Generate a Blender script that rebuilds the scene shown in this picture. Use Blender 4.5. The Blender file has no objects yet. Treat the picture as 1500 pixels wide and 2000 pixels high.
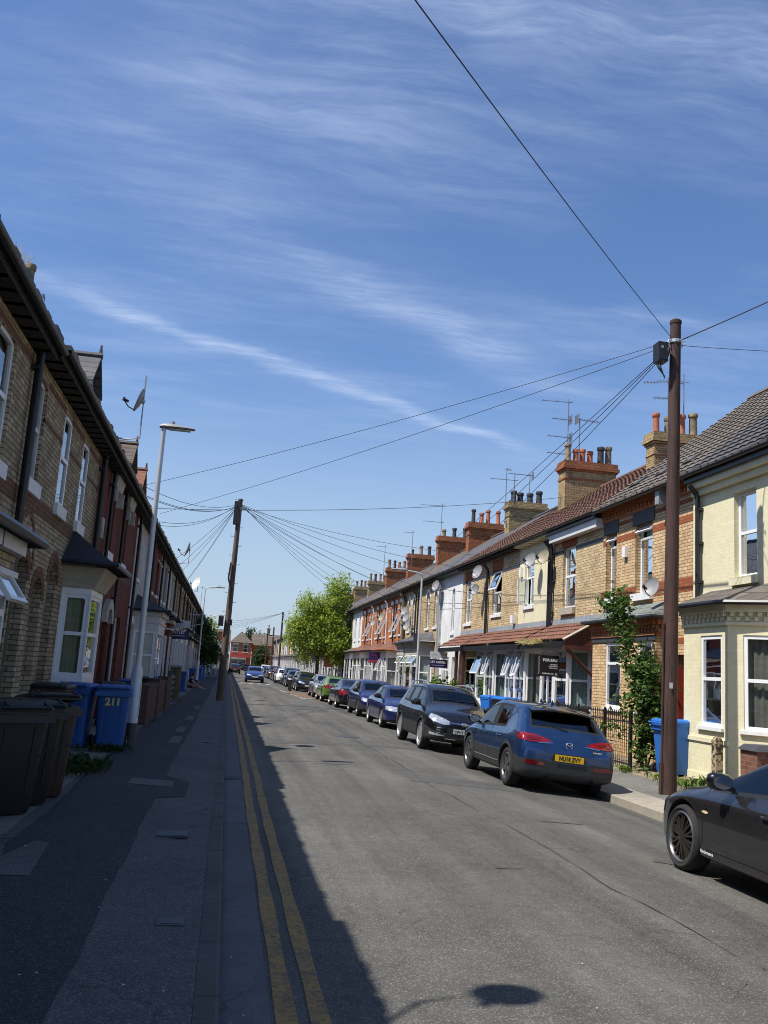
import bpy, bmesh, math, random
from mathutils import Vector, Matrix
from mathutils.bvhtree import BVHTree
SC = bpy.context.scene
COL = SC.collection
R = math.radians
rnd = random.Random(11)
PI = math.pi


class MB:
    """collects faces of one mesh"""
    def __init__(s):
        s.v = []; s.f = []; s.m = []; s.cur = 0

    def add(s, vs, fs):
        b = len(s.v)
        s.v += [tuple(v) for v in vs]
        for f in fs:
            s.f.append(tuple(b + i for i in f)); s.m.append(s.cur)
        return s

    def quad(s, a, b, c, d):
        return s.add([a, b, c, d], [(0, 1, 2, 3)])

    def poly(s, pts):
        return s.add(pts, [tuple(range(len(pts)))])

    def hexa(s, p):
        """p: 4 bottom + 4 top corners"""
        return s.add(p, [(3, 2, 1, 0), (4, 5, 6, 7), (0, 1, 5, 4), (1, 2, 6, 5), (2, 3, 7, 6), (3, 0, 4, 7)])

    def box(s, x0, y0, z0, x1, y1, z1):
        return s.hexa([(x0, y0, z0), (x1, y0, z0), (x1, y1, z0), (x0, y1, z0), (x0, y0, z1), (x1, y0, z1), (x1, y1, z1), (x0, y1, z1)])

    def fbox(s, F, u0, u1, v0, v1, z0, z1):
        P = F.p
        return s.hexa([P(u0, v0, z0), P(u1, v0, z0), P(u1, v1, z0), P(u0, v1, z0), P(u0, v0, z1), P(u1, v0, z1), P(u1, v1, z1), P(u0, v1, z1)])

    def prism(s, a, b):
        """two equal outlines a, b joined"""
        n = len(a)
        fs = [tuple(range(n))[::-1], tuple(range(n, 2 * n))]
        fs += [(i, (i + 1) % n, n + (i + 1) % n, n + i) for i in range(n)]
        return s.add(list(a) + list(b), fs)

    def tube(s, path, r, n=6, cap=True):
        path = [Vector(p) for p in path]
        if not isinstance(r, (list, tuple)): r = [r] * len(path)
        rings = []
        up = Vector((0, 0, 1))
        for i, p in enumerate(path):
            t = (path[min(i + 1, len(path) - 1)] - path[max(i - 1, 0)]).normalized()
            if abs(t.z) > .99: a = Vector((1, 0, 0))
            else: a = t.cross(up).normalized()
            b = t.cross(a).normalized()
            rings.append([p + (a * math.cos(2 * PI * k / n) + b * math.sin(2 * PI * k / n)) * r[i] for k in range(n)])
        vs = [q for ring in rings for q in ring]
        fs = []
        for i in range(len(path) - 1):
            for k in range(n):
                fs.append((i * n + k, i * n + (k + 1) % n, (i + 1) * n + (k + 1) % n, (i + 1) * n + k))
        if cap:
            fs.append(tuple(range(n))[::-1]); fs.append(tuple(range((len(path) - 1) * n, len(path) * n)))
        return s.add(vs, fs)

    def lathe(s, prof, n=16, M=None, arc=None):
        """prof: (radius, height) revolved round local z"""
        M = M or Matrix()
        a1 = arc or 2 * PI
        nn = n if arc is None else n + 1
        vs = [M @ Vector((r * math.cos(a1 * k / n), r * math.sin(a1 * k / n), h)) for (r, h) in prof for k in range(nn)]
        fs = []
        for i in range(len(prof) - 1):
            for k in range(n):
                k2 = (k + 1) % nn
                fs.append((i * nn + k, i * nn + k2, (i + 1) * nn + k2, (i + 1) * nn + k))
        return s.add(vs, fs)

    def grid(s, rows):
        n = len(rows[0]); vs = [p for r in rows for p in r]
        fs = [(i * n + j, i * n + j + 1, (i + 1) * n + j + 1, (i + 1) * n + j) for i in range(len(rows) - 1) for j in range(n - 1)]
        return s.add(vs, fs)

    def ball(s, c, r, n=8, m=6):
        c = Vector(c); r = Vector(r) if hasattr(r, '__len__') else Vector((r, r, r))
        rows = []
        for i in range(m + 1):
            th = PI * i / m
            rows.append([(c.x + r.x * math.sin(th) * math.cos(2 * PI * k / n), c.y + r.y * math.sin(th) * math.sin(2 * PI * k / n), c.z + r.z * math.cos(th)) for k in range(n + 1)])
        return s.grid(rows)


class Fr:
    """a vertical plane: origin o, direction U along it, outward normal N"""
    def __init__(s, o, U, N):
        s.o = Vector(o); s.U = Vector((U[0], U[1], 0)).normalized(); s.N = Vector((N[0], N[1], 0)).normalized()

    def p(s, u, v, z):
        return s.o + s.U * u + s.N * v + Vector((0, 0, z))


def mesh_from(name, mb, mats, smooth=None, fix=False):
    me = bpy.data.meshes.new(name)
    me.from_pydata([tuple(v) for v in mb.v], [], mb.f)
    mats = mats if isinstance(mats, (list, tuple)) else [mats]
    for m in mats: me.materials.append(m)
    if len(mats) > 1: me.polygons.foreach_set('material_index', mb.m)
    if fix:
        bm = bmesh.new(); bm.from_mesh(me)
        bmesh.ops.remove_doubles(bm, verts=bm.verts, dist=1e-4)
        bmesh.ops.recalc_face_normals(bm, faces=bm.faces); bm.to_mesh(me); bm.free()
    if smooth is not None:
        me.shade_smooth()
        if smooth < 180: me.set_sharp_from_angle(angle=R(smooth))
    me.update()
    return me


def obj(name, mb, mats, parent=None, smooth=None, loc=None, rot=None, fix=False):
    me = mb if isinstance(mb, bpy.types.Mesh) else mesh_from(name, mb, mats, smooth, fix)
    o = bpy.data.objects.new(name, me); COL.objects.link(o)
    if parent is not None: o.parent = parent
    if loc is not None: o.location = loc
    if rot is not None: o.rotation_euler = rot
    return o


def tag(o, label, cat, group=None, kind=None):
    if label: o['label'] = label
    if cat: o['category'] = cat
    if group: o['group'] = group
    if kind: o['kind'] = kind
    return o


def empty(name, loc=(0, 0, 0), rotz=0, parent=None):
    o = bpy.data.objects.new(name, None); COL.objects.link(o)
    o.location = loc; o.rotation_euler = (0, 0, rotz); o.empty_display_size = .2
    if parent is not None: o.parent = parent
    return o


def thing(name, label, cat, loc=(0, 0, 0), rotz=0, group=None):
    return tag(empty(name, loc, rotz), label, cat, group)


def struct(name, mb, mat, label=None, smooth=None):
    o = obj(name, mb, mat, smooth=smooth)
    o['kind'] = 'structure'
    if label: o['label'] = label
    return o


def dup(o, parent=None):
    c = o.copy(); COL.objects.link(c)
    if parent is not None: c.parent = parent
    for ch in list(o.children): dup(ch, c)
    return c


def text_mesh(s, size, align='CENTER', extrude=.001, bold=0.0):
    cu = bpy.data.curves.new('lettering', 'FONT')
    cu.body = s; cu.size = size; cu.align_x = align; cu.align_y = 'CENTER'; cu.extrude = extrude; cu.offset = bold; cu.resolution_u = 2
    t = bpy.data.objects.new('lettering', cu); COL.objects.link(t)
    dg = bpy.context.evaluated_depsgraph_get()
    me = bpy.data.meshes.new_from_object(t.evaluated_get(dg))
    bpy.data.objects.remove(t); bpy.data.curves.remove(cu)
    return me


def text(s, size, mat, parent, M, align='CENTER', sx=1.0, bold=0.0, name='lettering'):
    """lettering as a mesh; M places the text plane (x right, y up, z out)"""
    me = text_mesh(s, size, align, .001, bold)
    me.transform(M @ Matrix.Scale(sx, 4, (1, 0, 0)))
    me.materials.clear(); me.materials.append(mat)
    return obj(name, me, None, parent)


def basis(o, x, y):
    x = Vector(x).normalized(); y = Vector(y).normalized(); z = x.cross(y).normalized(); y = z.cross(x)
    m = Matrix((x, y, z)).transposed().to_4x4(); m.translation = Vector(o)
    return m


# ---------------------------------------------------------------- materials
MATS = {}


class NT:
    def __init__(s, name):
        s.m = bpy.data.materials.new(name); s.m.use_nodes = True
        s.t = s.m.node_tree; s.t.nodes.clear()
        s.out = s.n('ShaderNodeOutputMaterial')

    def n(s, ty, **kw):
        nd = s.t.nodes.new(ty)
        for k, v in kw.items():
            if k.startswith('i_'): 
                key = k[2:].replace('_', ' ')
                nd.inputs[key if key in nd.inputs else int(key)].default_value = v
            else: setattr(nd, k, v)
        return nd

    def l(s, a, b): s.t.links.new(a, b)

    def coord(s): return s.n('ShaderNodeTexCoord').outputs['Object']

    def noise(s, vec, scale, detail=3, rough=.6):
        nd = s.n('ShaderNodeTexNoise'); nd.inputs['Scale'].default_value = scale; nd.inputs['Detail'].default_value = detail; nd.inputs['Roughness'].default_value = rough
        s.l(vec, nd.inputs['Vector']); return nd.outputs['Fac']

    def ramp(s, fac, lo, hi, a=0., b=1.):
        nd = s.n('ShaderNodeMapRange'); nd.inputs[1].default_value = lo; nd.inputs[2].default_value = hi; nd.inputs[3].default_value = a; nd.inputs[4].default_value = b
        s.l(fac, nd.inputs[0]); return nd.outputs[0]

    def mix(s, fac, a, b, mode='MIX'):
        nd = s.n('ShaderNodeMix', data_type='RGBA', blend_type=mode)
        for k, x in ((0, fac), (6, a), (7, b)):
            if isinstance(x, (int, float)): nd.inputs[k].default_value = x
            elif isinstance(x, tuple): nd.inputs[k].default_value = (*x[:3], 1)
            else: s.l(x, nd.inputs[k])
        return nd.outputs[2]

    def math(s, op, a, b=0., c=0.):
        nd = s.n('ShaderNodeMath', operation=op)
        for k, x in enumerate((a, b, c)):
            if isinstance(x, (int, float)): nd.inputs[k].default_value = x
            else: s.l(x, nd.inputs[k])
        return nd.outputs[0]

    def scalecol(s, col, fac):
        """colour times a factor socket"""
        nd = s.n('ShaderNodeVectorMath', operation='SCALE')
        if isinstance(col, tuple): nd.inputs[0].default_value = col[:3]
        else: s.l(col, nd.inputs[0])
        s.l(fac, nd.inputs['Scale']); return nd.outputs[0]

    def bsdf(s, col, rough=.8, metal=0., bump=None, bstr=.3, bdist=.01, coat=0., spec=None, trans=0., rsock=None):
        p = s.n('ShaderNodeBsdfPrincipled')
        if isinstance(col, tuple): p.inputs['Base Color'].default_value = (*col[:3], 1)
        else: s.l(col, p.inputs['Base Color'])
        p.inputs['Roughness'].default_value = rough; p.inputs['Metallic'].default_value = metal
        if rsock is not None: s.l(rsock, p.inputs['Roughness'])
        if coat: p.inputs['Coat Weight'].default_value = coat; p.inputs['Coat Roughness'].default_value = .04
        if spec is not None: p.inputs['Specular IOR Level'].default_value = spec
        if bump is not None:
            b = s.n('ShaderNodeBump'); b.inputs['Strength'].default_value = bstr; b.inputs['Distance'].default_value = bdist
            s.l(bump, b.inputs['Height']); s.l(b.outputs[0], p.inputs['Normal'])
        s.l(p.outputs[0], s.out.inputs[0]); return p


def M_plain(name, col, rough=.6, metal=0., var=.12, nscale=6., coat=0., bump=.0, spec=None, big=.0):
    if name in MATS: return MATS[name]
    t = NT(name); c = t.coord()
    f = t.ramp(t.noise(c, nscale, 4), .3, .7, 1 - var, 1 + var)
    cc = t.scalecol(col, f)
    if big: cc = t.scalecol(cc, t.ramp(t.noise(c, .6, 4), .35, .7, 1 - big, 1 + big * .4))
    t.bsdf(cc, rough, metal, bump=t.noise(c, nscale * 6, 3) if bump else None, bstr=bump, coat=coat, spec=spec)
    MATS[name] = t.m
    return t.m


def M_brick(name, c1, c2, mortar, dirt=.35, bw=.235, rh=.077, ms=.009, bump=.4, stain=(.05, .045, .04), stain_amt=.5, patchy=.0):
    if name in MATS: return MATS[name]
    t = NT(name); c = t.coord()
    sp = t.n('ShaderNodeSeparateXYZ'); t.l(c, sp.inputs[0])
    u = t.math('ADD', sp.outputs[0], sp.outputs[1])
    cb = t.n('ShaderNodeCombineXYZ'); t.l(u, cb.inputs[0]); t.l(sp.outputs[2], cb.inputs[1])
    b = t.n('ShaderNodeTexBrick'); t.l(cb.outputs[0], b.inputs['Vector'])
    b.inputs['Color1'].default_value = (*c1, 1); b.inputs['Color2'].default_value = (*c2, 1); b.inputs['Mortar'].default_value = (*mortar, 1)
    b.inputs['Scale'].default_value = 1; b.inputs['Brick Width'].default_value = bw; b.inputs['Row Height'].default_value = rh
    b.inputs['Mortar Size'].default_value = ms; b.inputs['Mortar Smooth'].default_value = .2; b.inputs['Bias'].default_value = -.1
    f = t.ramp(t.noise(c, 9, 4), .25, .75, 1 - dirt * .6, 1 + dirt * .45)
    col = t.scalecol(b.outputs['Color'], f)
    st = t.ramp(t.noise(c, 1.1, 6, .7), .52, .75, 0, stain_amt)
    col = t.mix(st, col, stain)
    sc = t.ramp(t.noise(c, 30, 2), .62, .74, 0, stain_amt * .8)
    col = t.mix(sc, col, tuple(x * 1.4 for x in stain))
    h = t.math('SUBTRACT', 1.0, b.outputs['Fac'])
    t.bsdf(col, .9, bump=h, bstr=bump, bdist=.012, spec=.2)
    MATS[name] = t.m
    return t.m


def M_roof(name, col, kind='slate', var=.3):
    """object x/y/z: courses follow height, joints follow the street"""
    if name in MATS: return MATS[name]
    t = NT(name); c = t.coord()
    sp = t.n('ShaderNodeSeparateXYZ'); t.l(c, sp.inputs[0])
    cb = t.n('ShaderNodeCombineXYZ'); t.l(sp.outputs[1], cb.inputs[0]); t.l(t.math('MULTIPLY', sp.outputs[2], 1.5), cb.inputs[1])
    b = t.n('ShaderNodeTexBrick'); t.l(cb.outputs[0], b.inputs['Vector'])
    b.inputs['Color1'].default_value = (*[x * .8 for x in col], 1); b.inputs['Color2'].default_value = (*[x * 1.25 for x in col], 1)
    b.inputs['Mortar'].default_value = (*[x * .35 for x in col], 1); b.inputs['Scale'].default_value = 1
    b.inputs['Brick Width'].default_value = .28; b.inputs['Row Height'].default_value = .24; b.inputs['Mortar Size'].default_value = .012
    col2 = t.scalecol(b.outputs['Color'], t.ramp(t.noise(c, 2.2, 6, .7), .3, .75, 1 - var, 1 + var))
    li = t.ramp(t.noise(c, 14, 3), .62, .75, 0, .35)
    col2 = t.mix(li, col2, (.22, .2, .13))
    t.bsdf(col2, .75, bump=t.math('SUBTRACT', 1.0, b.outputs['Fac']), bstr=.5, bdist=.02)
    MATS[name] = t.m
    return t.m


def M_glass(name, tint=(.75, .8, .8), rough=.01, boost=1.0, dirt=0.0, ior=1.6):
    """clear sheet glass: Fresnel mix of mirror and see-through"""
    if name in MATS: return MATS[name]
    t = NT(name)
    fr = t.n('ShaderNodeFresnel'); fr.inputs[0].default_value = ior
    f = t.math('MINIMUM', t.math('MULTIPLY', fr.outputs[0], boost), 1.0)
    g = t.n('ShaderNodeBsdfGlossy'); g.inputs['Roughness'].default_value = rough; g.inputs['Color'].default_value = (.95, .97, 1, 1)
    c = t.coord(); bp = t.n('ShaderNodeBump'); bp.inputs['Strength'].default_value = .06; bp.inputs['Distance'].default_value = .02
    t.l(t.noise(c, 2.2, 1), bp.inputs['Height']); t.l(bp.outputs[0], g.inputs['Normal'])
    tr = t.n('ShaderNodeBsdfTransparent'); tr.inputs[0].default_value = (*tint, 1)
    mx = t.n('ShaderNodeMixShader'); t.l(f, mx.inputs[0]); t.l(tr.outputs[0], mx.inputs[1]); t.l(g.outputs[0], mx.inputs[2])
    t.l(mx.outputs[0], t.out.inputs[0]); MATS[name] = t.m
    return t.m


def M_paint(name, col, metal=.25, rough=.35):
    if name in MATS: return MATS[name]
    t = NT(name); c = t.coord()
    cc = t.scalecol(col, t.ramp(t.noise(c, 3, 4), .3, .7, .9, 1.1))
    cc = t.mix(t.ramp(t.noise(c, 5, 5, .7), .56, .75, 0, .06), cc, (.09, .085, .075))
    geo = t.n('ShaderNodeNewGeometry')
    cc = t.mix(geo.outputs['Backfacing'], cc, (.012, .012, .012))     # the shell is lined with dark trim inside
    t.bsdf(cc, rough, metal, coat=1., rsock=t.ramp(t.noise(c, 9, 3), .3, .7, rough - .06, rough + .1))
    MATS[name] = t.m
    return t.m


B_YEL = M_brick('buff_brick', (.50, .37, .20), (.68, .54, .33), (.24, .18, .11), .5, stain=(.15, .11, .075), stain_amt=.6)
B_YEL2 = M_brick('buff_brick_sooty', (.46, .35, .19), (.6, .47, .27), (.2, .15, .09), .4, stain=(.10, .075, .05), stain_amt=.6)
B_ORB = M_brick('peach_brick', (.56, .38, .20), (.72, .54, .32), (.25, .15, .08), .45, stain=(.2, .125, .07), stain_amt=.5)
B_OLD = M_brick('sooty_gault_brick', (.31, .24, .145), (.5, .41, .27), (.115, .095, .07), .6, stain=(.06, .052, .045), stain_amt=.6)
B_RED = M_brick('dark_red_brick', (.15, .042, .026), (.20, .06, .035), (.09, .05, .04), .4, stain=(.05, .025, .02), stain_amt=.4)
B_ORA = M_brick('orange_red_brick', (.44, .13, .05), (.52, .18, .07), (.36, .22, .13), .3, stain=(.22, .07, .03), stain_amt=.3)
B_CHR = M_brick('chimney_red_brick', (.33, .11, .05), (.42, .16, .07), (.17, .1, .06), .5, stain=(.07, .05, .04), stain_amt=.6)
B_CHY = M_brick('chimney_buff_brick', (.35, .25, .12), (.5, .37, .19), (.17, .13, .09), .5, stain=(.06, .05, .04), stain_amt=.75)
B_GRY = M_brick('garden_wall_brick', (.11, .06, .045), (.16, .09, .065), (.09, .08, .07), .5, stain=(.04, .035, .03), stain_amt=.5)
B_BAND = M_brick('red_band_brick', (.30, .085, .035), (.38, .12, .05), (.2, .09, .05), .4, stain=(.08, .04, .03), stain_amt=.4)
B_BANDL = M_brick('sooty_red_band_brick', (.17, .08, .052), (.22, .11, .07), (.09, .065, .05), .5, stain=(.05, .03, .025), stain_amt=.5)
P_CREAM = M_brick('cream_painted_brick', (.71, .655, .44), (.75, .695, .48), (.72, .66, .43), .14, stain=(.5, .45, .3), stain_amt=.45, bump=.18)
P_CREAM2 = M_plain('cream_render', (.73, .675, .46), .85, var=.06, big=.12, bump=.1)
P_WHITE = M_plain('white_render', (.74, .74, .72), .85, var=.08, big=.2, bump=.1)
P_WBRICK = M_brick('white_painted_brick', (.66, .66, .66), (.7, .7, .7), (.52, .52, .53), .12, stain=(.4, .4, .38), stain_amt=.3)
P_LWHITE = M_plain('weathered_white_paint', (.5, .49, .45), .85, var=.12, big=.3, bump=.1)
P_GREYR = M_plain('grey_render', (.3, .28, .25), .9, var=.12, big=.3, bump=.1)
P_STONE = M_plain('pale_stone', (.46, .43, .36), .85, var=.18, big=.2, bump=.15)
P_BUFFST = M_plain('buff_paint', (.42, .37, .29), .8, var=.1, big=.15)
P_DARK = M_plain('dark_grey_paint', (.045, .048, .055), .6, var=.15)
P_BLACK = M_plain('black_gloss_paint', (.012, .012, .014), .35, var=.2)
P_CORB = M_plain('sooty_black_timber', (.018, .017, .017), .8, var=.4)
P_GUT = M_plain('black_gutter', (.016, .016, .018), .4, var=.25)
GUT = P_GUT
UPVC = M_plain('white_upvc', (.8, .8, .8), .35, var=.03)
UPVCD = M_plain('dull_white_paint', (.62, .62, .62), .5, var=.08, big=.1)
SILLW = M_plain('white_painted_sill', (.72, .72, .71), .7, var=.08)
LEAD = M_plain('lead_flashing', (.33, .35, .36), .5, var=.2, metal=.3)
R_SLATE = M_roof('slate_roof', (.085, .083, .088))
R_BROWN = M_roof('brown_tile_roof', (.115, .088, .065))
R_RED = M_roof('red_tile_roof', (.19, .072, .04))
T_GREY = M_plain('grey_brown_tile', (.135, .112, .092), .8, var=.25, nscale=3, big=.25, bump=.15)
T_DGREY = M_plain('dark_grey_tile', (.075, .073, .074), .8, var=.25, nscale=3, big=.25, bump=.15)
T_RED = M_plain('red_brown_tile', (.15, .075, .048), .8, var=.3, nscale=3, big=.3, bump=.15)
T_TERRA = M_plain('terracotta_tile', (.175, .075, .045), .8, var=.3, nscale=4, big=.35, bump=.15)
TERRA = M_plain('terracotta', (.40, .13, .06), .8, var=.25, big=.2)
POTY = M_plain('sooty_buff_pot', (.24, .19, .12), .85, var=.35, big=.4)
POTB = M_plain('black_pot', (.04, .038, .036), .8, var=.3)
GLASS = M_glass('window_glass', (.72, .77, .76), boost=1.5)
GLASSD = None
CURT = M_plain('net_curtain', (.62, .66, .62), .9, var=.15, nscale=3)
CURTG = M_plain('green_curtain', (.42, .55, .5), .9, var=.15, nscale=3)
CURTY = M_plain('yellow_curtain', (.78, .76, .5), .9, var=.12, nscale=3)
CURTD = M_plain('brown_curtain', (.22, .2, .17), .9, var=.2, nscale=3)
WOODR = M_plain('red_stained_timber', (.10, .03, .02), .6, var=.3, nscale=4)
DOORR = M_plain('red_door_paint', (.32, .045, .025), .45, var=.12)
DOORW = M_plain('white_door', (.72, .72, .72), .4, var=.05)
DOORB = M_plain('pale_blue_door', (.34, .42, .55), .45, var=.08)
DOORD = M_plain('dark_brown_door', (.06, .035, .025), .5, var=.2)
METAL = M_plain('galvanised_steel', (.5, .52, .54), .45, metal=.6, var=.15)
LAMPC = M_plain('pale_painted_column', (.55, .57, .58), .45, var=.1, nscale=3, metal=.2)
DISHG = M_plain('grey_dish_metal', (.26, .26, .265), .5, var=.1)
DISHT = M_plain('yellowed_dish_metal', (.3, .26, .18), .5, var=.15)
AERIAL = M_plain('aluminium_aerial', (.28, .28, .29), .4, metal=.7, var=.15)
BLACKP = M_plain('black_plastic', (.012, .012, .013), .5, var=.2)
GREYP = M_plain('grey_plastic', (.028, .028, .03), .55, var=.2)
CABLE = M_plain('black_cable', (.02, .02, .022), .6, var=.1)
# ---------------------------------------------------------------- houses
class Hinge:
    """a leaf turned about its top edge (kind 't') or a vertical edge ('l','r') by angle a"""
    def __init__(s, F, u0, u1, z0, z1, v, a, kind='t'):
        s.F, s.u0, s.u1, s.z0, s.z1, s.v, s.a, s.k = F, u0, u1, z0, z1, v, a, kind

    def p(s, u, v, z):
        c, n = math.cos(s.a), math.sin(s.a)
        if s.k == 't':
            d = s.z1 - z
            return s.F.p(u, s.v + d * n + v * c, s.z1 - d * c + v * n)
        if s.k == 'l':
            d = u - s.u0
            return s.F.p(s.u0 + d * c - v * n, s.v + d * n + v * c, z)
        d = s.u1 - u
        return s.F.p(s.u1 - d * c + v * n, s.v + d * n + v * c, z)


def wall_face(mb, F, u0, u1, z0, z1, holes, d=.1):
    us = sorted({u0, u1, *[x for h in holes for x in h[:2]]}); zs = sorted({z0, z1, *[x for h in holes for x in h[2:4]]})
    us = [u for u in us if u0 - 1e-6 <= u <= u1 + 1e-6]; zs = [z for z in zs if z0 - 1e-6 <= z <= z1 + 1e-6]
    for a, b in zip(us, us[1:]):
        for c, e in zip(zs, zs[1:]):
            m, q = (a + b) / 2, (c + e) / 2
            if any(h[0] < m < h[1] and h[2] < q < h[3] for h in holes): continue
            mb.quad(F.p(a, 0, c), F.p(b, 0, c), F.p(b, 0, e), F.p(a, 0, e))
    for h in holes:
        a, b, c, e = h[:4]; ar = h[4] if len(h) > 4 else 0
        dd = h[5] if len(h) > 5 else d
        sp = e - ar
        mb.quad(F.p(a, 0, c), F.p(a, -dd, c), F.p(a, -dd, sp), F.p(a, 0, sp))
        mb.quad(F.p(b, 0, c), F.p(b, -dd, c), F.p(b, -dd, sp), F.p(b, 0, sp))
        mb.quad(F.p(a, 0, c), F.p(b, 0, c), F.p(b, -dd, c), F.p(a, -dd, c))
        if ar <= 0:
            mb.quad(F.p(a, 0, e), F.p(b, 0, e), F.p(b, -dd, e), F.p(a, -dd, e))
        else:
            n = 8; cu = (a + b) / 2; hw = (b - a) / 2
            arc = [(cu - hw * math.cos(PI * k / n), sp + ar * math.sin(PI * k / n)) for k in range(n + 1)]
            for (p, q), (r, s) in zip(arc, arc[1:]):
                mb.quad(F.p(p, 0, q), F.p(r, 0, s), F.p(r, 0, e), F.p(p, 0, e))
                mb.quad(F.p(p, 0, q), F.p(r, 0, s), F.p(r, -dd, s), F.p(p, -dd, q))


LAY = {  # panes in unit coordinates (u0,u1,z0,z1,open)
    'sash': [(0, 1, 0, .52, 0), (0, 1, .52, 1, 0)],
    'one': [(0, 1, 0, 1, 0)],
    'top': [(0, 1, 0, .68, 0), (0, 1, .68, 1, 35)],
    'topshut': [(0, 1, 0, .68, 0), (0, 1, .68, 1, 0)],
    'topsmall': [(0, 1, 0, .8, 0), (0, 1, .8, 1, 48)],
    'two': [(0, .5, 0, .66, 0), (.5, 1, 0, .66, 0), (0, 1, .66, 1, 0)],
    'twin': [(0, .5, 0, 1, 0), (.5, 1, 0, 1, 0)],
    'twinlow': [(0, .5, 0, .55, 0), (.5, 1, 0, .55, 0), (0, 1, .55, 1, 0)],
    'tilt': [(0, 1, 0, .66, 22), (0, 1, .66, 1, 0)],
    'tilthi': [(0, 1, 0, .5, 0), (0, 1, .5, 1, 20)],
    'tilttwin': [(0, .5, 0, .5, 0), (.5, 1, 0, .5, 0), (0, .5, .5, 1, 20), (.5, 1, .5, 1, 14)],
    'case': [(0, .5, 0, .66, 0), (.5, 1, 0, .66, -2), (0, 1, .66, 1, 0)],
}


def window(root, F, u0, u1, z0, z1, d=.1, style='sash', mat=None, curtain=None, sill=SILLW, glass=None, arch=0, fine=True, fw=.072, sillh=.12, sillout=.06, cy=(0, 1)):
    mat = mat or UPVC; glass = glass or GLASS
    fb = MB(); A = F
    va, vb = -d - .005, -d + .05
    sp = z1 - arch
    zt = sp if arch else z1
    fb.fbox(A, u0, u0 + fw, va, vb, z0, zt); fb.fbox(A, u1 - fw, u1, va, vb, z0, zt)
    fb.fbox(A, u0 + fw, u1 - fw, va, vb, z0, z0 + fw)
    if arch:
        n = 8; cu = (u0 + u1) / 2; hw = (u1 - u0) / 2
        for k in range(n):
            q = []
            for kk in (k, k + 1):
                c_, s_ = math.cos(PI * kk / n), math.sin(PI * kk / n)
                q.append(((cu - hw * c_, sp + arch * s_), (cu - (hw - fw) * c_, sp + max(arch - fw, .01) * s_)))
            (o0, i0), (o1, i1) = q
            fb.hexa([A.p(i0[0], va, i0[1]), A.p(i1[0], va, i1[1]), A.p(i1[0], vb, i1[1]), A.p(i0[0], vb, i0[1]),
                     A.p(o0[0], va, o0[1]), A.p(o1[0], va, o1[1]), A.p(o1[0], vb, o1[1]), A.p(o0[0], vb, o0[1])])
    else:
        fb.fbox(A, u0 + fw, u1 - fw, va, vb, z1 - fw, z1)
    W, H = u1 - u0, z1 - z0
    panes = []
    for (a, b, c, e, op) in LAY[style]:
        ua = u0 + (fw if a == 0 else W * a + fw * .45); ub = u0 + (W - fw if b == 1 else W * b - fw * .45)
        za = z0 + (fw if c == 0 else H * c + fw * .45); zb = z0 + (H - fw if e == 1 else H * e - fw * .45)
        if arch and e == 1: zb = z1 - fw
        if b < 1 : fb.fbox(A, ub, ub + fw * .9, va + .002, vb - .004, za - .01, (sp if arch and e == 1 else zb) + .01)
        if e < 1 and a == 0: fb.fbox(A, u0 + fw, u1 - fw, va + .004, vb + .004, zb, zb + fw * .9)
        panes.append((ua, ub, za, zb, op, arch and e == 1))
    w = obj('window', fb, mat, root)
    for (ua, ub, za, zb, op, ar) in panes:
        if op:
            kind = 't' if op > 0 else 'lr'[-op - 1]
            Hn = Hinge(A, ua, ub, za, zb, vb, R(op) if op > 0 else R(80), kind)
            sb = MB(); f2 = .05
            sb.fbox(Hn, ua, ua + f2, 0, .045, za, zb); sb.fbox(Hn, ub - f2, ub, 0, .045, za, zb)
            sb.fbox(Hn, ua + f2, ub - f2, 0, .045, za, za + f2); sb.fbox(Hn, ua + f2, ub - f2, 0, .045, zb - f2, zb)
            obj('opening_sash', sb, mat, w)
            pb = MB(); pb.quad(Hn.p(ua + f2, .02, za + f2), Hn.p(ub - f2, .02, za + f2), Hn.p(ub - f2, .02, zb - f2), Hn.p(ua + f2, .02, zb - f2))
            obj('pane', pb, glass, w)
            continue
        pb = MB()
        if ar:
            n = 8; cu = (u0 + u1) / 2; hw = (u1 - u0) / 2 - fw * .8
            pts = [A.p(ua, -d + .02, za), A.p(ub, -d + .02, za)]
            pts += [A.p(cu + hw * math.cos(PI * k / n), -d + .02, sp + (arch - fw * .8) * math.sin(PI * k / n)) for k in range(n + 1)]
            pb.poly(pts)
        else:
            pb.quad(A.p(ua, -d + .02, za), A.p(ub, -d + .02, za), A.p(ub, -d + .02, zb), A.p(ua, -d + .02, zb))
        obj('pane', pb, glass, w)
    if curtain is not None:
        cb = MB(); n = 18
        zlo, zhi = z0 + H * cy[0], z0 + H * cy[1]
        ph = (u0 * 7.3) % 6
        rows = [[A.p(u0 + W * k / n, -d - .09 + .022 * math.sin(k * 1.9 + ph), z) for k in range(n + 1)] for z in (zlo, (zlo + zhi) / 2, zhi)]
        cb.grid(rows); obj('curtain', cb, curtain, w, smooth=180)
    if sill is not None:
        sb = MB(); sb.fbox(A, u0 - .07, u1 + .07, -.02, sillout, z0 - sillh, z0 - .003)
        obj('sill', sb, sill, w)
    return w


def tile_slope(mb, P, W, L, gauge=.32, period=.3, amp=.022, lip=.035, segs=6):
    """P(u, s, h): point u along, s up the slope, h off it"""
    n = max(1, round(L / gauge)); g = L / n
    m = max(2, round(W / period * segs))
    def wv(u): return amp * abs(math.sin(PI * u / period)) ** .6 * 1.4
    for k in range(n):
        s0, s1 = k * g, (k + 1) * g
        rows = []
        for (s, h) in ((s0, 0), (s0, lip), (s1, .004)):
            rows.append([P(W * j / m, s, h + wv(W * j / m)) for j in range(m + 1)])
        mb.grid(rows)


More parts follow.
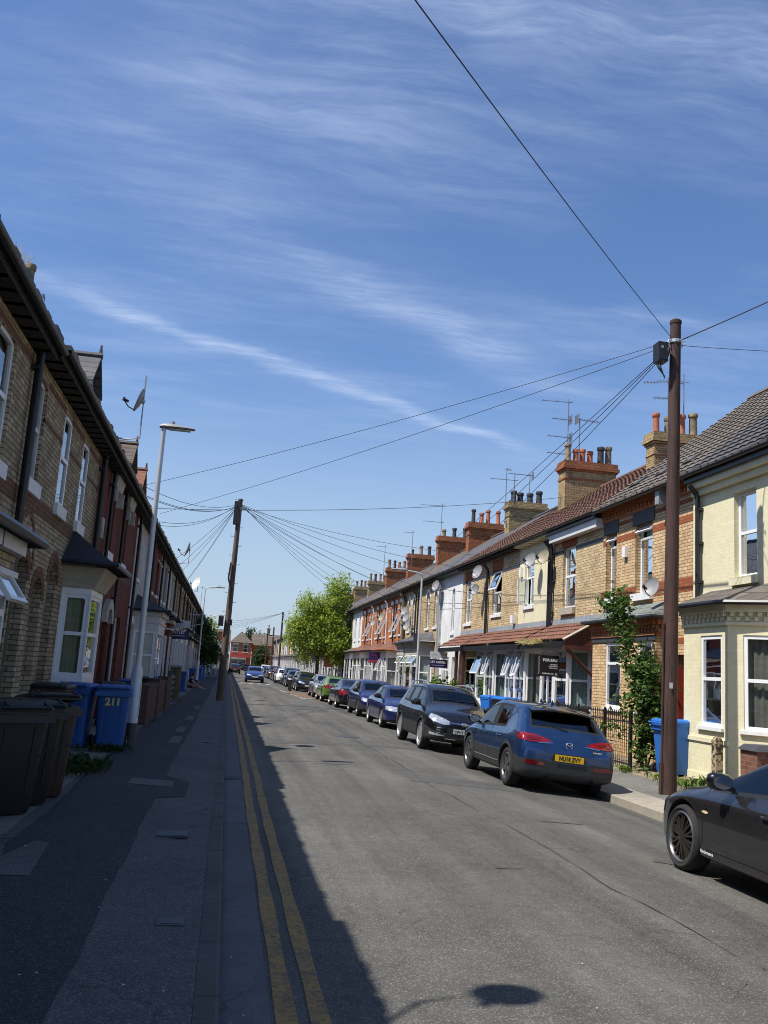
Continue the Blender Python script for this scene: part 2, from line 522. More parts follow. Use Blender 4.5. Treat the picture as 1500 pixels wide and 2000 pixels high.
def bay(root, F, pts, z0, zs, zh, zt, wmat, faces, roofmat, roof_h=.45, over=.2, frame=None, gutter=GUT, curtain=None, tiles=False, cornice=None, glass=None, dent=False, sillmat=None, name='bay_roof'):
    """pts: outline (u,v) from wall to wall; faces: per face (inset_u, style) or None"""
    mb = MB()
    for i, (a, b) in enumerate(zip(pts, pts[1:])):
        A, Bp = F.p(*a, 0), F.p(*b, 0)
        U = (Bp - A); L = U.length; U.normalize()
        N = Vector((U.y, -U.x, 0))
        if N.dot(F.N) < -1e-4 or (abs(N.dot(F.N)) < 1e-3 and N.dot(F.U) * (1 if i else -1) < 0): N = -N
        Fi = Fr(A, U, N)
        holes = []
        sp = faces[i]
        if sp:
            ins, style = sp[0], sp[1]
            ins1 = sp[2] if len(sp) > 2 else ins
            holes = [(ins, L - ins1, zs, zh)]
        wall_face(mb, Fi, 0, L, z0, zt, holes, .07)
        if sp:
            c = sp[3] if len(sp) > 3 else curtain
            window(root, Fi, ins, L - ins1, zs, zh, .07, style, frame, c, sill=sillmat, glass=glass, sillh=.07)
    obj('bay_wall', mb, wmat, root)
    us = [p[0] for p in pts]; lo, hi = min(us), max(us)
    cu = (lo + hi) / 2
    ev = []
    for i, (u, v) in enumerate(pts):
        k = 1 + over / max(.3, (hi - lo) / 2)
        ev.append((cu + (u - cu) * k, v + (over if v > .05 else 0)))
    top = [(min(max(u, lo + roof_h * .7), hi - roof_h * .7), .0) for u, v in ev]
    rb = MB()
    if tiles:
        for a, b, c, d in zip(ev, ev[1:], top, top[1:]):
            rb.quad(F.p(*a, zt + .06), F.p(*b, zt + .06), F.p(d[0], .01, zt + .06 + roof_h), F.p(c[0], .01, zt + .06 + roof_h))
    else:
        for a, b, c, d in zip(ev, ev[1:], top, top[1:]):
            rb.quad(F.p(*a, zt + .06), F.p(*b, zt + .06), F.p(d[0], .01, zt + .06 + roof_h), F.p(c[0], .01, zt + .06 + roof_h))
    rb.poly([F.p(*a, zt + .052) for a in ev])
    r = obj(name, rb, roofmat, root)
    gb = MB()
    gb.tube([F.p(u, max(v, .02) + (.03 if v > .05 else 0), zt + .045) for u, v in ev], .05, 6)
    obj('gutter', gb, gutter, r)
    if cornice is not None:
        cb = MB()
        for i, (a, b) in enumerate(zip(pts, pts[1:])):
            A, Bp = F.p(*a, 0), F.p(*b, 0); U = Bp - A; L = U.length; U.normalize(); N = Vector((U.y, -U.x, 0))
            if N.dot(F.N) < -1e-4 or (abs(N.dot(F.N)) < 1e-3 and N.dot(F.U) * (1 if i else -1) < 0): N = -N
            Fi = Fr(A, U, N)
            cb.fbox(Fi, -.02, L + .02, .003, .1, zt - .12, zt + .03)
            cb.fbox(Fi, -.01, L + .01, .003, .05, zt - .36, zt - .30)
            if dent:
                n = max(2, int(L / .16))
                for k in range(n):
                    cb.fbox(Fi, L * (k + .15) / n, L * (k + .6) / n, .003, .075, zt - .2, zt - .125)
                    cb.fbox(Fi, L * (k + .55) / n, L * (k + .95) / n, .003, .06, zt - .29, zt - .21)
        obj('cornice', cb, cornice, root)
    return r


def chimney(root, F, u, v0, v1, zb, zt, mat, pots, th=.6, band=None):
    """a stack across the ridge with its pots: pots = list of (colour, height, radius)"""
    mb = MB()
    mb.fbox(F, u - th / 2, u + th / 2, v0, v1, zb, zt - .42)
    st = obj('chimney', mb, mat, root)
    cb = MB()
    for k, (o, a, b) in enumerate(((.05, .42, .34), (.11, .34, .2), (.06, .2, .0))):
        cb.fbox(F, u - th / 2 - o, u + th / 2 + o, v0 - o, v1 + o, zt - a, zt - b)
    cb.fbox(F, u - th / 2 - .03, u + th / 2 + .03, v0 - .03, v1 + .03, zt - .78, zt - .71)
    obj('cap_course', cb, band or mat, st)
    n = len(pots)
    for k, (m, h, r) in enumerate(pots):
        v = v0 + (v1 - v0) * (k + .5) / n + rnd.uniform(-.05, .05)
        P = F.p(u + rnd.uniform(-.08, .08), v, zt - .02)
        pb = MB()
        pr = [(r * .98, 0), (r * 1.05, .06), (r * .92, .12), (r * .85, h - .16), (r * 1.08, h - .13), (r * 1.1, h - .05), (r * .95, h), (r * .7, h), (r * .68, h - .3)]
        pb.lathe(pr, 10, Matrix.Translation(P)); obj('chimney_pot', pb, m, st, smooth=40)
    return st


def house_shell(root, F, W, H, D, ov, pitch, wallmat, holes, bands=(), bandmat=None, roofmat=R_SLATE, tiled=None, depth=.1, eave='plain', gutmat=GUT, fascia=None, z0=-.2, ends=(True, True), corb=None):
    mb = MB()
    wall_face(mb, F, 0, W, z0, H, holes, depth)
    a = D / 2
    zr = H + a * math.tan(pitch)
    for u in (0, W):
        mb.poly([F.p(u, 0, z0), F.p(u, -D, z0), F.p(u, -D, H), F.p(u, -a, zr), F.p(u, 0, H)])
    mb.quad(F.p(0, -D, z0), F.p(W, -D, z0), F.p(W, -D, H), F.p(0, -D, H))
    obj('wall', mb, wallmat, root)
    if bands:
        for (u0, u1, z0_, z1_) in bands:
            segs = [(u0, u1)]
            for h in holes:
                if h[2] < z1_ - .01 and h[3] > z0_ + .01:
                    ns = []
                    for s in segs:
                        if h[1] <= s[0] or h[0] >= s[1]: ns.append(s); continue
                        if h[0] > s[0]: ns.append((s[0], h[0]))
                        if h[1] < s[1]: ns.append((h[1], s[1]))
                    segs = ns
            for s in segs:
                bb = MB(); bb.fbox(F, s[0], s[1], -.02, .006, z0_, z1_); obj('brick_band', bb, bandmat, root)
    rb = MB(); t = .09
    sl = math.tan(pitch)
    ze = H - ov * sl
    if tiled is None:
        f = [(ov, ze), (-a, zr), (-D - ov, ze)]
        A = [F.p(0, v, z) for v, z in f] + [F.p(0, v, z + t) for v, z in reversed(f)]
        B = [F.p(W, v, z) for v, z in f] + [F.p(W, v, z + t) for v, z in reversed(f)]
        n = 6
        rb.add(A + B, [(0, 1, 4, 5), (1, 2, 3, 4), (6, 7, 10, 11), (7, 8, 9, 10), (0, 1, 7, 6), (1, 2, 8, 7), (5, 4, 10, 11), (4, 3, 9, 10), (0, 5, 11, 6), (2, 3, 9, 8)])
        r = obj('roof', rb, roofmat, root)
    else:
        L = math.hypot(a + ov, zr - ze); c, s = math.cos(pitch), math.sin(pitch)
        tile_slope(rb, lambda u, q, h: F.p(u, ov - q * c + h * s, ze + .06 + q * s + h * c), W, L)
        rb.quad(F.p(0, -D - ov, ze), F.p(W, -D - ov, ze), F.p(W, -a, zr), F.p(0, -a, zr))
        rb.quad(F.p(0, ov, ze), F.p(W, ov, ze), F.p(W, -a, zr), F.p(0, -a, zr))
        r = obj('roof', rb, tiled, root, smooth=40)
    rt = MB(); n = max(3, int(W / .45))
    for k in range(n):
        u0, u1 = W * k / n + .004, W * (k + 1) / n - .004
        rt.prism([F.p(u0, -a + .14 * math.cos(q), zr + .05 + .12 * math.sin(q)) for q in (0, .8, 1.57, 2.34, PI)], [F.p(u1, -a + .14 * math.cos(q), zr + .05 + .12 * math.sin(q)) for q in (0, .8, 1.57, 2.34, PI)])
    obj('ridge_tiles', rt, tiled or roofmat, r)
    eb = MB(); n = int(W / .3); rq = random.Random(int(W * 1000))
    for k in range(n):
        u = W * k / n; o_ = rq.uniform(0, .045)
        eb.fbox(F, u + .01, u + W / n - .05, ov - .12, ov + .055 + o_, ze + .03, ze + .075 + rq.uniform(0, .05))
    obj('eaves_tiles', eb, tiled or roofmat, r)
    gb = MB()
    n = 6; rr = .06
    prof = [(ov + .05 + rr * math.cos(PI + PI * k / n), ze + .03 + rr * math.sin(PI + PI * k / n)) for k in range(n + 1)]
    gb.grid([[F.p(u, v, z) for v, z in prof] for u in (0, W)])
    obj('gutter', gb, gutmat, r, smooth=180)
    if eave == 'corbel':
        cb = MB()
        cb.fbox(F, 0, W, .004, ov - .04, ze - .1, ze - .01)
        cb.fbox(F, 0, W, .004, .05, H - .30, H - .255)
        k = .2
        while k < W - .1:
            cb.hexa([F.p(k, .005, H - .27), F.p(k + .11, .005, H - .27), F.p(k + .11, .07, H - .27), F.p(k, .07, H - .27), F.p(k, .005, ze - .1), F.p(k + .11, .005, ze - .1), F.p(k + .11, ov - .06, ze - .1), F.p(k, ov - .06, ze - .1)])
            k += .42
        obj('cornice', cb, corb or P_CORB, root)
    elif eave == 'dentil':
        cb = MB()
        for k, (o, a_, b_) in enumerate(((.13, .16, .02), (.08, .3, .17), (.035, .5, .42))):
            cb.fbox(F, 0, W, .003, o, H - a_, H - b_)
        k = .1
        while k < W - .1:
            cb.fbox(F, k, k + .1, .003, .07, H - .42, H - .31); k += .22
        obj('cornice', cb, corb or bandmat or wallmat, root)
    else:
        cb = MB(); cb.fbox(F, 0, W, .003, ov - .02, ze - .13, ze + .02); obj('fascia', cb, fascia or P_DARK, root)
    return zr


def downpipe(root, F, u, z0, z1, mat=None, r=.045):
    mb = MB()
    mb.tube([F.p(u, .1, z0), F.p(u, .1, z1 - .35), F.p(u, .12, z1 - .25), F.p(u, .3, z1 - .05)], r, 8)
    for z in (z0 + .5, (z0 + z1) / 2, z1 - .6): mb.fbox(F, u - .08, u + .08, .003, .12, z, z + .06)
    return obj('downpipe', mb, mat or GUT, root, smooth=50)


def door(root, F, u0, u1, z0, z1, d, mat, fan=True, frame=None, glass=None):
    fb = MB(); f = .06
    fb.fbox(F, u0, u0 + f, -d - .01, -d + .06, z0, z1); fb.fbox(F, u1 - f, u1, -d - .01, -d + .06, z0, z1); fb.fbox(F, u0 + f, u1 - f, -d - .01, -d + .06, z1 - f, z1)
    zt = z0 + 2.02 if fan and z1 - z0 > 2.3 else z1 - f
    if zt < z1 - f: fb.fbox(F, u0 + f, u1 - f, -d - .008, -d + .07, zt, zt + .06)
    dr = obj('door', fb, frame or UPVC, root)
    lb = MB(); lb.fbox(F, u0 + f, u1 - f, -d - .005, -d + .03, z0, zt)
    W = u1 - u0 - 2 * f
    for (a, b) in ((.1, .45), (.55, .9)):
        for (c, e) in ((.08, .42), (.52, .93)):
            lb.fbox(F, u0 + f + W * a, u0 + f + W * b, -d + .031, -d + .042, z0 + 2 * c, z0 + 2 * e)
    obj('door_leaf', lb, mat, dr)
    hb = MB(); hb.fbox(F, u1 - f - .09, u1 - f - .06, -d + .031, -d + .08, z0 + .98, z0 + 1.12); obj('handle', hb, METAL, dr)
    if zt < z1 - f:
        pb = MB(); pb.quad(F.p(u0 + f, -d + .02, zt + .06), F.p(u1 - f, -d + .02, zt + .06), F.p(u1 - f, -d + .02, z1 - f), F.p(u0 + f, -d + .02, z1 - f)); obj('pane', pb, glass or GLASS, dr)
    return dr


def dish(name, label, loc, face, size=.36, mat=None, mast=None, wallpt=None, group='satellite dishes on the houses'):
    """loc: dish centre (world); face: aim direction; wallpt: bracket foot"""
    t = thing(name, label, 'satellite dish', loc, 0, group)
    z = Vector(face).normalized(); x = z.cross(Vector((0, 0, 1))).normalized(); y = x.cross(z)
    M = Matrix((x, y, z)).transposed().to_4x4()
    mb = MB()
    mb.lathe([(size * q, .16 * size * q * q * 2 - .06) for q in (0.01, .3, .6, .8, 1)] + [(size * 1.02, .16 * size * 2 - .055), (size, .16 * size * 2 - .075)] + [(size * q, .16 * size * q * q * 2 - .075) for q in (.8, .5, .01)], 20, M @ Matrix.Diagonal((1, 1.1, 1, 1)))
    obj('reflector', mb, mat or DISHG, t, smooth=60)
    ab = MB(); tip = M @ Vector((0, -size * .5, size * 1.25))
    ab.tube([M @ Vector((0, -size * 1.0, 0)), M @ Vector((0, -size * .95, size * .6)), tip], .014, 5)
    obj('arm', ab, BLACKP, t)
    lb = MB(); lb.tube([tip - z * .02, tip - z * .12], [.035, .03], 8); lb.tube([tip + y * -.03, tip + y * .05], .028, 6); obj('receiver', lb, BLACKP, t)
    bb = MB()
    if wallpt is not None:
        w = Vector(wallpt) - Vector(loc)
        if mast:
            top = Vector((0, 0, mast)) - z * .1; low = Vector((-z.x * .1, -z.y * .1, w.z + .05))
            bb.tube([top, low, Vector((low.x * .5 + w.x * .5, low.y * .5 + w.y * .5, w.z)), w], .022, 6)
            bb.tube([-z * .02, -z * .13], .05, 6)
        else:
            bb.tube([-z * .05, -z * .14, Vector((-z.x * .14, -z.y * .14, w.z)), w], .02, 6)
    obj('bracket', bb, METAL, t)
    return t


def tv_aerial(name, label, base, h, aims, group='television aerials on the chimneys'):
    """mast with yagi arrays: aims = (height fraction, heading, length, elements)"""
    t = thing(name, label, 'aerial', base, 0, group)
    mb = MB(); mb.tube([(0, 0, 0), (0, 0, h)], .022, 6); mb.box(-.06, -.06, .1, .06, .06, .14); obj('mast', mb, AERIAL, t)
    for (f, hd, L, n) in aims:
        ab = MB(); d = Vector((math.cos(hd), math.sin(hd), 0)); q = Vector((-d.y, d.x, 0)); z = Vector((0, 0, h * f))
        ab.tube([z - d * .12 * L, z + d * .88 * L], .016, 5)
        for k in range(n):
            c = z + d * L * (-.08 + .94 * k / (n - 1)); w = .2 - .06 * k / n
            ab.tube([c - q * w, c + q * w], .008, 4, False)
        if n > 5: ab.quad(z - d * .12 * L + q * .2 + Vector((0, 0, -.2)), z - d * .12 * L - q * .2 + Vector((0, 0, -.2)), z - d * .12 * L - q * .2 + Vector((0, 0, .2)), z - d * .12 * L + q * .2 + Vector((0, 0, .2)))
        obj('array', ab, AERIAL, t)
    return t
# ---------------------------------------------------------------- the two terraces
XR, XL = 10.0, -3.05
PR = R(38.5); PR2 = R(33.5)
GR = 'terraced houses along the right side of the street'
GL = 'terraced houses along the left side of the street'
ORD = ['first', 'second', 'third', 'fourth', 'fifth', 'sixth', 'seventh', 'eighth', 'ninth', 'tenth', 'eleventh', 'twelfth', 'thirteenth', 'fourteenth', 'fifteenth', 'sixteenth', 'seventeenth', 'eighteenth', 'nineteenth', 'twentieth', 'twenty-first', 'twenty-second', 'twenty-third', 'twenty-fourth', 'twenty-fifth', 'twenty-sixth', 'twenty-seventh', 'twenty-eighth', 'twenty-ninth', 'thirtieth']


def start(side, y0, label):
    S = -1 if side == 'R' else 1
    t = thing('terraced_house', label, 'house', (XR if side == 'R' else XL, y0, 0), 0, GR if side == 'R' else GL)
    return t, Fr((0, 0, 0), (0, 1), (S, 0))


def lintel(t, F, u0, u1, z0, z1, mat, name='lintel', out=.012):
    mb = MB(); mb.fbox(F, u0, u1, -.05, out, z0, z1); return obj(name, mb, mat, t)


def arch_ring(t, F, u0, u1, zs, ar, wd, mat, name='arch_surround', out=.012):
    mb = MB(); n = 10; cu = (u0 + u1) / 2; hw = (u1 - u0) / 2
    for k in range(n):
        q = []
        for kk in (k, k + 1):
            c, s = math.cos(PI * kk / n), math.sin(PI * kk / n)
            q.append(((cu - hw * c, zs + ar * s), (cu - (hw + wd) * c, zs + (ar + wd) * s)))
        (i0, o0), (i1, o1) = q
        mb.hexa([F.p(*[i0[0], -.02, i0[1]]), F.p(i1[0], -.02, i1[1]), F.p(i1[0], out, i1[1]), F.p(i0[0], out, i0[1]),
                 F.p(o0[0], -.02, o0[1]), F.p(o1[0], -.02, o1[1]), F.p(o1[0], out, o1[1]), F.p(o0[0], out, o0[1])])
    return obj(name, mb, mat, t)


def awning(t, F, u0, u1, gable=None, hip=False, zt=3.52, ze=2.95, v=1.02, mat=T_TERRA, wall=True):
    rb = MB(); L = math.hypot(v, zt - ze); c, s = v / L, (zt - ze) / L
    tile_slope(rb, lambda u, q, h: F.p(u0 + u, v - q * c + h * s, ze + q * s + h * c), u1 - u0, L, .29, .24, .02, .03)
    r = obj('porch_roof', rb, mat, t, smooth=40)
    fb = MB()
    fb.fbox(F, u0, u1, v - .1, v - .02, ze - .2, ze - .03); fb.fbox(F, u0 + .02, u1 - .02, .02, v - .1, ze - .1, ze - .06)
    obj('fascia', fb, P_BLACK, r)
    lb = MB(); lb.quad(F.p(u0, .008, zt + .2), F.p(u1, .008, zt + .2), F.p(u1, .03, zt + .02), F.p(u0, .03, zt + .02)); obj('flashing', lb, LEAD, r)
    if gable:
        gb = MB()
        for k in range(7):
            z0 = ze - .14 + k * .1; z1 = z0 + .096
            vv = lambda z: max(.05, min(v - .05, v * (zt - z) / (zt - ze)))
            if z0 > zt - .05: break
            u = gable
            gb.prism([F.p(u, .02, z0), F.p(u, vv(z0), z0), F.p(u, vv(z1), z1), F.p(u, .02, z1)], [F.p(u + .05, .02, z0), F.p(u + .05, vv(z0), z0), F.p(u + .05, vv(z1), z1), F.p(u + .05, .02, z1)])
        gb.fbox(F, gable - .03, gable + .08, .004, v - .02, ze - .26, ze - .15)
        obj('timber_gable', gb, WOODR, r)
        bb = MB()
        bb.tube([F.p(gable + .03, .06, ze - 1.0), F.p(gable + .03, v - .12, ze - .24)], .05, 4)
        bb.fbox(F, gable - .01, gable + .08, .003, .1, ze - 1.3, ze - .26)
        obj('timber_brace', bb, WOODR, r)
        vb = MB(); vb.tube([F.p(gable - .02, v + .02, ze), F.p(gable - .02, 0, zt + .03)], .035, 4); obj('verge', vb, P_STONE, r)
    return r


POTS = lambda n, *m: [(m[i % len(m)], rnd.uniform(.62, .85), rnd.uniform(.12, .15)) for i in range(n)]

# ---- right: cream painted house
t, F = start('R', 11.5, 'cream painted brick house at the right edge with a square slate-topped bay')
W = 6.66
h = [(4.3, 5.1, 4.1, 5.86), (1.4, 2.2, 4.1, 5.86), (1.0, 1.9, .2, 2.5)]
house_shell(t, F, W, 6.7, 9, .3, PR, P_CREAM, h, tiled=T_DGREY, eave='plain', fascia=P_BLACK, depth=.16)
for a in h[:2]:
    window(t, F, *a, .16, 'sash', curtain=CURT if a[0] > 3 else CURTG, cy=(0, 1), sill=P_CREAM2, sillh=.16, sillout=.09)
door(t, F, 1.0, 1.9, .2, 2.5, .16, DOORD)
mb = MB(); mb.fbox(F, 0, W, .004, .2, 6.2, 6.38); mb.fbox(F, 0, W, .004, .1, 6.05, 6.2); obj('cornice', mb, P_CREAM2, t)
mb = MB(); mb.fbox(F, 6.48, 6.66, .003, .05, .2, 6.05); obj('pilaster', mb, P_CREAM2, t)
downpipe(t, F, 6.38, 3.6, 6.3, GUT, .055)
bay(t, F, [(3.2, 0), (4.02, .8), (5.66, .8), (6.3, 0)], -.2, 1.15, 2.88, 3.42, P_CREAM, [(.2, 'sash', .28, CURTD), (.2, 'sash', .66, CURT), (.3, 'sash')], M_roof('stained_slate', (.11, .094, .08)), .42, .24, curtain=CURT, cornice=P_CREAM2, dent=True, sillmat=SILLW)
mb = MB(); mb.fbox(F, 4.0, 5.7, .8, .83, .85, .93); mb.fbox(F, 4.0, 5.7, .8, .815, .1, .26); obj('plinth_band', mb, P_CREAM2, t)
chimney(t, F, .5, -5.2, -3.2, 9.0, 11.4, B_CHY, POTS(4, TERRA, POTY), band=B_CHR)

# ---- right: peach brick house with red bands
t, F = start('R', 18.16, 'peach brick house with red bands and dark window heads, next left of the cream one')
W = 5.0
h = [(2.05, 3.0, 4.1, 5.86), (4.12, 4.8, 4.1, 5.86), (.27, .93, -.2, 2.58, 0, 1.3), (1.15, 1.9, 1.25, 2.87), (2.86, 3.76, 1.25, 2.87)]
hf = h[:3]
house_shell(t, F, W, 6.7, 9, .3, PR, B_ORB, hf, bands=[(0, W, 5.56, 5.72), (0, W, 3.98, 4.3), (0, .95, 2.82, 2.96), (0, W, 6.0, 6.1)], bandmat=B_BAND, tiled=T_GREY, eave='dentil', depth=.2, corb=B_ORA)
for a in h[:2]:
    window(t, F, *a, .2, 'topsmall', curtain=CURTG, sill=SILLW, sillh=.18, sillout=.1)
    lintel(t, F, a[0] - .12, a[1] + .12, 5.86, 6.2, P_DARK, out=.02)
bay(t, F, [(.98, 0), (.98, .42), (2.3, .42), (4.6, .42), (4.6, 0)], -.2, 1.25, 2.87, 3.36, B_ORB, [None, (.2, 'topshut', .4), (.55, 'topshut', .85), None], M_roof('green_slate_roof', (.16, .18, .165)), .4, .2, curtain=CURTG, cornice=B_ORA, dent=True, sillmat=SILLW)
mb = MB(); mb.fbox(F, .97, 4.62, .42, .445, 2.88, 3.05); obj('lintel', mb, P_DARK, t)
mb = MB(); mb.fbox(F, .3, .36, -.8, -.03, .1, 2.2); mb.fbox(F, .86, .92, -.4, -.05, .1, 2.3); obj('passage_door', mb, DOORR, t)
mb = MB(); mb.fbox(F, .28, .92, -1.29, -1.25, -.1, 2.5); obj('passage_gate', mb, P_DARK, t)
mb = MB(); mb.fbox(F, 3.42, 3.6, .005, .09, 5.1, 5.38); obj('alarm_box', mb, UPVC, t)
for k, u in enumerate((1.0, 2.4, 3.9)):
    mb = MB(); s_ = math.sin(PR); c_ = math.cos(PR)
    q0, q1 = 1.0, 1.42
    P = lambda uu, q, hh: F.p(uu, .3 - q * c_ + hh * s_, 6.46 + q * s_ + hh * c_)
    mb.hexa([P(u, q0, .04), P(u + .36, q0, .04), P(u + .36, q1, .04), P(u, q1, .04), P(u, q0, .13), P(u + .36, q0, .13), P(u + .36, q1, .12), P(u, q1, .12)])
    obj('roof_vent', mb, T_DGREY, t)
mb = MB(); mb.fbox(F, 1.15, 1.35, .02, .3, 6.1, 6.5); obj('rain_hopper', mb, LEAD, t)

# ---- right: buff brick house, white fascia, tiled porch
t, F = start('R', 23.16, 'narrow buff brick house with deep white fascia and grass-grown tiled porch')
W = 3.85
h = [(2.0, 3.02, 4.02, 5.9)]
g = [(.6, 3.55, .25, 2.85)]
house_shell(t, F, W, 6.7, 9, .3, PR2, B_YEL, h + g, bands=[(0, W, 5.72, 5.84)], bandmat=P_DARK, tiled=T_RED, eave='none', fascia=P_BLACK, depth=.16)
window(t, F, *h[0], .14, 'sash', curtain=CURT, cy=(0, .45), sill=P_BUFFST, sillh=.2, sillout=.1)
lintel(t, F, 1.9, 3.12, 5.9, 6.35, B_BAND)
mb = MB(); mb.fbox(F, 0, W, .004, .22, 6.12, 6.42); obj('white_fascia', mb, UPVCD, t)
awning(t, F, .25, W, gable=.2)
mb = MB(); mb.fbox(F, .04, .58, .003, .035, .1, 2.9); obj('painted_pier', mb, P_WBRICK, t)
bay(t, F, [(.62, 0), (.95, .6), (2.05, .6), (3.15, .6), (3.5, 0)], -.1, .95, 2.72, 2.84, UPVC, [(.05, 'sash', .05, CURTG), (.05, 'sash', .05, CURTG), (.05, 'two', .05, CURT), (.05, 'sash')], R_SLATE, .02, .02, curtain=CURTG, name='bay_head')
mb = MB(); mb.fbox(F, .3, .5, .036, .1, 1.35, 1.68); obj('meter_box', mb, P_DARK, t)
downpipe(t, F, 3.8, 3.4, 6.3, GUT, .06)

# ---- right: narrow cream house
t, F = start('R', 27.01, 'narrow cream rendered house with bracketed eaves and a window casement swung open')
W = 3.41
h = [(1.85, 2.8, 4.3, 5.78)]; g = [(.4, 3.1, .25, 2.85)]
house_shell(t, F, W, 6.7, 9, .3, PR2, P_CREAM2, h + g, tiled=T_RED, eave='corbel', corb=P_CREAM2, depth=.14)
window(t, F, *h[0], .12, 'case', curtain=CURT, sill=SILLW)
awning(t, F, .35, W)
bay(t, F, [(.42, 0), (.8, .6), (1.8, .6), (2.8, .6), (3.08, 0)], -.1, .95, 2.72, 2.84, UPVC, [(.05, 'sash', .05, CURT), (.05, 'tilttwin', .05, CURTG), (.05, 'tilttwin', .05, CURT), (.05, 'sash')], R_SLATE, .02, .02, name='bay_head')
downpipe(t, F, .12, .2, 6.3, GUT, .06)
mb = MB(); mb.fbox(F, 3.05, 3.22, .005, .09, 5.35, 5.7); obj('alarm_box', mb, UPVC, t)
chimney(t, F, .1, -5.0, -3.3, 7.4, 10.2, B_CHY, POTS(4, POTY, TERRA), band=B_CHY)

# ---- right: buff brick pair
t, F = start('R', 30.42, 'buff brick house with its upper window propped open, beside the narrow cream one')
W = 3.88
h = [(2.1, 3.3, 4.2, 5.9)]; g = [(.5, 3.5, .25, 2.85)]
house_shell(t, F, W, 6.7, 9, .3, PR2, B_YEL, h + g, bands=[(0, W, 5.75, 5.86)], bandmat=P_DARK, tiled=T_RED, eave='corbel', depth=.16)
window(t, F, *h[0], .13, 'tilthi', curtain=CURT, cy=(0, .5))
lintel(t, F, 2.0, 3.4, 5.9, 6.3, B_BAND)
awning(t, F, .02, W - .3)
bay(t, F, [(.52, 0), (.85, .6), (1.9, .6), (3.1, .6), (3.45, 0)], -.1, .95, 2.72, 2.84, UPVC, [(.05, 'sash', .05, CURTG), (.05, 'tilttwin', .05, CURTG), (.05, 'tilthi', .05, CURT), (.05, 'sash')], R_SLATE, .02, .02, name='bay_head')
mb = MB(); mb.fbox(F, .25, .5, .005, .14, 3.75, 4.05); obj('alarm_box', mb, UPVC, t)
downpipe(t, F, 3.76, .2, 6.3, GUT, .06)
chimney(t, F, W - .1, -5.1, -2.9, 7.4, 10.75, B_CHY, [(POTY, .85, .15), (POTB, .8, .15), (TERRA, .6, .13), (TERRA, .65, .13), (TERRA, .6, .13), (POTY, .8, .14)], band=B_CHR, th=.75)
t, F = start('R', 34.3, 'buff brick house with two grey satellite dishes, beside the white rendered one')
W = 4.0
h = [(2.4, 3.5, 4.02, 5.87)]; g = [(.3, 1.2, .2, 2.6), (1.5, 3.6, .9, 2.6)]
house_shell(t, F, W, 6.7, 9, .3, PR2, B_YEL, h + g, bands=[(0, W, 5.75, 5.86)], bandmat=P_DARK, tiled=T_RED, eave='corbel', depth=.16)
window(t, F, *h[0], .13, 'twinlow', curtain=CURTG, cy=(.5, 1))
window(t, F, *g[1], .13, 'two', curtain=CURT)
door(t, F, *g[0], .3, DOORB)
lintel(t, F, 2.3, 3.6, 5.87, 6.25, B_BAND)
awning(t, F, .1, W)
for u in (.25, 1.35): mb = MB(); mb.fbox(F, u, u + .12, .75, .87, .1, 2.8); obj('porch_post', mb, WOODR, t)
for k, (y, u) in enumerate(((26, 1), (28, 2))): pass

# ---- right: white house
t, F = start('R', 38.3, 'plain white rendered house with one narrow arched slit window')
W = 3.98
h = [(1.35, 1.85, 3.7, 5.75, .25)]; g = [(.5, 1.4, .2, 2.6), (2.0, 3.4, .9, 2.6)]
house_shell(t, F, W, 6.7, 9, .3, PR2, P_WHITE, h + g, roofmat=R_SLATE, eave='plain', depth=.14)
window(t, F, *h[0][:4], .12, 'sash', arch=.25, curtain=CURT, cy=(0, .8))
door(t, F, *g[0], .2, DOORW); window(t, F, *g[1], .1, 'two', curtain=CURT)
downpipe(t, F, 3.85, .2, 6.3, METAL, .05)

# ---- right: buff brick, arched windows
t, F = start('R', 42.28, 'buff brick house with white-headed arched windows and a slate bay roof')
W = 5.5
h = [(.85, 1.55, 4.1, 5.95, .3), (2.6, 3.35, 4.1, 5.95, .3)]; g = [(.2, .9, .2, 2.9, .35)]
house_shell(t, F, W, 6.7, 9, .3, PR2, B_YEL2, h + g, roofmat=R_SLATE, eave='corbel', depth=.16)
for a, st in zip(h, ('topsmall', 'topshut')):
    window(t, F, *a[:4], .13, st if st != 'topsmall' else 'topshut', arch=.3, curtain=CURT); arch_ring(t, F, a[0], a[1], 5.65, .3, .18, SILLW)
door(t, F, *g[0][:4], .3, DOORD)
bay(t, F, [(1.2, 0), (1.6, .7), (3.3, .7), (4.9, .7), (5.3, 0)], -.1, .9, 2.7, 3.3, P_STONE, [(.06, 'sash'), (.1, 'top', .1, CURT), (.1, 'top', .1, CURTD), (.06, 'sash')], R_SLATE, .5, .25, cornice=P_STONE, curtain=CURT)
downpipe(t, F, 5.0, .2, 6.3); downpipe(t, F, .08, .2, 6.3, METAL)
chimney(t, F, .2, -5.1, -3.2, 7.4, 10.55, B_CHY, [(POTB, .7, .17), (POTB, .55, .17), (POTB, .55, .17), (POTB, .6, .16)], band=B_CHY, th=.7)

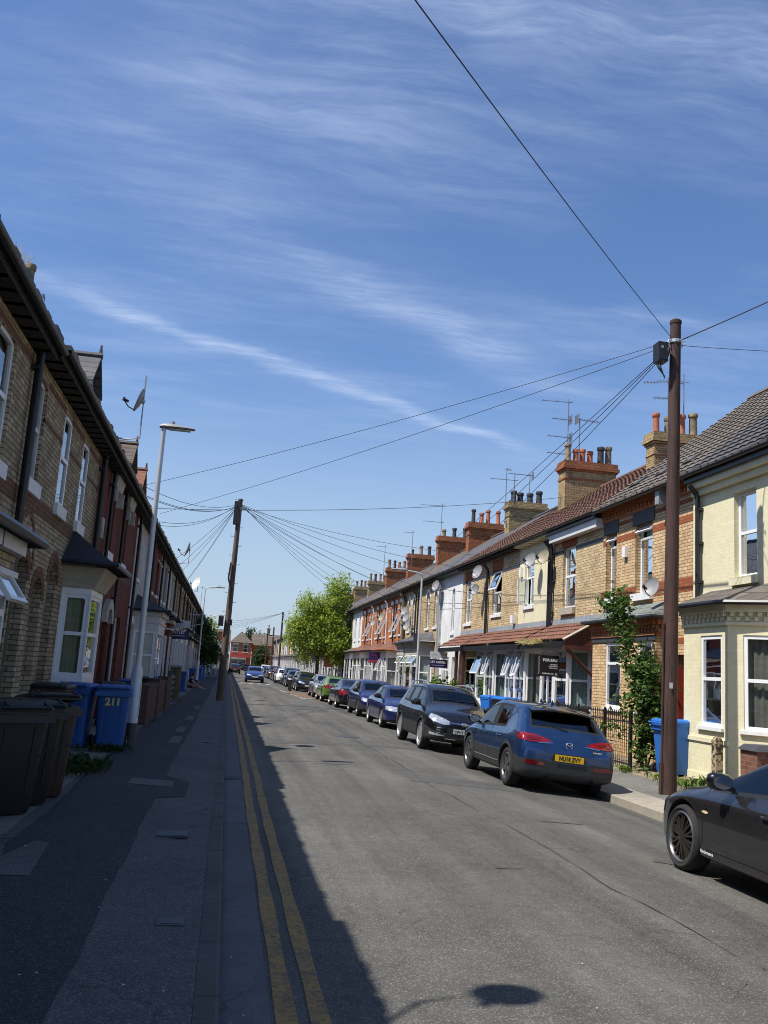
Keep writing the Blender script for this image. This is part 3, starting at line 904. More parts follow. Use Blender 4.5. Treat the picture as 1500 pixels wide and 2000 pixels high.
t, F = start('R', 47.8, 'pale buff house with twin arched windows crowded by satellite dishes')
W = 3.7
h = [(.7, 1.4, 4.1, 5.9, .35), (2.0, 2.7, 4.1, 5.9, .35)]; g = [(2.6, 3.4, .2, 2.6)]
house_shell(t, F, W, 6.7, 9, .3, PR2, B_YEL, h + g, roofmat=R_BROWN, eave='corbel', depth=.16)
for a in h: window(t, F, *a[:4], .13, 'topshut', arch=.35, curtain=CURT); arch_ring(t, F, a[0], a[1], 5.55, .35, .2, SILLW)
door(t, F, *g[0], .2, DOORW)
bay(t, F, [(.2, 0), (.3, .6), (1.5, .6), (2.3, .6), (2.4, 0)], -.1, .9, 2.7, 3.3, P_STONE, [None, (.1, 'top', .1, CURTD), (.05, 'sash'), None], R_SLATE, .4, .2, cornice=P_STONE, curtain=CURT)
downpipe(t, F, .1, .2, 6.3); downpipe(t, F, 2.95, .2, 6.3); downpipe(t, F, 3.6, .2, 6.3, POTY, .09)
chimney(t, F, 1.9, -5.1, -3.1, 7.4, 10.6, B_CHR, POTS(4, TERRA, TERRA, TERRA, POTB), band=B_CHR)

# ---- right: orange-red brick row
for k, (y0, W, lab) in enumerate(((51.5, 5.3, 'orange-red brick house with tall propped-open windows and a white bay'), (56.8, 5.6, 'orange-red brick house with white window heads, half behind the street tree'), (62.4, 6.0, 'orange-red brick house with pale stone heads, behind the street tree'))):
    t, F = start('R', y0, lab)
    h = [(.9, 1.6, 4.0, 5.9), (2.3, 3.0, 4.0, 5.9), (W - 1.6, W - .85, 4.0, 5.9)]; g = [(.25, 1.05, .2, 2.6)]
    house_shell(t, F, W, 6.7, 9, .3, PR2, B_ORA, h + g, bands=[(0, W, 5.5, 5.6)], bandmat=P_STONE, roofmat=R_BROWN if k != 1 else R_SLATE, eave='plain', depth=.16)
    for a, st in zip(h, ('tilt', 'tilt', 'topshut')):
        window(t, F, *a, .13, st, curtain=CURT); lintel(t, F, a[0] - .08, a[1] + .08, 5.9, 6.15, SILLW, out=.02)
    door(t, F, *g[0], .2, [DOORW, DOORB, DOORW][k])
    bay(t, F, [(1.3, 0), (1.5, .7), (2.9, .7), (W - .9, .7), (W - .6, 0)], -.1, .9, 2.65, 3.0, UPVC, [(.05, 'sash'), (.08, 'two', .08, CURT), (.08, 'tilttwin' if k == 0 else 'two', .08, CURT), (.05, 'sash')], T_TERRA, .55, .3, gutter=TERRA if k == 0 else GUT, curtain=CURT)
    downpipe(t, F, .1, .2, 6.3, UPVC); downpipe(t, F, W * .55, 3.5, 6.3)
    if k == 0: chimney(t, F, 5.0, -5.1, -2.9, 7.4, 10.7, B_CHR, [(POTB, .7, .15), (POTB, .65, .15), (POTY, .5, .15)], band=B_CHR)
    if k == 2: chimney(t, F, 5.6, -5.2, -3.2, 7.4, 10.9, B_CHR, [(POTB, .75, .15), (POTY, .75, .15), (POTB, .4, .1)], band=B_CHR)

# ---- far houses, both rows
GD = None
t_ = NT('far_window_glass'); t_.bsdf((.02, .025, .03), .03, spec=.9); GLASSD = t_.m


def far_house(side, y0, W, label, wall, roof, gstyle=0, pots=None, chim=None, eave='plain', lt=SILLW, dr=DOORW, bayc=UPVC):
    t, F = start(side, y0, label)
    H = 6.66 if side == 'R' else 6.35
    u1 = W * .2; h = [(W * .16, W * .16 + .75, 4.05, 5.8), (W * .58, W * .58 + .85, 4.05, 5.8)]; g = [(.2, 1.05, .15, 2.6)]
    house_shell(t, F, W, H, 9, .3 if side == 'R' else .35, PR2, wall, h + g, roofmat=roof, eave=eave, depth=.14)
    for a in h:
        window(t, F, *a, .12, 'sash', glass=GLASSD); lintel(t, F, a[0] - .08, a[1] + .08, 5.8, 6.05, lt, out=.02)
    door(t, F, *g[0], .2, dr, glass=GLASSD)
    bay(t, F, [(1.3, 0), (1.55, .6), (W - .75, .6), (W - .5, 0)], -.1, .9, 2.6, 3.0, bayc, [(.05, 'sash'), (.08, 'twin', .08), (.05, 'sash')], roof, .4, .25, glass=GLASSD)
    downpipe(t, F, W - .1, .2, H - .3)
    if chim: chimney(t, F, W - .2, -5.1, -3.3, 7.4, 10.6 + rnd.uniform(-.15, .25), chim, POTS(4, POTY, TERRA, POTB), band=chim)
    return t


palR = [(P_WHITE, 'white'), (B_YEL, 'buff brick'), (P_CREAM2, 'cream'), (M_plain('pink_render', (.58, .42, .36), .85, big=.1), 'pink'), (P_WHITE, 'white'), (B_YEL2, 'brown brick'), (P_CREAM2, 'cream'), (B_ORA, 'orange brick'), (P_WHITE, 'white')]
y = 68.4; k = 0
while y < 214:
    W = rnd.choice((4.6, 5.0, 5.3)); m, nm = palR[k % len(palR)]
    far_house('R', y, W, '%s house with a white bay, the %s past the orange-red brick row' % (nm, ORD[k]), m, rnd.choice((R_SLATE, R_BROWN, R_SLATE)), chim=(B_CHR if k % 3 == 1 else B_CHY) if k % 2 else None, dr=rnd.choice((DOORW, DOORB, DOORD, DOORR)))
    y += W; k += 1

# ---- left row (in its own shade)
PL = R(38.5)
t, F = start('L', -2.5, 'sooty brick house at the photographer\'s shoulder, mostly out of the picture')
house_shell(t, F, 8.5, 6.35, 9, .35, PL, B_OLD, [(5.5, 6.3, 4.2, 5.75), (2.0, 2.8, 4.2, 5.75)], roofmat=R_SLATE, eave='corbel', depth=.12)
for a in ((5.5, 6.3, 4.2, 5.75), (2.0, 2.8, 4.2, 5.75)): window(t, F, *a, .1, 'sash', curtain=CURT)

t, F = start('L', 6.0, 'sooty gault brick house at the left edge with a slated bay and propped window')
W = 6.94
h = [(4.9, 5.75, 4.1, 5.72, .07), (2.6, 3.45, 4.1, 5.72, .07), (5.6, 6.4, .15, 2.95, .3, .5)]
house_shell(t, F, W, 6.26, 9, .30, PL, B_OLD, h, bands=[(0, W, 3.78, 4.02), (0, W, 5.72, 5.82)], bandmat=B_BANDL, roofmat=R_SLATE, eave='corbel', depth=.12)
for a in h[:2]: window(t, F, *a[:4], .09, 'sash', arch=.07, mat=UPVC, curtain=CURT, sillh=.2, sillout=.07)
door(t, F, 5.6, 6.4, .15, 2.7, .45, DOORD)
bay(t, F, [(1.6, 0), (1.75, .72), (3.05, .72), (4.05, .72), (4.2, 0)], -.1, 1.2, 2.62, 2.9, B_OLD, [(.1, 'sash'), (.08, 'top', .08, CURT), (.06, 'top', .06, CURT), None], R_SLATE, .5, .22, curtain=CURT, frame=UPVC, cornice=UPVCD)
downpipe(t, F, 6.62, 0.1, 6.25, GUT, .06)
arch_ring(t, F, 5.6, 6.4, 2.65, .3, .2, B_BANDL)

t, F = start('L', 12.94, 'sooty gault brick house with arched doorways and a black-hipped white bay')
W = 6.6
h = [(.2, .88, 4.22, 5.76, .08), (2.36, 3.06, 4.22, 5.76, .08), (4.36, 5.06, 4.22, 5.76, .08), (.3, 1.05, .1, 3.19, .38, .7), (1.5, 2.22, .1, 2.92, .34, .5), (2.62, 3.32, .1, 3.3, .36, .7)]
house_shell(t, F, W, 6.35, 9, .35, PL, B_OLD, h, bands=[(0, W, 3.82, 4.06), (0, W, 5.74, 5.84), (0, W, 5.2, 5.28)], bandmat=B_BANDL, roofmat=R_SLATE, eave='corbel', depth=.12)
for i, a in enumerate(h[:3]): window(t, F, *a[:4], .1 if i == 0 else .05, 'sash', arch=.08, mat=UPVCD if i == 0 else UPVC, curtain=CURT if i == 0 else None, sillh=.2, sillout=.07)
for a in h[3:]: arch_ring(t, F, a[0], a[1], a[3] - a[4], a[4], .18, B_BANDL)
arch_ring(t, F, .3 - .2, 1.05 + .2, 3.19 - .2, .75, .1, B_BANDL)
door(t, F, 1.5, 2.22, .1, 2.6, .26, DOORW); door(t, F, 2.62, 3.32, .1, 2.95, .6, DOORD); mb = MB(); mb.fbox(F, .3, 1.05, -.72, -.68, .1, 3.1); obj('passage_gate', mb, P_DARK, t)
bay(t, F, [(3.95, 0), (4.0, .52), (5.45, .52), (5.6, 0)], -.1, 1.36, 2.84, 3.34, UPVC, [(.045, 'sash', .03, CURTY), (.07, 'sash', .07, CURTY), (.02, 'one')], M_plain('black_slate', (.03, .03, .034), .6, bump=.2), .62, .4, cornice=P_BUFFST, curtain=CURTY)
mb = MB(); F2 = F
mb.hexa([F.p(3.93, 0, 2.95), F.p(5.62, 0, 2.95), F.p(5.5, .56, 2.95), F.p(3.97, .56, 2.95), F.p(3.8, 0, 3.33), F.p(5.8, 0, 3.33), F.p(5.68, .74, 3.33), F.p(3.84, .74, 3.33)]); obj('bay_frieze', mb, P_BUFFST, t)
downpipe(t, F, 6.5, .1, 6.25, GUT, .06)

t, F = start('L', 19.54, 'dark red brick house with ornate pale stone window heads')
W = 8.36
h = [(2.0, 2.95, 4.2, 5.7, 0, .3), (4.9, 5.8, 4.2, 5.7, 0, .3), (.5, 1.4, .1, 2.9, .35, .5), (3.0, 3.9, .1, 2.9, .35, .5), (5.0, 6.6, .9, 2.8, 0, .2)]
house_shell(t, F, W, 6.35, 9, .35, PL, B_RED, h, bands=[(0, W, 3.78, 3.92)], bandmat=B_BANDL, roofmat=R_BROWN, eave='corbel', depth=.3)
for a in h[:2]:
    window(t, F, *a[:4], .26, 'sash', curtain=CURT, sillh=.22, sillout=.08)
    mb = MB(); mb.hexa([F.p(a[0] - .1, -.02, 5.7), F.p(a[1] + .1, -.02, 5.7), F.p(a[1] + .1, .12, 5.7), F.p(a[0] - .1, .12, 5.7), F.p(a[0] - .2, -.02, 6.12), F.p(a[1] + .2, -.02, 6.12), F.p(a[1] + .2, .2, 6.12), F.p(a[0] - .2, .2, 6.12)])
    for u in (a[0] - .16, a[1] + .02): mb.fbox(F, u, u + .14, .003, .17, 5.35, 5.7)
    obj('stone_head', mb, P_STONE, t)
for a in h[2:4]: door(t, F, a[0], a[1], a[2], 2.55, .45, DOORD); arch_ring(t, F, a[0], a[1], 2.55, .35, .24, P_STONE, out=.12)
window(t, F, *h[4][:4], .15, 'twin', curtain=CURT)
downpipe(t, F, 4.2, .1, 6.25); downpipe(t, F, 1.6, .1, 6.25); downpipe(t, F, 8.25, .1, 6.25)
mb = MB(); mb.fbox(F, .55, .85, .004, .1, 4.3, 4.75); obj('vent_grille', mb, P_STONE, t)

for k, (y0, W, mat, lab, st) in enumerate((
        (27.9, 5.5, P_LWHITE, 'weathered white house with arched door heads, behind the near lamp column', 0),
        (33.4, 4.6, B_RED, 'dark red brick house with an open upper window, past the weathered white one', 1),
        (38.0, 4.5, P_GREYR, 'grey rendered house with a white boarded bay and letting board in front', 2),
        (42.5, 5.0, P_LWHITE, 'dull white house with black bay canopy, next past the letting board', 0),
        (47.5, 5.0, B_OLD, 'sooty brick house with dark canopy, second past the letting board', 2))):
    t, F = start('L', y0, lab)
    h = [(.8, 1.6, 4.2, 5.75), (W - 1.7, W - .9, 4.2, 5.75)]; g = [(.4, 1.3, .1, 2.8, .35, .35)]
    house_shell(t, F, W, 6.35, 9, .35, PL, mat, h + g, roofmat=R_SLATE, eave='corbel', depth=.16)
    for i, a in enumerate(h): window(t, F, *a, .13, 'top' if st == 1 and i else 'sash', curtain=CURT if st == 0 else None, glass=GLASS)
    door(t, F, .4, 1.3, .1, 2.45, .3, DOORW if st != 1 else DOORD); arch_ring(t, F, .4, 1.3, 2.45, .35, .2, SILLW if st != 2 else P_STONE, out=.08)
    bay(t, F, [(1.6, 0), (1.75, .8), (W - .9, .8), (W - .6, 0)], -.1, 1.0, 2.6, 3.2, UPVCD if st != 1 else B_RED, [(.06, 'sash'), (.1, 'twin', .1, CURT), (.06, 'sash')], R_SLATE, .5, .3, cornice=UPVCD, curtain=CURT)
    downpipe(t, F, W - .1, .1, 6.25)
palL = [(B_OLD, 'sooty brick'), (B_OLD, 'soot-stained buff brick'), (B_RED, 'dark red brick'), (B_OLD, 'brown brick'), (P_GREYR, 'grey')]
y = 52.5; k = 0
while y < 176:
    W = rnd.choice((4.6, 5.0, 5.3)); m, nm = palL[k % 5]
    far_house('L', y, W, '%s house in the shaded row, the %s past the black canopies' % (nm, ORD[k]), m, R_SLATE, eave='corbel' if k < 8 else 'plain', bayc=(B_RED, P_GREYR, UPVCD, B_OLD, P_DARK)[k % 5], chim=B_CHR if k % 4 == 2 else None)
    y += W; k += 1

# dormers, left row: part of no wall, each is built on its house's roof slope
def dormer(y, mat, house, zt=8.35):
    u = y
    F = Fr((XL, 0, 0), (0, 1), (1, 0))
    off = house.location
    P = lambda u, v, z: F.p(u, v, z) - off
    mb = MB(); w = .5
    v0, v1 = -.35, -2.3; zb = 6.7; ze = zt - .55
    for s in (-1, 1): mb.add([P(u + s * w, v0, zb), P(u + s * w, v1, zb), P(u + s * w, v1, ze), P(u + s * w, v0, ze)], [(0, 1, 2, 3)])
    mb.add([P(u - w, v0, zb), P(u + w, v0, zb), P(u + w, v0, ze), P(u, v0, zt - .08), P(u - w, v0, ze)], [(0, 1, 2, 3, 4)])
    d = obj('dormer', mb, UPVCD, house)
    rb = MB()
    for s in (-1, 1):
        a = [P(u, v0 + .18, zt), P(u + s * (w + .2), v0 + .18, ze - .18), P(u + s * (w + .2), v1, ze - .18), P(u, v1, zt)]
        b = [p + Vector((0, 0, .06)) for p in a]
        rb.prism(a, b)
    rb.tube([P(u, v0 + .2, zt + .06), P(u, v1, zt + .06)], .07, 6)
    rb.tube([P(u, v0 + .15, zt + .04), P(u, v0 + .15, zt + .3)], [.05, .02], 6)
    obj('dormer_roof', rb, mat, d)
    wb = MB(); wb.fbox(F, u - .38, u + .38, v0 + .01, v0 + .03, 6.95, ze - .05); wb.v = [tuple(Vector(q) - off) for q in wb.v]; obj('pane', wb, GLASSD, d)


LH = [o for o in COL.objects if o.parent is None and o.get('group') == GL]
def lhouse(y): return [o for o in LH if o.location.y <= y][-1]
dormer(19.05, R_SLATE, lhouse(18), 8.0); dormer(27.0, R_BROWN, lhouse(27.0), 8.0); dormer(30.3, R_RED, lhouse(30.3), 7.9)
hh = lhouse(20); Fq = Fr((0, 0, 0), (0, 1), (1, 0)); chimney(hh, Fq, 1.9, -3.0, -2.3, 7.2, 10.15, B_CHY, POTS(2, POTB, POTY), band=B_CHY, th=.8)
# ---------------------------------------------------------------- ground, road, footways
KL, KR = .12, 6.8


def rz(x):
    """road surface height (cambered)"""
    d = x - 2.6
    return -(.008 if d < 0 else .0113) * d * d


def lz(x):
    """left footway height"""
    return .1 if x > -.3 else .1 + min(1, (-.3 - x) / 1.3) * .1


def gzr(x):
    """right footway and forecourt height"""
    if x < 8.6: return -.06 + (x - 6.8) / 1.8 * .1
    if x < 9.2: return .04 + (x - 8.6) / .6 * .09
    return .13 + (x - 9.2) / .8 * .06


def ground_mat(name, base, spec_fac=.5, fine=.35, patch=.3, crack=.0, tint=(.02, .02, .02), rough=.9, streak=0, warm=None, bump=.35, specks=.0):
    t = NT(name); c = t.coord()
    f1 = t.ramp(t.noise(c, 75, 2, .7), .3, .7, 1 - fine, 1 + fine)
    f2 = t.ramp(t.noise(c, .55, 5, .65), .3, .7, 1 - patch, 1 + patch * .7)
    f0 = t.ramp(t.noise(c, 7, 4, .7), .3, .7, .86, 1.14)
    col = t.scalecol(t.scalecol(t.scalecol(base, f1), f2), f0)
    if warm: col = t.mix(t.ramp(t.noise(c, 1.3, 5, .7), .5, .7, 0, .7), col, warm)
    if streak:
        mp = t.n('ShaderNodeMapping'); mp.inputs['Scale'].default_value = (1.6, .08, 1); t.l(c, mp.inputs['Vector'])
        col = t.scalecol(col, t.ramp(t.noise(mp.outputs[0], 1.0, 4, .6), .35, .68, 1 + streak * .45, 1 - streak))
    if crack:
        v = t.n('ShaderNodeTexVoronoi', feature='DISTANCE_TO_EDGE'); v.inputs['Scale'].default_value = .55
        dd = t.n('ShaderNodeVectorMath', operation='ADD'); ns = t.n('ShaderNodeTexNoise'); ns.inputs['Scale'].default_value = 1.5; ns.inputs['Detail'].default_value = 5
        t.l(c, ns.inputs['Vector'])
        sc = t.n('ShaderNodeVectorMath', operation='SCALE'); t.l(ns.outputs['Color'], sc.inputs[0]); sc.inputs['Scale'].default_value = .9
        t.l(c, dd.inputs[0]); t.l(sc.outputs[0], dd.inputs[1]); t.l(dd.outputs[0], v.inputs['Vector'])
        cr = t.ramp(v.outputs['Distance'], .002, .012, crack, 0)
        msk = t.ramp(t.noise(c, .35, 3), .48, .6, 0, 1)
        col = t.mix(t.math('MULTIPLY', cr, msk), col, tint)
    sp = t.ramp(t.noise(c, 3.2, 6, .75), .63, .72, 0, .55)
    col = t.mix(sp, col, tint)
    if specks:
        v2 = t.n('ShaderNodeTexVoronoi'); v2.inputs['Scale'].default_value = 120; t.l(c, v2.inputs['Vector'])
        s2 = t.n('ShaderNodeSeparateColor'); t.l(v2.outputs['Color'], s2.inputs[0])
        col = t.mix(t.ramp(s2.outputs[0], .80, .95, 0, specks), col, (.4, .39, .36))
        col = t.mix(t.ramp(s2.outputs[1], .82, .95, 0, specks), col, (.01, .01, .01))
    t.bsdf(col, rough, bump=t.noise(c, 90, 2, .8), bstr=bump, bdist=.008, spec=.3)
    return t.m


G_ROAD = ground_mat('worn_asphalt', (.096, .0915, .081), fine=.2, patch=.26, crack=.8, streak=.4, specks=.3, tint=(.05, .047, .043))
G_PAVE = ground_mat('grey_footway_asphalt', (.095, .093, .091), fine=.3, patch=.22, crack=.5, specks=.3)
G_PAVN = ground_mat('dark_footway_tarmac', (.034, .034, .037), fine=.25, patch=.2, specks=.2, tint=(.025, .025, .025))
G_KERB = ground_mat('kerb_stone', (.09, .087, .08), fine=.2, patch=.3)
G_KERBR = ground_mat('pale_kerb_concrete', (.3, .27, .22), fine=.15, patch=.25, tint=(.13, .12, .1))  # naturally pale concrete of the right kerb and its edge strip
G_CHAN = ground_mat('channel_concrete', (.12, .12, .12), fine=.2, patch=.2, crack=.5)
G_SLAB = ground_mat('concrete_slab', (.19, .185, .17), fine=.15, patch=.2)
G_SLAB2 = ground_mat('dusty_slab', (.12, .116, .11), fine=.2, patch=.2)
G_PATCH = ground_mat('trench_asphalt', (.072, .07, .066), fine=.25, patch=.2, specks=.25)
G_PATCH2 = ground_mat('crack_grit', (.06, .057, .052), fine=.3, patch=.3)
G_FORE = ground_mat('forecourt_concrete', (.2, .185, .16), fine=.2, patch=.35, warm=(.22, .17, .11))
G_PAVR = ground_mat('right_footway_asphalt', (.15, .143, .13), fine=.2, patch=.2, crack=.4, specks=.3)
G_DIRT = ground_mat('dry_dirt', (.27, .21, .14), fine=.25, patch=.35)
G_EARTH = ground_mat('bare_ground', (.16, .14, .1), fine=.2, patch=.3)
G_BAY = ground_mat('brown_bay_surface', (.16, .105, .07), fine=.2, patch=.3)


def strip(name, mat, prof, ys, fz=None, label=None):
    mb = MB(); mb.grid([[(x, y, z) for x, z in prof] for y in ys]); return struct(name, mb, mat, label, smooth=30)


def frange(a, b, s):
    n = max(1, int(round((b - a) / s))); return [a + (b - a) * i / n for i in range(n + 1)]


YS = frange(-6, 190, 2.0)
strip('road', G_ROAD, [(x, rz(x)) for x in frange(KL - .02, KR + .02, .42)], YS)
far = MB(); far.grid([[(x, y, -.35) for x in (-600, -12, 22, 600)] for y in (-40, 0, 190, 900)]); struct('ground', far, G_EARTH)
cr = MB(); cr.grid([[(x, y, -.02) for x in (-60, 0, 10, 60)] for y in (190, 196, 205)]); struct('cross_street', cr, G_ROAD)
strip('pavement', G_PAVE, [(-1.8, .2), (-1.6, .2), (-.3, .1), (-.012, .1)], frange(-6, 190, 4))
strip('forecourt', G_FORE, [(-3.3, .2), (-1.8, .2)], frange(-6, 190, 4))
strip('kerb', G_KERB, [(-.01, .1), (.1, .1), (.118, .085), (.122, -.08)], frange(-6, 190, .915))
jb = MB()
for y in frange(-5.9, 80, .915): jb.box(-.011, y - .004, .0995, .124, y + .004, .1008)
struct('kerb_joints', jb, G_PAVN)
strip('channel', G_CHAN, [(.122, rz(.122) + .004), (.40, rz(.4) + .004)], frange(-6, 190, 4))
# darker trench of newer tarmac along the left footway, with a wandering edge
rows = []
for y in frange(-6, 90, .35):
    e = -.70 + .018 * math.sin(y * .31) + .012 * math.sin(y * 2.3 + 1) + .008 * math.sin(y * 7.1)
    if 11.7 < y < 13.6: e = -.36
    a_ = -1.7 + .05 * math.sin(y * .8); rows.append([(a_, y, lz(a_) + .006), (-1.6, y, .206), (e, y, lz(e) + .006)])
mb = MB(); mb.grid(rows); struct('pavement_patch', mb, G_PAVN)
mb = MB()
for (x, y, w, l) in ((-1.13, 12.4, .57, .62), (-1.0, 18.5, .22, 1.6), (-1.02, 21.2, .2, 1.7), (-1.0, 25.4, .22, 2.0), (-.98, 31, .22, 2.4)):
    j = rnd.uniform(-.02, .02)
    mb.poly([(a_, b_, lz(a_) + .011) for a_, b_ in ((x, y), (x + w, y + .12 + j), (x + w - .01, y + l + .08), (x + .02, y + l - j))])
struct('pavement_slabs', mb, G_SLAB2)
mb = MB(); mb.poly([(-1.85, 7.1, .211), (-1.62, 7.1, .211), (-1.28, 7.2, lz(-1.28) + .011), (-1.36, 8.4, lz(-1.36) + .011), (-1.62, 8.4, .211), (-1.85, 8.4, .211)]); struct('pavement_slab_patch', mb, G_PAVE)
# crossover of light asphalt in the far footway
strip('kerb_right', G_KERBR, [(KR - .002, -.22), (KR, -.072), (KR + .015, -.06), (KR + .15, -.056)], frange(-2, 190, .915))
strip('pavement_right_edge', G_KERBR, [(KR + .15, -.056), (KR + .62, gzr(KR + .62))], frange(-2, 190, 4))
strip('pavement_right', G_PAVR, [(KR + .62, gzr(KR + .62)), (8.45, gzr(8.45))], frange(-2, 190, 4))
strip('forecourt_right', G_DIRT, [(8.45, gzr(8.45)), (8.6, .04), (9.2, .13), (10.1, .2)], frange(-2, 190, 4))
mb = MB(); 
for y in (13.2, 16.2, 16.9, 20.5, 24.2, 28.8): mb.box(KR - .003, y - .006, -.2, KR + .15, y + .006, -.054)
struct('kerb_right_joints', mb, G_PAVN)


def line_mat(name, col, wear):
    t = NT(name); c = t.coord()
    f = t.ramp(t.noise(c, 22, 6, .8), wear, wear + .16, 0, 1)
    f = t.math('MULTIPLY', f, t.ramp(t.noise(c, 2.6, 4, .7), .3, .48, .45, 1))
    cc = t.scalecol(col, t.ramp(t.noise(c, 60, 2), .3, .7, .75, 1.15))
    col2 = t.mix(f, (.06, .058, .055), cc)
    t.bsdf(col2, .8, bump=t.noise(c, 90, 2), bstr=.3, bdist=.006); return t.m


YEL = line_mat('worn_yellow_paint', (.34, .20, .05), .36)
WHT = line_mat('worn_white_paint', (.62, .6, .56), .4)
mb = MB()
for xc in (.475, .655):
    rows = []
    for y in frange(-6, 150, .4):
        w = .054 + .006 * math.sin(y * 3.1 + xc * 9); o = .010 * math.sin(y * .33 + xc) + (.012 if 14 < y < 16 else 0)
        rows.append([(xc - w + o, y, rz(xc) + .005), (xc + w + o, y, rz(xc) + .005)])
    mb.grid(rows)
struct('yellow_lines', mb, YEL)
mb = MB()
for x in (1.45, 2.2, 2.95, 3.7):
    mb.poly([(x - .3, 78, rz(x) + .006), (x + .3, 78, rz(x) + .006), (x, 80.5, rz(x) + .006)])
for y in (76.5, 86.0, 112): mb.quad((.9, y, .006 + rz(.9)), (4.4, y, .006 + rz(4.4)), (4.4, y + .35, .006 + rz(4.4)), (.9, y + .35, .006 + rz(.9)))
for (x, y, l) in ((4.05, 60.6, 4.2), (4.3, 54.5, 3.0), (4.5, 51.5, 2.4)):
    mb.quad((x, y, rz(x) + .006), (x + .12, y, rz(x + .12) + .006), (x - .1, y + l, rz(x) + .006), (x - .22, y + l, rz(x) + .006))
mb.quad((4.3, 51.2, rz(4.3) + .0065), (5.2, 53.6, rz(5.2) + .006), (5.15, 53.9, rz(5.2) + .006), (4.25, 51.5, rz(4.3) + .0065))
struct('white_road_markings', mb, WHT)
mb = MB(); mb.grid([[(x, y, rz(x) + .0045) for x in (4.2, 4.8, 5.4, 6.2, 6.78)] for y in (53.5, 58, 64)]); struct('brown_parking_bay', mb, G_BAY)
# dark mends and tar seams in the road
mb = MB()
for (x, y, w, l) in ((2.2, 17.5, 1.1, .06), (1.6, 20.3, 1.6, .05), (3.3, 30.0, .9, .5), (5.0, 9.6, .5, .25), (2.9, 8.8, .35, .1), (4.6, 11.9, .8, .08)):
    n = 9; pts = [(x + w * .5 * (math.cos(2 * PI * k / n)) * rnd.uniform(.7, 1.1), y + l * .5 * math.sin(2 * PI * k / n) * rnd.uniform(.7, 1.2)) for k in range(n)]
    mb.poly([(a, b, rz(a) + .0055) for a, b in pts])
struct('road_mends', mb, G_PATCH)
mb = MB()
for pts in (((3.3, 15.4), (5.0, 15.0), (5.05, 16.0), (3.35, 16.5)), ((1.3, 27), (2.0, 27), (2.05, 33), (1.35, 33)), ((.8, 21.5), (6.6, 22.3), (6.6, 22.9), (.8, 22.1)), ((3.0, 38), (4.4, 38), (4.4, 43), (3.0, 43))):
    (a, b), (c, d), (e, f), (g, h_) = pts; n = 8
    mb.grid([[(a + (c - a) * k / n, b + (d - b) * k / n, rz(a + (c - a) * k / n) + .0042) for k in range(n + 1)], [(g + (e - g) * k / n, h_ + (f - h_) * k / n, rz(g + (e - g) * k / n) + .0042) for k in range(n + 1)]])
struct('road_trench_patches', mb, G_PATCH)
mb = MB(); sr = random.Random(9)
for (x0, y0, x1, y1, w) in ((3.75, 6.2, 3.55, 19, .02), (3.0, 5.2, 5.6, 7.6, .014), (1.4, 18.6, 2.9, 19.0, .016), (2.2, 11.4, 4.9, 12.3, .012), (3.55, 19, 3.4, 40, .025), (1.5, 9.0, 2.6, 10.4, .01), (5.2, 12.6, 6.6, 13.2, .02), (1.2, 24.5, 6.4, 25.2, .02)):
    n = 40; L = []
    ox = oy = 0
    for k in range(n + 1):
        ox = ox * .8 + sr.gauss(0, .025); q = k / n
        x, y = x0 + (x1 - x0) * q + ox, y0 + (y1 - y0) * q + ox * .4
        ww = w * sr.uniform(.1, .75) * (1 if sr.random() > .12 else .02)
        L.append([(x - ww, y - ww, rz(x) + .0062), (x + ww, y + ww * .5, rz(x) + .0062)])
    mb.grid(L)
struct('road_cracks', mb, G_PATCH2)
mb = MB()
for (x, y, w, l) in ((-.52, 9.2, .3, .3), (-.35, 19.5, .22, .3), (-.3, 6.3, .18, .18)):
    mb.box(x, y, lz(x) - .01, x + w, y + l, lz(x) + .009)
    mb.box(x + .025, y + .025, lz(x), x + w - .025, y + l - .025, lz(x) + .012)
tag(obj('service_cover', mb, P_DARK), 'small square iron service covers set in the left footway', 'service covers', kind='stuff')
mb = MB(); mb.box(.14, 14.9, rz(.2) + .003, .44, 15.35, rz(.2) + .012)
for k in range(5): mb.box(.16, 14.94 + k * .08, rz(.2) + .012, .42, 14.98 + k * .08, rz(.2) + .02)
tag(obj('drain_grate', mb, P_DARK), 'small dark iron drain grate in the channel by the yellow lines', 'drain')
mb = MB(); mb.lathe([(.01, .012), (.28, .012), (.3, .006), (.3, 0)], 20); o = obj('manhole_cover', mb, P_DARK, loc=(3.4, 24.5, rz(3.4) + .001)); tag(o, 'round dark manhole cover in the sunlit road', 'manhole cover')
# litter: white scraps, leaves
mb = MB()
lt = random.Random(5)
for k in range(150):
    if k < 95: x, y = lt.uniform(-1.7, .45), 4.2 + 22 * lt.random() ** 1.6
    else: x, y = lt.uniform(1.2, 6.4), 5 + 30 * lt.random() ** 1.4
    if abs(x - .1) < .05: x = .2
    z = (lz(x) + .014 if x < .1 else rz(x) + .008)
    a = lt.random() * 6.3; s = lt.uniform(.004, .014) * (1.8 if k % 17 == 0 else 1)
    c, n = math.cos(a), math.sin(a)
    mb.quad((x - s * c, y - s * n, z), (x + s * .5 * n, y - s * .5 * c, z + s * .6), (x + s * c, y + s * n, z + .002), (x - s * .5 * n, y + s * .5 * c, z + s * .3))
lo = obj('litter', mb, M_plain('pale_litter', (.5, .48, .44), .8)); tag(lo, 'scattered pale scraps of litter on footway and road', 'litter', kind='stuff')
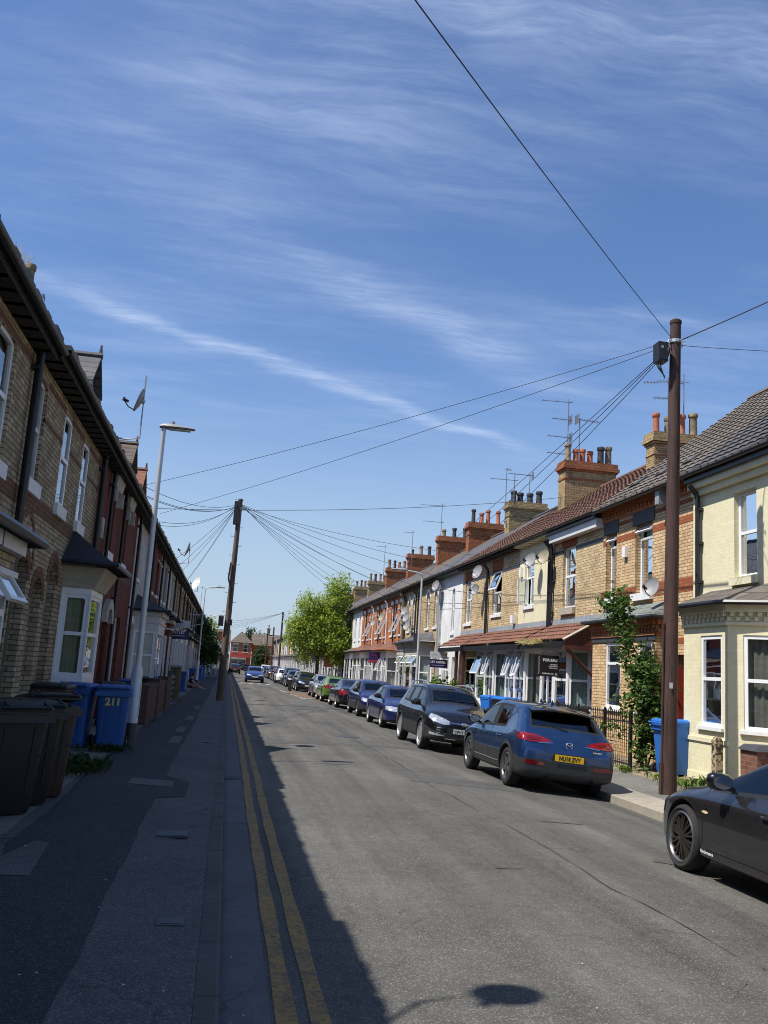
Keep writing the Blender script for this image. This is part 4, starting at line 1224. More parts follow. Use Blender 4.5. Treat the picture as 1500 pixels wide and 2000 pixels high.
# ---------------------------------------------------------------- cars
PAINT0 = M_paint('car_paint', (.02, .02, .025))
PAINTS = {k: M_paint('car_paint_' + k, c, m, r) for k, c, m, r in (
    ('slate_blue', (.018, .058, .16), .7, .3), ('black', (.006, .006, .008), .1, .25), ('deep_blue', (.010, .014, .095), .3, .3), ('navy', (.012, .012, .055), .35, .3), ('dark_grey', (.026, .025, .026), .5, .26),
    ('charcoal', (.012, .013, .017), .3, .28), ('green', (.13, .22, .03), .25, .35), ('silver', (.38, .39, .40), .6, .35), ('white', (.75, .75, .74), 0, .3), ('red', (.2, .012, .012), .2, .3), ('maroon', (.05, .010, .013), .3, .3), ('mid_blue', (.02, .05, .19), .35, .3))}
CGLASS = M_glass('car_glass', (.3, .34, .34), boost=1.0, ior=1.5)
CGLASSD = M_glass('privacy_glass', (.22, .24, .24), boost=2.2, ior=1.5)
TYRE = M_plain('tyre_rubber', (.014, .014, .014), .85, var=.25, bump=.1)
RIMD = M_plain('dark_alloy', (.075, .068, .062), .3, metal=.75, var=.15)
RIMS = M_plain('silver_alloy', (.62, .62, .62), .3, metal=.75, var=.1)
RIMG = M_plain('grey_alloy', (.2, .2, .2), .3, metal=.8, var=.12)
CHROME = M_plain('chrome', (.8, .8, .82), .1, metal=1.0, var=.04)
TRIM = M_plain('car_black_trim', (.013, .013, .014), .55, var=.2)
CLAD = M_plain('grey_black_cladding', (.024, .024, .025), .6, var=.2)
INNER = M_plain('car_interior', (.02, .02, .021), .85, var=.2)
REDL = M_plain('red_lamp_lens', (.22, .006, .01), .1, var=.2, nscale=18, coat=1.)
REDD = M_plain('dark_red_lamp_lens', (.12, .005, .008), .1, var=.25, nscale=25, coat=1.)
HEADL = M_plain('headlamp_lens', (.55, .57, .6), .12, metal=.5, var=.45, nscale=22, coat=1.)
HEADD = M_plain('headlamp_dark_part', (.05, .05, .055), .15, metal=.3, var=.4, nscale=25, coat=1.)
AMBER = M_plain('pale_amber_lens', (.62, .5, .3), .2, var=.1, coat=1.)
PL_Y = M_plain('yellow_plate', (.75, .46, .01), .45, var=.06)
PL_W = M_plain('white_plate', (.72, .72, .7), .45, var=.06)
INK = M_plain('black_lettering', (.008, .008, .008), .6, var=.05)
WINK = M_plain('white_lettering', (.8, .8, .8), .6, var=.04)

# stations: y, underside, sill, mid, shoulder, belt, rail, top, half-widths mid, belt, rail, then side/top material of the stretch that follows
# p = paint, s = side glass, r = rear glass, f = windscreen
KIND = {}
KIND['crossover'] = dict(ra=-1.285, fa=1.285, tr=.34, tw=.215, hw=.885, clad=True, st=[
    (-2.10, .34, .40, .52, .60, .66, .69, .70, .76, .72, .64, 'p', 'p'),
    (-2.05, .27, .34, .56, .70, .80, .83, .845, .85, .80, .72, 'p', 'p'),
    (-1.97, .24, .31, .58, .80, .93, .96, .975, .88, .84, .76, 'p', 'p'),
    (-1.86, .22, .30, .60, .86, 1.0, 1.035, 1.055, .89, .845, .78, 'p', 'r'),
    (-1.45, .20, .28, .60, .88, 1.03, 1.385, 1.44, .892, .825, .665, 'p', 'p'),
    (-1.22, .20, .28, .60, .88, 1.03, 1.445, 1.497, .89, .81, .65, 'p', 'p'),
    (-.98, .20, .27, .60, .87, 1.0, 1.465, 1.52, .885, .805, .645, 's', 'p'),
    (-.14, .20, .26, .58, .85, .965, 1.485, 1.54, .88, .805, .645, 'p', 'p'),
    (-.06, .20, .26, .58, .85, .96, 1.485, 1.54, .88, .805, .645, 's', 'p'),
    (.52, .20, .26, .58, .84, .94, 1.43, 1.48, .88, .80, .63, 's', 'f'),
    (1.22, .20, .28, .60, .86, .93, .965, 1.02, .88, .80, .74, 'p', 'p'),
    (1.75, .22, .30, .60, .80, .86, .90, .945, .865, .78, .68, 'p', 'p'),
    (2.05, .25, .32, .52, .66, .72, .77, .82, .78, .70, .58, 'p', 'p'),
    (2.17, .30, .35, .46, .54, .59, .62, .65, .62, .58, .48, 'p', 'p')])
KIND['suv'] = dict(ra=-1.345, fa=1.345, tr=.36, tw=.235, hw=.925, clad=True, rails=True, st=[
    (-2.28, .36, .42, .56, .66, .72, .76, .78, .72, .68, .60, 'p', 'p'),
    (-2.22, .28, .36, .60, .80, .95, 1.0, 1.02, .84, .78, .70, 'p', 'p'),
    (-2.12, .26, .33, .62, .90, 1.08, 1.12, 1.14, .89, .82, .735, 'p', 'r'),
    (-1.86, .24, .32, .64, .94, 1.12, 1.53, 1.58, .91, .82, .63, 'p', 'p'),
    (-1.62, .24, .32, .64, .94, 1.12, 1.57, 1.63, .915, .82, .63, 's', 'p'),
    (-.98, .23, .31, .62, .93, 1.08, 1.595, 1.66, .915, .82, .635, 'p', 'p'),
    (-.88, .23, .31, .62, .93, 1.075, 1.595, 1.66, .915, .82, .635, 's', 'p'),
    (-.02, .23, .30, .62, .92, 1.05, 1.60, 1.665, .912, .82, .64, 'p', 'p'),
    (.06, .23, .30, .62, .92, 1.045, 1.60, 1.665, .912, .82, .64, 's', 'p'),
    (.50, .23, .30, .62, .92, 1.035, 1.56, 1.62, .912, .82, .63, 's', 'f'),
    (1.28, .23, .31, .64, .94, 1.03, 1.07, 1.13, .912, .82, .76, 'p', 'p'),
    (1.85, .25, .33, .64, .88, .96, 1.0, 1.05, .90, .80, .70, 'p', 'p'),
    (2.13, .28, .35, .56, .74, .82, .87, .92, .83, .74, .62, 'p', 'p'),
    (2.25, .34, .39, .50, .60, .66, .70, .73, .68, .64, .54, 'p', 'p')])
KIND['saloon'] = dict(ra=-1.37, fa=1.37, tr=.315, tw=.205, hw=.88, clad=False, st=[
    (-2.36, .34, .40, .52, .60, .66, .69, .70, .66, .62, .54, 'p', 'p'),
    (-2.30, .26, .33, .56, .74, .84, .88, .90, .78, .73, .64, 'p', 'p'),
    (-2.18, .23, .30, .57, .82, .93, .97, 1.0, .84, .78, .68, 'p', 'p'),
    (-1.80, .20, .28, .57, .83, .95, .99, 1.03, .87, .79, .70, 'p', 'r'),
    (-1.08, .18, .26, .56, .83, .96, 1.33, 1.38, .88, .79, .58, 's', 'p'),
    (-.92, .18, .26, .56, .83, .955, 1.37, 1.42, .88, .79, .58, 's', 'p'),
    (-.10, .18, .25, .55, .82, .94, 1.40, 1.455, .88, .79, .59, 'p', 'p'),
    (-.02, .18, .25, .55, .82, .94, 1.40, 1.455, .88, .79, .59, 's', 'p'),
    (.42, .18, .25, .55, .81, .925, 1.355, 1.41, .88, .79, .58, 's', 'f'),
    (1.18, .18, .26, .55, .81, .90, .93, .98, .88, .79, .73, 'p', 'p'),
    (1.80, .20, .28, .55, .76, .82, .86, .90, .865, .77, .67, 'p', 'p'),
    (2.16, .22, .30, .50, .64, .70, .74, .78, .79, .70, .58, 'p', 'p'),
    (2.29, .28, .33, .44, .52, .57, .60, .63, .62, .58, .48, 'p', 'p')])
KIND['coupe'] = dict(ra=-1.38, fa=1.38, tr=.335, tw=.235, hw=.91, clad=False, st=[
    (-2.26, .34, .40, .52, .60, .66, .69, .70, .66, .62, .54, 'p', 'p'),
    (-2.20, .26, .33, .56, .74, .84, .88, .90, .78, .73, .64, 'p', 'p'),
    (-2.08, .22, .28, .57, .80, .91, .95, .99, .85, .78, .68, 'p', 'p'),
    (-1.72, .19, .25, .57, .81, .93, .97, 1.02, .90, .80, .70, 'p', 'r'),
    (-1.02, .17, .23, .56, .81, .93, 1.27, 1.32, .895, .79, .58, 's', 'p'),
    (-.55, .17, .22, .55, .80, .92, 1.33, 1.375, .89, .79, .585, 's', 'p'),
    (-.12, .17, .22, .54, .80, .91, 1.345, 1.39, .885, .79, .585, 'p', 'p'),
    (-.06, .17, .22, .54, .80, .91, 1.345, 1.39, .885, .79, .585, 's', 'p'),
    (.22, .17, .22, .54, .79, .90, 1.315, 1.36, .885, .79, .58, 's', 'f'),
    (.98, .17, .22, .54, .79, .875, .91, .96, .89, .79, .73, 'p', 'p'),
    (1.62, .18, .24, .56, .76, .82, .855, .89, .90, .79, .68, 'p', 'p'),
    (1.98, .20, .26, .50, .64, .70, .74, .77, .82, .72, .60, 'p', 'p'),
    (2.16, .26, .31, .42, .50, .55, .58, .61, .66, .60, .50, 'p', 'p')])
KIND['hatch'] = dict(ra=-1.26, fa=1.26, tr=.305, tw=.195, hw=.86, clad=False, st=[
    (-2.0, .36, .42, .54, .64, .70, .74, .75, .68, .64, .57, 'p', 'p'),
    (-1.95, .28, .36, .58, .78, .90, .94, .96, .79, .74, .66, 'p', 'p'),
    (-1.87, .25, .32, .58, .83, .97, 1.01, 1.03, .83, .77, .69, 'p', 'r'),
    (-1.60, .22, .30, .58, .84, .98, 1.34, 1.39, .85, .77, .585, 'p', 'p'),
    (-1.22, .20, .28, .58, .84, .97, 1.40, 1.45, .855, .77, .585, 's', 'p'),
    (-.30, .19, .27, .57, .83, .95, 1.425, 1.48, .855, .775, .59, 'p', 'p'),
    (-.22, .19, .27, .57, .83, .95, 1.425, 1.48, .855, .775, .59, 's', 'p'),
    (.36, .19, .27, .57, .82, .93, 1.37, 1.425, .855, .775, .58, 's', 'f'),
    (1.10, .19, .28, .57, .82, .92, .95, 1.0, .857, .775, .72, 'p', 'p'),
    (1.62, .21, .30, .57, .77, .84, .88, .92, .84, .755, .66, 'p', 'p'),
    (1.93, .24, .32, .51, .65, .72, .76, .80, .76, .68, .56, 'p', 'p'),
    (2.05, .30, .35, .45, .54, .59, .62, .65, .61, .57, .47, 'p', 'p')])


def car_body(K):
    """returns (bmesh-ready vertex / face / material lists) after subdivision and wheel arches, and a BVH"""
    st = K['st']; nb = 10
    mb = MB(); ring = []
    for (y, zu, zs, zm, zh, zb, zr, zt, wm_, wb, wr, sm, tm) in st:
        pts = [(0, zu), (wm_ * .78, zu), (wm_ - .03, zs), (wm_, zm), (wm_ - .012, zh), (wb, zb), (wr, zr), (wr - .06, zr + (zt - zr) * .35), (wr * .5, zr + (zt - zr) * .86), (0, zt)]
        ring.append([Vector((x, y, z)) for x, z in pts])
    V = []; idx = []
    for rg in ring:
        row = {}
        for side in (1, -1):
            for k, p in enumerate(rg):
                if side == -1 and k in (0, nb - 1): row[(side, k)] = row[(1, k)]; continue
                row[(side, k)] = len(V); V.append(Vector((p.x * side, p.y, p.z)))
        idx.append(row)
    Fc, Mt = [], []
    low = 1 if K['clad'] else 0
    for i in range(len(st) - 1):
        sm, tm = st[i][11], st[i][12]
        for side in (1, -1):
            for k in range(nb - 1):
                a, b, c, d = idx[i][(side, k)], idx[i + 1][(side, k)], idx[i + 1][(side, k + 1)], idx[i][(side, k + 1)]
                f = (a, b, c, d) if side == 1 else (d, c, b, a)
                if k <= 1: m = 1
                elif k == 2: m = low
                elif k == 5: m = 2 if sm == 's' else (6 if 0 < i and st[i - 1][11] == 's' and st[i + 1][11] == 's' else 0)
                elif k >= 7: m = {'p': 0, 'f': 3, 'r': 4}[tm]
                else: m = 0
                Fc.append(f); Mt.append(m)
    for e, fl in ((0, 1), (len(st) - 1, -1)):
        for k in range(nb - 1):
            a, b, c, d = idx[e][(1, k)], idx[e][(1, k + 1)], idx[e][(-1, k + 1)], idx[e][(-1, k)]
            q = []
            for v in (a, b, c, d):
                if v not in q: q.append(v)
            Fc.append(tuple(q if fl == 1 else q[::-1])); Mt.append(1 if (k <= 2 and K['clad']) or k <= 1 else 0)
    me = bpy.data.meshes.new('car_cage'); me.from_pydata([tuple(v) for v in V], [], Fc)
    mats = [PAINT0, CLAD if K['clad'] else TRIM, CGLASS, CGLASS, CGLASSD, INNER, TRIM]
    for m in mats: me.materials.append(m)
    me.polygons.foreach_set('material_index', Mt)
    bm = bmesh.new(); bm.from_mesh(me); bmesh.ops.recalc_face_normals(bm, faces=bm.faces)
    cl = bm.edges.layers.float.new('crease_edge'); bm.verts.ensure_lookup_table()
    cr = {4: K.get('cr', .35), 5: .45, 6: .3, 2: .5}
    vk = {}
    for row in idx:
        for (sd_, k), v in row.items(): vk[v] = k
    for e in bm.edges:
        a, b = vk[e.verts[0].index], vk[e.verts[1].index]
        if a == b and a in cr and abs(e.verts[0].co.y - e.verts[1].co.y) > .01: e[cl] = cr[a]
    bm.to_mesh(me); bm.free()
    o = bpy.data.objects.new('car_cage', me); COL.objects.link(o)
    s = o.modifiers.new('s', 'SUBSURF'); s.levels = s.render_levels = 3
    cb = MB(); rr = K['tr'] + .055
    for y in (K['ra'], K['fa']):
        for sx in (1, -1):
            x0, x1 = sx * 1.2, sx * (K['hw'] - K['tw'] - .12); n = 28
            ring_ = [(y + rr * math.cos(2 * PI * k / n), K['tr'] + rr * math.sin(2 * PI * k / n)) for k in range(n)]
            cb.prism([(x0, a, b) for a, b in ring_], [(x1, a, b) for a, b in ring_])
    cm = mesh_from('arch_cut', cb, [PAINT0] * 7, fix=True)
    for i in range(7): cm.materials[i] = mats[i]
    cm.polygons.foreach_set('material_index', [5] * len(cm.polygons))
    c = bpy.data.objects.new('arch_cut', cm); COL.objects.link(c)
    bo = o.modifiers.new('b', 'BOOLEAN'); bo.operation = 'DIFFERENCE'; bo.object = c; bo.solver = 'EXACT'
    dg = bpy.context.evaluated_depsgraph_get()
    res = bpy.data.meshes.new_from_object(o.evaluated_get(dg))
    bo.show_viewport = False; bo.show_render = False
    dg.update(); full = bpy.data.meshes.new_from_object(o.evaluated_get(dg))
    bv = BVHTree.FromPolygons([v.co.copy() for v in full.vertices], [tuple(p.vertices) for p in full.polygons])
    bpy.data.objects.remove(o); bpy.data.objects.remove(c)
    ve = {}
    for p in res.polygons:
        if p.material_index in (0, 1, 5):
            for v in p.vertices: ve[v] = 1
    edge = [p for p in res.polygons if p.material_index in (2, 3, 4) and any(v in ve for v in p.vertices)]
    for p in edge: p.material_index = 6
    parts = {}
    for p in res.polygons: parts.setdefault(p.material_index, []).append(p)
    out = []
    names = {0: 'body', 1: 'lower_trim', 2: 'side_window', 3: 'windscreen', 4: 'rear_window', 5: 'wheel_arch', 6: 'window_trim'}
    for m, ps in sorted(parts.items()):
        groups = {0: ps}
        if m in (2, 5):
            groups = {}
            for p in ps: groups.setdefault((p.center.x > 0, p.center.y > 0 if m == 5 else 0), []).append(p)
        for sd_, pl in groups.items():
            if not pl: continue
            vm = {}; fs = []; vs = []
            for p in pl:
                f = []
                for v in p.vertices:
                    if v not in vm: vm[v] = len(vs); vs.append(tuple(res.vertices[v].co))
                    f.append(vm[v])
                fs.append(f)
            me2 = bpy.data.meshes.new(names[m]); me2.from_pydata(vs, [], fs); me2.materials.append(mats[m]); me2.shade_smooth(); me2.set_sharp_from_angle(angle=R(38)); me2.update()
            out.append((names[m], me2))
    return out, bv


def cast(bv, o, d):
    h = bv.ray_cast(Vector(o), Vector(d).normalized())
    return (h[0], h[1]) if h[0] is not None else (None, None)


def patch_polar(bv, end, cols, off=.006, nz=4, sub=5, th=0.0):
    """a skin on the nose (end=1) or tail (end=-1): cols = (bearing deg from straight on, z low, z high)"""
    mb = MB(); fine = []
    for a, b in zip(cols, cols[1:]):
        for k in range(sub): fine.append(tuple(a[i] + (b[i] - a[i]) * k / sub for i in range(3)))
    fine.append(cols[-1]); rows = []
    for ph, z0, z1 in fine:
        row = []
        for k in range(nz + 1):
            z = z0 + (z1 - z0) * k / nz
            d = Vector((math.sin(R(ph)), end * math.cos(R(ph)), 0))
            h, n = cast(bv, Vector((0, end * 1.2, z)) + d * 4, -d)
            if h is None: h, n = Vector((0, end * 1.2, z)) + d * .8, d
            if n.dot(d) < 0: n = -n
            row.append(h + n * off)
        rows.append(row)
    mb.grid(rows); return mb


def patch_side(bv, sx, cols, off=.004, nz=3, sub=4):
    mb = MB(); fine = []
    for a, b in zip(cols, cols[1:]):
        for k in range(sub): fine.append(tuple(a[i] + (b[i] - a[i]) * k / sub for i in range(3)))
    fine.append(cols[-1]); rows = []
    for y, z0, z1 in fine:
        row = []
        for k in range(nz + 1):
            z = z0 + (z1 - z0) * k / nz
            h, n = cast(bv, (sx * 3, y, z), (-sx, 0, 0))
            if h is None: h, n = Vector((sx * .8, y, z)), Vector((sx, 0, 0))
            if n.x * sx < 0: n = -n
            row.append(h + n * off)
        rows.append(row)
    mb.grid(rows); return mb


def wheel_meshes(K, style):
    r, w = K['tr'], K['tw']; rr = r * (.785 if style in ('multi', 'big') else .70)
    X = Matrix.Rotation(R(90), 4, 'Y')
    t = MB(); t.lathe([(rr, -w / 2 + .02), (rr + .03, -w / 2), (r - .03, -w / 2 + .005), (r - .006, -w / 2 + .03), (r, -w / 4), (r, w / 4), (r - .006, w / 2 - .03), (r - .03, w / 2 - .005), (rr + .03, w / 2), (rr, w / 2 - .02)], 32, X)
    for k in range(32):
        pass
    rim = MB(); o = w / 2
    rim.cur = 2 if style == 'multi' else 0
    rim.lathe([(rr + .004, o - .018), (rr - .012, o - .006), (rr - .026, o - .016), (rr - .035, o - .05), (rr - .05, -o + .03)], 32, X)
    rim.cur = 0
    n = {'multi': 10, 'five': 5, 'big': 5, 'seven': 7, 'steel': 14}[style]
    for k in range(n):
        a0 = 2 * PI * k / n
        offs = ((-.11, .11) if style in ('multi', 'five', 'big') else (0,))
        for da in offs:
            sp = .55 if style == 'multi' else 1
            a_in, a_out = a0 + da * .5, a0 + da * (1.1 if style == 'multi' else 1.5)
            wi, wo = ((.011, .010) if style == 'multi' else (.03, .022) if style != 'steel' else (.022, .03))
            def P(rad, a, t_, x): return X @ Vector((rad * math.cos(a) - t_ * math.sin(a), rad * math.sin(a) + t_ * math.cos(a), x))
            i0, i1 = .045, rr - .028
            xin, xo = o - .022, o - .03
            rim.hexa([P(i0, a_in, -wi, xin - .04), P(i1, a_out, -wo, xo - .035), P(i1, a_out, wo, xo - .035), P(i0, a_in, wi, xin - .04), P(i0, a_in, -wi, xin), P(i1, a_out, -wo, xo), P(i1, a_out, wo, xo), P(i0, a_in, wi, xin)])
    rim.lathe([(.0, o - .012), (.035, o - .012), (.06, o - .022), (.065, o - .07)], 16, X)
    rim.cur = 1
    rim.lathe([(.0, o - .1), (rr - .04, o - .1)], 20, X)
    return t, rim


def rounded(n_=10, m_=7): pass


CACHE = {}


def car_parts(kind, rim='five', rimmat=None, style=None):
    key = (kind, rim, rimmat.name if rimmat else '', style)
    if key in CACHE: return CACHE[key]
    K = KIND[kind]; body, bv = car_body(K)
    P = []   # (name, mesh, parent index or None, location, rotz, extra)
    for n, me in body: P.append([n, me, None, None, 0])
    add = lambda n, mb, m, par=None, sm=40: (P.append([n, mesh_from(n, mb, m, sm), par, None, 0]), len(P) - 1)[1]
    yr, yf = K['st'][0][0], K['st'][-1][0]
    # wheels
    t, rm = wheel_meshes(K, rim); tm = mesh_from('tyre', t, TYRE, 50); rme = mesh_from('rim', rm, [rimmat or RIMS, TRIM, RIMG], 40)
    for y in (K['ra'], K['fa']):
        for sx in (1, -1):
            P.append(['wheel', None, None, (sx * (K['hw'] - K['tw'] / 2 - .012), y, K['tr']), 0 if sx > 0 else PI]); wi = len(P) - 1
            P.append(['tyre', tm, wi, None, 0]); P.append(['rim', rme, wi, None, 0])
    # mirrors
    my = [s for s in K['st'] if s[12] == 'f'][0][0] + .30; bz = [s for s in K['st'] if s[12] == 'f'][0][5]
    for sx in (1, -1):
        mb = MB(); c = Vector((sx * (K['hw'] + .06), my, bz + .10))
        rows = []
        for i in range(9):
            th = PI * i / 8
            rows.append([(c.x + .13 * math.copysign(abs(math.cos(2 * PI * k / 12)) ** .6, math.cos(2 * PI * k / 12)) * math.sin(th) ** .6, c.y - .05 + .12 * (1 - math.cos(th)) / 2 * 1.3, c.z + .085 * math.copysign(abs(math.sin(2 * PI * k / 12)) ** .6, math.sin(2 * PI * k / 12)) * math.sin(th) ** .6) for k in range(13)])
        mb.grid(rows); i = add('mirror', mb, PAINT0, None, 60)
        sb = MB(); sb.hexa([(sx * (K['hw'] - .1), my - .02, bz + .01), (sx * (K['hw'] - .02), my - .02, bz + .04), (sx * (K['hw'] - .02), my + .06, bz + .04), (sx * (K['hw'] - .1), my + .06, bz + .01), (sx * (K['hw'] - .1), my - .02, bz + .05), (sx * (K['hw'] - .02), my - .02, bz + .09), (sx * (K['hw'] - .02), my + .06, bz + .09), (sx * (K['hw'] - .1), my + .06, bz + .05)])
        add('mirror_arm', sb, TRIM, i)
        gm = MB(); gm.poly([(c.x + .105 * math.cos(2 * PI * k / 16), c.y - .053, c.z + .066 * math.sin(2 * PI * k / 16)) for k in range(16)]); add('mirror_glass', gm, CHROME, i)
    # cabin
    sb = MB()
    for x in (-.36, .36):
        for (y0) in (.05,):
            sb.box(x - .24, y0 - .25, .3, x + .24, y0 + .3, .55)
            sb.hexa([(x - .23, y0 - .32, .5), (x + .23, y0 - .32, .5), (x + .23, y0 - .2, .5), (x - .23, y0 - .2, .5), (x - .19, y0 - .48, 1.08), (x + .19, y0 - .48, 1.08), (x + .19, y0 - .38, 1.08), (x - .19, y0 - .38, 1.08)])
            sb.hexa([(x - .13, y0 - .5, 1.12), (x + .13, y0 - .5, 1.12), (x + .13, y0 - .41, 1.12), (x - .13, y0 - .41, 1.12), (x - .11, y0 - .52, 1.3), (x + .11, y0 - .52, 1.3), (x + .11, y0 - .45, 1.3), (x - .11, y0 - .45, 1.3)])
    sb.hexa([(-.6, -.95, .45), (.6, -.95, .45), (.6, -.8, .45), (-.6, -.8, .45), (-.56, -1.12, 1.02), (.56, -1.12, 1.02), (.56, -1.0, 1.02), (-.56, -1.0, 1.02)])
    for x in (-.36, .36): sb.box(x - .11, -1.14, 1.04, x + .11, -1.06, 1.2)
    add('seats', sb, INNER)
    db = MB(); db.box(-.68, .55, .6, .68, .95, .92)
    db.tube([(.36 + .17 * math.cos(a), .48 + .05 * math.sin(a), .93 + .17 * math.sin(a)) for a in [2 * PI * k / 14 for k in range(15)]], .014, 5)
    db.box(-.72, yr + .5, .3, .72, .9, .34)
    add('dashboard', db, INNER)
    fs = [s for s in K['st'] if s[12] == 'f'][0]
    vb = MB(); vb.box(-.1, fs[0] - .02 + .02, fs[7] - .11, .1, fs[0] + .04, fs[7] - .05); add('rear_view_mirror', vb, TRIM)
    # door seams and handles
    for sx in (1, -1):
        B = [s[0] for i, s in enumerate(K['st']) if i and s[11] == 's' and K['st'][i - 1][11] == 'p']
        by = (-.1 if kind != 'coupe' else -.35)
        for y0, y1 in (((K['fa'] - .42), (K['fa'] - .36)), (by, by), (K['ra'] + .46, K['ra'] + .12)):
            ss = MB(); zlo, zhi = .34, K['st'][5][5] - .03
            n = 8; cols = []
            rows = []
            for k in range(n + 1):
                z = zlo + (zhi - zlo) * k / n; y = y0 + (y1 - y0) * (k / n) ** 2
                h, nn = cast(bv, (sx * 3, y, z), (-sx, 0, 0))
                if h is None: continue
                rows.append([h + Vector((sx * .0022, -.006, 0)), h + Vector((sx * .0022, .006, 0))])
            ss.grid(rows); add('door_seam', ss, TRIM, 0)
        for hy in ((by + .18, K['ra'] + .55) if kind != 'coupe' else (by + .2,)):
            h, nn = cast(bv, (sx * 3, hy, K['st'][6][4] - .03), (-sx, 0, 0))
            if h is not None:
                hb = MB(); hb.tube([h + Vector((sx * -.005, -.09, 0)), h + Vector((sx * .03, -.075, 0)), h + Vector((sx * .032, .06, .004)), h + Vector((sx * -.005, .085, .004))], .013, 6)
                add('door_handle', hb, PAINT0, 0, 60)
    if K['clad']:
        for y in (K['ra'], K['fa']):
            for sx in (1, -1):
                mb = MB(); rows = []
                for k in range(25):
                    a = R(-12 + 204 * k / 24); row = []
                    for rad in (K['tr'] + .05, K['tr'] + .062, K['tr'] + .10):
                        yy, zz = y + rad * math.cos(a), K['tr'] + rad * math.sin(a)
                        h, nn = cast(bv, (sx * 3, yy, zz), (-sx, 0, 0))
                        x = abs(h.x) if h is not None else K['hw'] - .1
                        x = min(max(x, K['hw'] - .10), K['hw'])
                        row.append((sx * (x + .004 + (.014 if rad < K['tr'] + .09 else 0)), yy, zz))
                    rows.append(row)
                mb.grid(rows); add('arch_trim', mb, CLAD, None, 60)
    if K.get('rails'):
        for sx in (1, -1):
            mb = MB(); pts = []
            for k in range(13):
                q = k / 12; y = -1.55 + q * 2.0
                z0 = 1.62 + .045 * math.sin(PI * q) ; z = z0 + (.07 * min(1, math.sin(PI * q) * 4) - .03)
                pts.append((sx * (.60 + .01), y, z))
            mb.tube(pts, .02, 7); add('roof_rail', mb, RIMS, None, 60)
    CACHE[key] = (P, bv, K, add); return CACHE[key]


def build_car(label, kind, paint, x, y, face, rim='five', rimmat=None, group='cars parked along the right kerb', style=None, dz=None, rotz=0.0, tilt=True):
    """face +1 nose away from the camera, -1 nose towards it; y: middle between the axles"""
    P, bv, K, add = car_parts(kind, rim, rimmat, style)
    hw = K['hw']; za, zb = rz(min(x - hw + .1, 6.79)), rz(min(x + hw - .1, 6.79))
    t = thing('parked_car', label, 'car', (x, y, (za + zb) / 2), 0, group)
    roll = math.atan2(za - zb, 2 * (hw - .1)) if tilt else 0
    m = Matrix.Rotation(roll, 4, 'Y') @ Matrix.Rotation((0 if face > 0 else PI) + rotz, 4, 'Z')
    t.rotation_euler = m.to_euler()
    made = []
    for (n, me, par, loc, rz_) in P:
        o = bpy.data.objects.new(n, me); COL.objects.link(o)
        o.parent = t if par is None else made[par]
        if loc is not None: o.location = loc
        o.rotation_euler = (0, 0, rz_)
        if me is not None and me.materials and me.materials[0] == PAINT0:
            o.material_slots[0].link = 'OBJECT'; o.material_slots[0].material = PAINTS[paint]
        made.append(o)
    t['_made'] = 0; del t['_made']
    return t, bv, K, made


def part(t, n, mb, m, sm=60): return obj(n, mb, m, t, smooth=sm)


def mirrored(bv, end, cols): return [(-a, b, c) for a, b, c in cols][::-1]


def plate(t, bv, end, z, m, txt, w=.52, h=.111, x=0, align='CENTER', size=.088, lift=.012):
    hit, n = cast(bv, (x, end * 4, z), (0, -end, 0))
    yy = (hit.y if hit is not None else end * 2.2) + end * lift
    mb = MB(); mb.box(x - w / 2, yy - .006, z - h / 2, x + w / 2, yy + .006, z + h / 2); p = obj('number_plate', mb, m, t)
    if txt:
        X = Vector((-end, 0, 0)); M = basis((x - (X.x * w / 2 * .9 if align == 'LEFT' else 0), yy + end * .0075, z - .004), X, (0, 0, 1))
        text(txt, size * 1.12, INK, p, M, align, sx=.86, bold=.0035)
    return p


def wiper(t, pts): 
    mb = MB(); mb.tube(pts, [.012] + [.008] * (len(pts) - 1), 5); return obj('wiper', mb, TRIM, t)


def face_front(t, bv, K, z=None, lamp=None, grille=None, low=True, mat=HEADL, plate_txt=None, pz=.42, end=1, bar=None, pm=None):
    """lamps, grille and bumper opening on the nose"""
    for s in (1, -1):
        cols = lamp if s == 1 else mirrored(bv, end, lamp)
        l = part(t, 'headlight', patch_polar(bv, end, cols), mat)
    if grille:
        part(t, 'grille', patch_polar(bv, end, grille), TRIM)
    if low:
        part(t, 'lower_grille', patch_polar(bv, end, low), TRIM)
    if bar:
        part(t, 'chrome_bar', patch_polar(bv, end, bar, off=.014, nz=2), CHROME)
    plate(t, bv, end, pz, pm or PL_W, plate_txt)


def fit(K):
    """height scale of nose features from the kind"""
    return K['st'][-2][7] / .82


def generic_front(t, bv, K, **kw):
    q = fit(K); a = dict(lamp=[(17, .60 * q, .66 * q), (26, .60 * q, .72 * q), (40, .63 * q, .77 * q), (50, .68 * q, .78 * q)], grille=[(-14, .60 * q, .70 * q), (14, .60 * q, .70 * q)], low=[(-26, .34 * q, .45 * q), (26, .34 * q, .45 * q)], pz=.49 * q)
    a.update(kw); face_front(t, bv, K, **a)
    fs = [s for s in K['st'] if s[12] == 'f'][0]; y0 = fs[0] + .62
    for x in (-.1, .42):
        pts = []
        for k in range(4):
            xx = x - .42 * k / 3 * 1.1; yy = y0 - .03 * k - .02
            h, n = cast(bv, (xx, yy, 3), (0, 0, -1)); pts.append((h if h is not None else Vector((xx, yy, 1))) + Vector((0, 0, .014)))
        wiper(t, pts)


